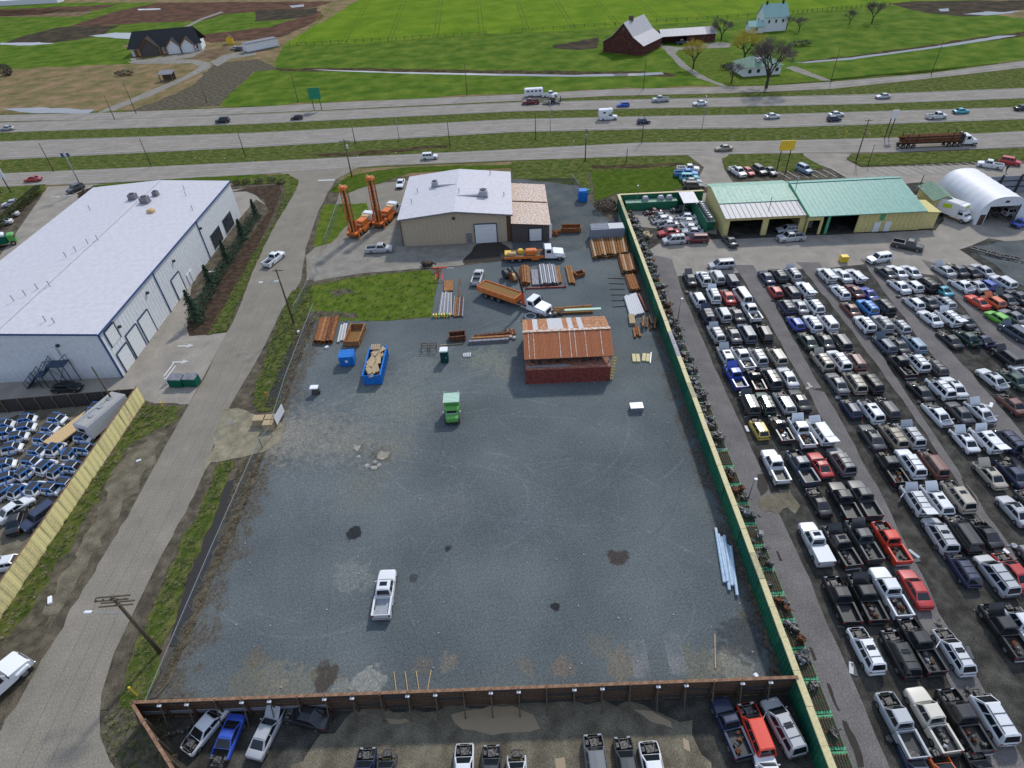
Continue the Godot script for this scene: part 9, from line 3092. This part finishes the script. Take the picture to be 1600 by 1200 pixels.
func surface_net(bones: Array,lo: Vector3,hi: Vector3,cell: float) -> ArrayMesh:
	var n := Vector3i(((hi - lo) / cell).ceil()) + Vector3i.ONE
	var val := PackedFloat32Array()
	val.resize(n.x * n.y * n.z)
	for k in n.z:
		for j in n.y:
			for i in n.x:
				var p := lo + Vector3(i,j,k) * cell
				var d := 9.0
				for b in bones:
					var ab: Vector3 = b[1] - b[0]
					var t := clampf((p - b[0]).dot(ab) / ab.length_squared(),0.0,1.0)
					var e: float = (p - (b[0] + ab * t)).length() - lerpf(b[2],b[3],t)
					var h := clampf(0.5 + 0.5 * (d - e) / 0.03,0.0,1.0)
					d = lerpf(d,e,h) - 0.03 * h * (1.0 - h)
				val[(k * n.y + j) * n.x + i] = d
	var at := {}
	var pos := []
	for k in n.z - 1:
		for j in n.y - 1:
			for i in n.x - 1:
				var sum := Vector3.ZERO
				var cnt := 0
				for e in [[0,1],[2,3],[4,5],[6,7],[0,2],[1,3],[4,6],[5,7],[0,4],[1,5],[2,6],[3,7]]:
					var q0 := Vector3(e[0] & 1,(e[0] >> 1) & 1,e[0] >> 2)
					var q1 := Vector3(e[1] & 1,(e[1] >> 1) & 1,e[1] >> 2)
					var v0 := val[((k + int(q0.z)) * n.y + j + int(q0.y)) * n.x + i + int(q0.x)]
					var v1 := val[((k + int(q1.z)) * n.y + j + int(q1.y)) * n.x + i + int(q1.x)]
					if (v0 < 0.0) != (v1 < 0.0):
						sum += q0.lerp(q1,v0 / (v0 - v1))
						cnt += 1
				if cnt:
					at[Vector3i(i,j,k)] = pos.size()
					pos.append(lo + (Vector3(i,j,k) + sum / cnt) * cell)
	var st := smooth()
	var axes := [Vector3i(1,0,0),Vector3i(0,1,0),Vector3i(0,0,1)]
	for c in at:
		for a in 3:
			var u: Vector3i = axes[(a + 1) % 3]
			var v: Vector3i = axes[(a + 2) % 3]
			var c1: Vector3i = c + axes[a]
			if c1.x >= n.x or c1.y >= n.y or c1.z >= n.z:
				continue
			var v0 := val[(c.z * n.y + c.y) * n.x + c.x]
			var v1 := val[(c1.z * n.y + c1.y) * n.x + c1.x]
			if (v0 < 0.0) == (v1 < 0.0):
				continue
			if not (at.has(c - u) and at.has(c - v) and at.has(c - u - v)):
				continue
			var p0: Vector3 = pos[at[c]]
			var p1: Vector3 = pos[at[c - u]]
			var p2: Vector3 = pos[at[c - u - v]]
			var p3: Vector3 = pos[at[c - v]]
			if v0 < 0.0:
				quad(st,p3,p2,p1,p0)
			else:
				quad(st,p0,p1,p2,p3)
	return done(st)

# ---------------------------------------------------------------- plants

func leaf_at(st: SurfaceTool,p: Vector3,s: float,c: Color,r: RandomNumberGenerator,lean := 0.0) -> void:
	var b := Basis(Vector3(r.randf_range(-1,1),r.randf_range(-1,1),r.randf_range(-1,1)).normalized(),r.randf_range(0,TAU))
	var k := r.randf_range(0.75,1.25)
	st.set_color(Color(c.r * k,c.g * k,c.b * k))
	var a := b * Vector3(-s,0,0)
	var d := b * Vector3(s * 0.6,0,-s * 0.5)
	var e := b * Vector3(s * 0.6,-lean,s * 0.5)
	tri(st,p + a,p + d,p + e)


func conifer(at: Vector3,h: float,w: float,label: String,r: RandomNumberGenerator) -> void:
	var o := thing("conifer",label,"tree",at,0.0,"conifers along the warehouse drive")
	var st := flat()
	tube(st,Vector3.ZERO,Vector3(0.1,h,0),0.14,0.02,7)
	part(o,"trunk",done(st),mats["bark"])
	st = flat()
	var y := 0.3
	while y < h:
		var u := y / h
		var reach := w * pow(1.0 - u,0.8) * r.randf_range(0.75,1.15) + 0.08
		var a := r.randf_range(0,TAU)
		for k in 8:
			a += TAU / 8 + r.randf_range(-0.4,0.4)
			var l := reach * r.randf_range(0.6,1.1)
			for m in 9:
				var f := (m + 0.5) / 9.0
				var p := Vector3(cos(a) * l * f,y - 0.35 * l * f * f + r.randf_range(-0.08,0.08),sin(a) * l * f)
				leaf_at(st,p + Vector3(r.randf_range(-0.1,0.1),0,r.randf_range(-0.1,0.1)),r.randf_range(0.12,0.26),Color(0.028,0.06,0.032),r)
		y += 0.26
	part(o,"crown",done(st),mats["leaf"])


func shrub(called: String,at: Vector3,size: Vector3,c: Color,n: int,label: String,group: String,r: RandomNumberGenerator,leaf := 0.16) -> void:
	var o := thing(called,label,"shrub" if called != "hedge" else "hedge",at,0.0,group)
	var st := flat()
	for k in 5:
		tube(st,Vector3(0,0,0),Vector3(r.randf_range(-0.3,0.3) * size.x,size.y * 0.7,r.randf_range(-0.3,0.3) * size.z),0.05,0.02,5)
	part(o,"stems",done(st),mats["twig_brown"])
	st = flat()
	for k in n:
		var d := Vector3(r.randf_range(-1,1),r.randf_range(-0.9,1),r.randf_range(-1,1))
		while d.length() > 1.0:
			d = Vector3(r.randf_range(-1,1),r.randf_range(-0.9,1),r.randf_range(-1,1))
		d = d.normalized() * pow(d.length(),0.4)
		leaf_at(st,Vector3(d.x * size.x * 0.5,size.y * (0.5 + 0.5 * d.y),d.z * size.z * 0.5),leaf * r.randf_range(0.6,1.3),c,r)
	part(o,"foliage",done(st),mats["leaf"])


func limb(st: SurfaceTool,tw: SurfaceTool,p: Vector3,d: Vector3,l: float,rad: float,depth: int,droop: float,r: RandomNumberGenerator) -> void:
	var q := p + d * l
	tube(st if depth > 3 else tw,p,q,rad,rad * 0.68,6 if depth > 3 else 3,false)
	if depth == 0:
		return
	var n := 3 if depth > 3 else 4
	for k in n:
		var e := (d + Vector3(r.randf_range(-1,1),r.randf_range(-0.35,0.55) - droop,r.randf_range(-1,1)) * 0.85).normalized()
		limb(st,tw,p.lerp(q,r.randf_range(0.55,1.0)),e,l * r.randf_range(0.62,0.86),rad * 0.6,depth - 1,droop,r)


func bare_tree(at: Vector3,h: float,label: String,twig: Material,depth: int,spread: float,r: RandomNumberGenerator) -> void:
	var o := thing("bare_tree",label,"tree",at,0.0,"trees round the farm")
	var st := flat()
	var tw := flat()
	tube(st,Vector3.ZERO,Vector3(0,h * 0.2,0),h * 0.03,h * 0.024,8,false)
	for k in 4:
		var a := TAU * k / 4 + r.randf_range(-0.4,0.4)
		limb(st,tw,Vector3(0,h * r.randf_range(0.14,0.22),0),Vector3(cos(a) * spread,1.0,sin(a) * spread).normalized(),h * 0.24,h * 0.015,depth,0.0,r)
	part(o,"trunk",done(st),mats["bark"])
	part(o,"crown",done(tw),twig)


func make_plants() -> void:
	var r := RandomNumberGenerator.new()
	r.seed = 1234
	var cs := [[Vector3(-55.09,0,-88.39),6.4,2.3,"largest drooping conifer at the lower end of the planting bed"],[Vector3(-56.71,0,-99.7),4.9,1.7,"second conifer up the planting bed"],[Vector3(-56.82,0,-108.92),5.0,1.6,"third conifer up the planting bed"],[Vector3(-57.08,0,-119.36),4.6,1.5,"fourth conifer up the planting bed"],[Vector3(-57.57,0,-129.96),4.2,1.4,"top conifer of the planting bed"]]
	for c in cs:
		conifer(c[0],c[1],c[2],c[3],r)
	var k := 0
	for i in cs.size() - 1:
		for m in 4:
			var p: Vector3 = cs[i][0].lerp(cs[i + 1][0],(m + 0.7) / 4.4)
			shrub("low_shrub",p + Vector3(r.randf_range(-0.3,0.3),0.1,0),Vector3(2.5,1.7,2.8),Color(0.03,0.065,0.03),420,"low dark shrub in the row between the conifers, %s from below" % ORDINAL[k],"low shrubs between conifers",r,0.15)
			k += 1
	# clipped hedge along the drive
	var h := thing("hedge","long clipped olive hedge along the warehouse drive","hedge")
	var a := Vector3(-116.37,0,-130.46)
	var b := Vector3(-118.95,0,-151.2)
	var st := flat()
	for i in 9000:
		var u := r.randf()
		var s := Vector3(r.randf_range(-0.8,0.8),r.randf_range(0.1,1.9),0)
		if r.randf() < 0.6:
			s.y = r.randf_range(1.7,1.95)
		leaf_at(st,a.lerp(b,u) + Vector3(s.x,s.y,0),r.randf_range(0.1,0.22),Color(0.075,0.085,0.02),r)
	part(h,"foliage",done(st),mats["leaf"])
	st = flat()
	for i in 12:
		tube(st,a.lerp(b,i / 11.0),a.lerp(b,i / 11.0) + Vector3(0,1.6,0),0.06,0.03,5)
	part(h,"stems",done(st),mats["bark"])
	shrub("brown_bush",Vector3(20.08,0,-125.21),Vector3(5,2.2,4),Color(0.075,0.055,0.04),900,"bare brown bush beside the corner of the green fence","",r,0.2)
	shrub("brown_bush",Vector3(-209.8,0,-283.8),Vector3(5,4.5,5),Color(0.06,0.05,0.045),700,"dark bush in the olive field at the west edge","",r,0.35)
	for i in 8:
		shrub("brown_shrub",[Vector3(-57.17,0,-149.27),Vector3(-60.15,0,-151.3),Vector3(-63.26,0,-150.8),Vector3(-66.5,0,-150.8),Vector3(-68.75,0,-150.3),Vector3(-104.83,0,-151.1),Vector3(-106.12,0,-148.86),Vector3(-105.47,0,-146.07)][i],Vector3(2.2,1.0,1.8),Color(0.06,0.05,0.035),220,"small brown shrub behind the warehouse, %s from the road junction" % ORDINAL[i],"brown shrubs behind the warehouse",r)
	# farm trees
	bare_tree(Vector3(83.33,0,-209.7),17.5,"tallest bare tree beside the white cottage",mats["twig_brown"],6,0.5,r)
	bare_tree(Vector3(89.08,0,-281.6),10.5,"round bare tree beyond the long red shed",mats["twig_brown"],5,0.8,r)
	bare_tree(Vector3(74.76,0,-218.3),8.5,"pale bare tree in front of the white cottage",mats["twig_grey"],4,0.7,r)
	bare_tree(Vector3(158.4,0,-298.2),10.5,"taller orchard tree in the far green field",mats["twig_brown"],5,0.6,r)
	bare_tree(Vector3(148.69,0,-298),7.5,"shorter orchard tree in the far green field",mats["twig_brown"],4,0.7,r)
	bare_tree(Vector3(123.34,0,-288.3),7.5,"small bare tree east of the farmhouse",mats["twig_brown"],4,0.7,r)
	bare_tree(Vector3(120.21,0,-294.4),8.0,"bare tree touching the farmhouse gable",mats["twig_brown"],4,0.7,r)
	var gold := plain("twig_gold",Color(0.45,0.36,0.05),0.9)
	bare_tree(Vector3(67,0,-238.6),10.5,"leaning yellow willow beside the farm drive",gold,6,0.55,r)
	bare_tree(Vector3(86.96,0,-244.8),12.5,"larger yellow willow behind the white cottage",gold,6,0.75,r)
	shrub("brown_bush",Vector3(81.17,0,-234.8),Vector3(12,2.2,3),Color(0.06,0.05,0.035),800,"low bare thicket behind the white cottage","",r,0.3)
	shrub("brown_bush",Vector3(114.59,0,-263.7),Vector3(9,2.0,3),Color(0.06,0.06,0.04),500,"low thicket east of the farmhouse","",r,0.3)
	shrub("brown_bush",Vector3(-154.9,0,-272.9),Vector3(8,2.0,3),Color(0.085,0.065,0.05),500,"dry thicket in the olive field","",r,0.3)
	make_tufts(r)


func in_outline(p: Vector2,o: Array) -> bool:
	var pts := PackedVector2Array()
	for i in o.size() / 2:
		pts.append(Vector2(o[2 * i],o[2 * i + 1]))
	return Geometry2D.is_point_in_polygon(p,pts)


func make_tufts(r: RandomNumberGenerator) -> void:
	# clumps of rough grass and dead weeds on the near verges
	var st := flat()
	for k in 11:
		var a := r.randf_range(0,TAU)
		var p := Vector3(r.randf_range(-0.1,0.1),0,r.randf_range(-0.1,0.1))
		var d := Vector3(cos(a),0,sin(a))
		var e := d.cross(Vector3.UP) * 0.03
		tri(st,p - e,p + d * r.randf_range(0.1,0.3) + Vector3(0,r.randf_range(0.12,0.34),0),p + e)
	var clump := done(st)
	var jobs := [
		["verge_tufts","rough green grass on the verges of the side road",5,Color(0.12,0.16,0.04),Color(0.25,0.22,0.11),[[-39.28,-47.75,-39.5,-54.66,-37.86,-54.79,-37.62,-50.67,-37.32,-43.9,-37.22,-38.79,-36.87,-34.05,-36.73,-30.07,-35.71,-25.24,-36.96,-24.15,-38.11,-24.19,-39.03,-28.24,-39.27,-34.3,-39.42,-40.53],[-41.24,-97.21,-37.3,-99.11,-36.17,-87.44,-35.06,-73.42,-34.91,-64.7,-37.52,-64.19,-39.48,-68.48,-40.29,-79.54,-41,-89.8],[-51.87,-84.16,-49.04,-85.05,-51.15,-108.37,-52.28,-127.11,-52.22,-141.28,-55.73,-143.98,-52.76,-127.8,-52.8,-111.67,-52.29,-94.9],[-39.02,-24.11,-35.37,-25,-30.33,-19.13,-35.1,-19.29,-36.58,-19.83,-38.91,-22.47]]],
		["west_verge_weeds","patchy yellow-green weeds beside the yellow fence",4,Color(0.15,0.16,0.06),Color(0.27,0.23,0.14),[[-54.91,-67.38,-48.75,-66.14,-49.43,-61.95,-53.42,-59.45,-53.02,-51.52,-52.82,-44.22,-52.82,-36.37,-53.02,-30.06,-55.68,-34.27]]],
		["dead_weeds","dead brown weeds along the chain-link fences",9,Color(0.17,0.12,0.07),Color(0.27,0.21,0.12),[[-36.91,-54.96,-34.1,-55.7,-33.94,-52.37,-33.78,-47.46,-34.18,-38.64,-34.32,-31.63,-34.62,-26.37,-35.61,-25.01,-35.2,-27.79,-35.28,-34.13,-35.38,-42.04],[-36.88,-83.72,-35.72,-87.4,-34.23,-87.67,-34.37,-86.33,-34.36,-76.58,-34.16,-67.41,-33.61,-62.63,-34.53,-62.68,-35.35,-71.9],[23.22,-60.92,24.07,-60.87,24.04,-40.84,23.53,-30.92,22.98,-24.98,21.83,-25.02,22.29,-30.98,22.68,-43.57]]],
		["lawn_tufts","longer grass scattered over the workshop lawn",1.2,Color(0.14,0.20,0.035),Color(0.21,0.22,0.07),[[-37.5,-98.9,-29.58,-101.43,-16.11,-102.57,-14.58,-100.05,-14.45,-93.77,-14.79,-86.85,-22.53,-85.94,-31.38,-86.66,-36.84,-87.49]]]]
	for j in jobs:
		var xf := []
		for o in j[5]:
			var lo := Vector2(1e6,1e6)
			var hi := -lo
			for i in o.size() / 2:
				lo = lo.min(Vector2(o[2 * i],o[2 * i + 1]))
				hi = hi.max(Vector2(o[2 * i],o[2 * i + 1]))
			for k in int((hi.x - lo.x) * (hi.y - lo.y) * j[2]):
				var p := Vector2(r.randf_range(lo.x,hi.x),r.randf_range(lo.y,hi.y))
				if in_outline(p,o):
					xf.append(Transform3D(Basis(Vector3.UP,r.randf_range(0,TAU)).scaled(Vector3.ONE * r.randf_range(0.5,1.3)),Vector3(p.x,0.08,p.y)))
		var mm := MultiMesh.new()
		mm.transform_format = MultiMesh.TRANSFORM_3D
		mm.use_colors = true
		mm.mesh = clump
		mm.instance_count = xf.size()
		for i in xf.size():
			mm.set_instance_transform(i,xf[i])
			mm.set_instance_color(i,j[3].lerp(j[4],pow(r.randf(),1.6)) * r.randf_range(0.7,1.15))
		var o := MultiMeshInstance3D.new()
		o.name = j[0]
		o.multimesh = mm
		o.material_override = mats["blade"]
		o.set_meta("kind","stuff")
		tag(o,j[1],"grass")
		add_child(o)


# ---------------------------------------------------------------- litter

func make_small_things() -> void:
	var r := RandomNumberGenerator.new()
	r.seed = 8
	# loose parts on the mud in front of stripped cars
	var n := 0
	for a in WRECKS:
		if a[0] == 5 or not ("n" in a[5] or "s" in a[5] or r.randf() < 0.25):
			continue
		var f := Vector3(a[6],0.04,a[7]) + Vector3(r.randf_range(-1.2,1.2),0,-2.5 + r.randf_range(-0.5,0.4))
		var t := scrap_lump(f,r.randf_range(0.5,0.95),r,"loose_scrap",mats["engine_metal"] if n % 4 else mats["galvanised"])
		t.scale.y *= 0.6
		tag(t,"loose scrap on the mud between cars of the %s salvage block" % ORDINAL[a[0]],"scrap","loose scrap in the %s salvage block" % ORDINAL[a[0]])
		n += 1
	var panel := soft_box(Vector3(1.2,0.07,0.4),0.03)
	for k in 26:
		var p: Vector3 = [Vector3(29.46,0,-73.79),Vector3(28.7,0,-57.44),Vector3(39.64,0,-65.21),Vector3(54.33,0,-68.53),Vector3(38.18,0,-45.56),Vector3(39.98,0,-35.99),Vector3(38.65,0,-26.45),Vector3(49.52,0,-36.32),Vector3(56.19,0,-56.32),Vector3(27.65,0,-25.68),Vector3(46.94,0,-56.9),Vector3(57,0,-64.01),Vector3(60.79,0,-58.48)][k % 13]
		var o := part(self,numbered("scrap_bumper"),panel,paint(TONES[["white","silver","dark grey","black"][k % 4]]),p + Vector3(r.randf_range(0.6,2.0),0.08,r.randf_range(-1.2,1.2)),Vector3(r.randf_range(-0.1,0.1),r.randf_range(0,6),r.randf_range(-0.1,0.1)))
		tag(o,"%s loose bumper lying on the salvage yard mud" % ["white","silver","dark grey","black"][k % 4],"bumper","%s loose bumpers" % ["white","silver","dark grey","black"][k % 4])
	# pale stones and scraps of paper on the gravel and verges
	var st := flat()
	box(st,Vector3(0,0.04,0),Vector3(0.16,0.08,0.13),Basis(Vector3(0.3,1,0.2).normalized(),0.6))
	var stone := done(st)
	var mm := MultiMesh.new()
	mm.transform_format = MultiMesh.TRANSFORM_3D
	mm.mesh = stone
	mm.instance_count = 240
	for k in 240:
		var p := Vector3(r.randf_range(-33,22),0.03,r.randf_range(-80,-24.5))
		if k > 200:
			p = Vector3(r.randf_range(-130,120),0.04,r.randf_range(-172,-160))
		mm.set_instance_transform(k,Transform3D(Basis(Vector3.UP,r.randf_range(0,6)).scaled(Vector3.ONE * (r.randf_range(0.35,1.0) if k <= 200 else r.randf_range(1.2,2.4))),p))
	var o := MultiMeshInstance3D.new()
	o.name = "litter"
	o.multimesh = mm
	o.material_override = mats["concrete"]
	o.set_meta("kind","stuff")
	tag(o,"pale stones and litter scattered over gravel and verge","litter")
	add_child(o)
	# bits that can be made out singly
	for q in [["crumpled white sheet on the verge by the yellow fence",Vector3(-51.07,0,-35.61),Vector3(0.4,0.25,1.0)],["pale bag on the verge near the side road",Vector3(-50.63,0,-55.64),Vector3(0.6,0.2,0.3)],["white bucket on the verge above the ditch",Vector3(-36.39,0,-83.5),Vector3(0.4,0.5,0.4)],["white can at the foot of the casing pipes",Vector3(-30.72,0,-78.99),Vector3(0.6,0.3,0.4)],["white jug beside the board fence brackets",Vector3(20.33,0,-24.9),Vector3(0.4,0.4,0.4)]]:
		var b := part(self,numbered("litter_item"),soft_box(q[2],0.05),mats["white_gloss"],q[1] + Vector3(0,q[2].y / 2 + 0.05,0),Vector3(0,0.5,0))
		tag(b,q[0],"litter")
	var stick := part(self,numbered("long_stick"),box_mesh(Vector3(0.1,0.1,3.4)),mats["lumber"],Vector3(17.33,0,-27.41) + Vector3(0,0.1,0),Vector3(0,-0.25,0))
	tag(stick,"long pale stick near the corner of board and green fences","stick")
	for k in 8:
		var w := part(self,numbered("water_heater_scrap"),lump_mesh(k),mats["engine_metal"],Vector3(-32.5 + k * 0.4,0.04,-21.8 + r.randf_range(-0.6,0.6)))
		w.scale = Vector3.ONE * 0.5
		tag(w,"dark scrap in the corner behind the board fence","scrap","scrap in the board fence corner")
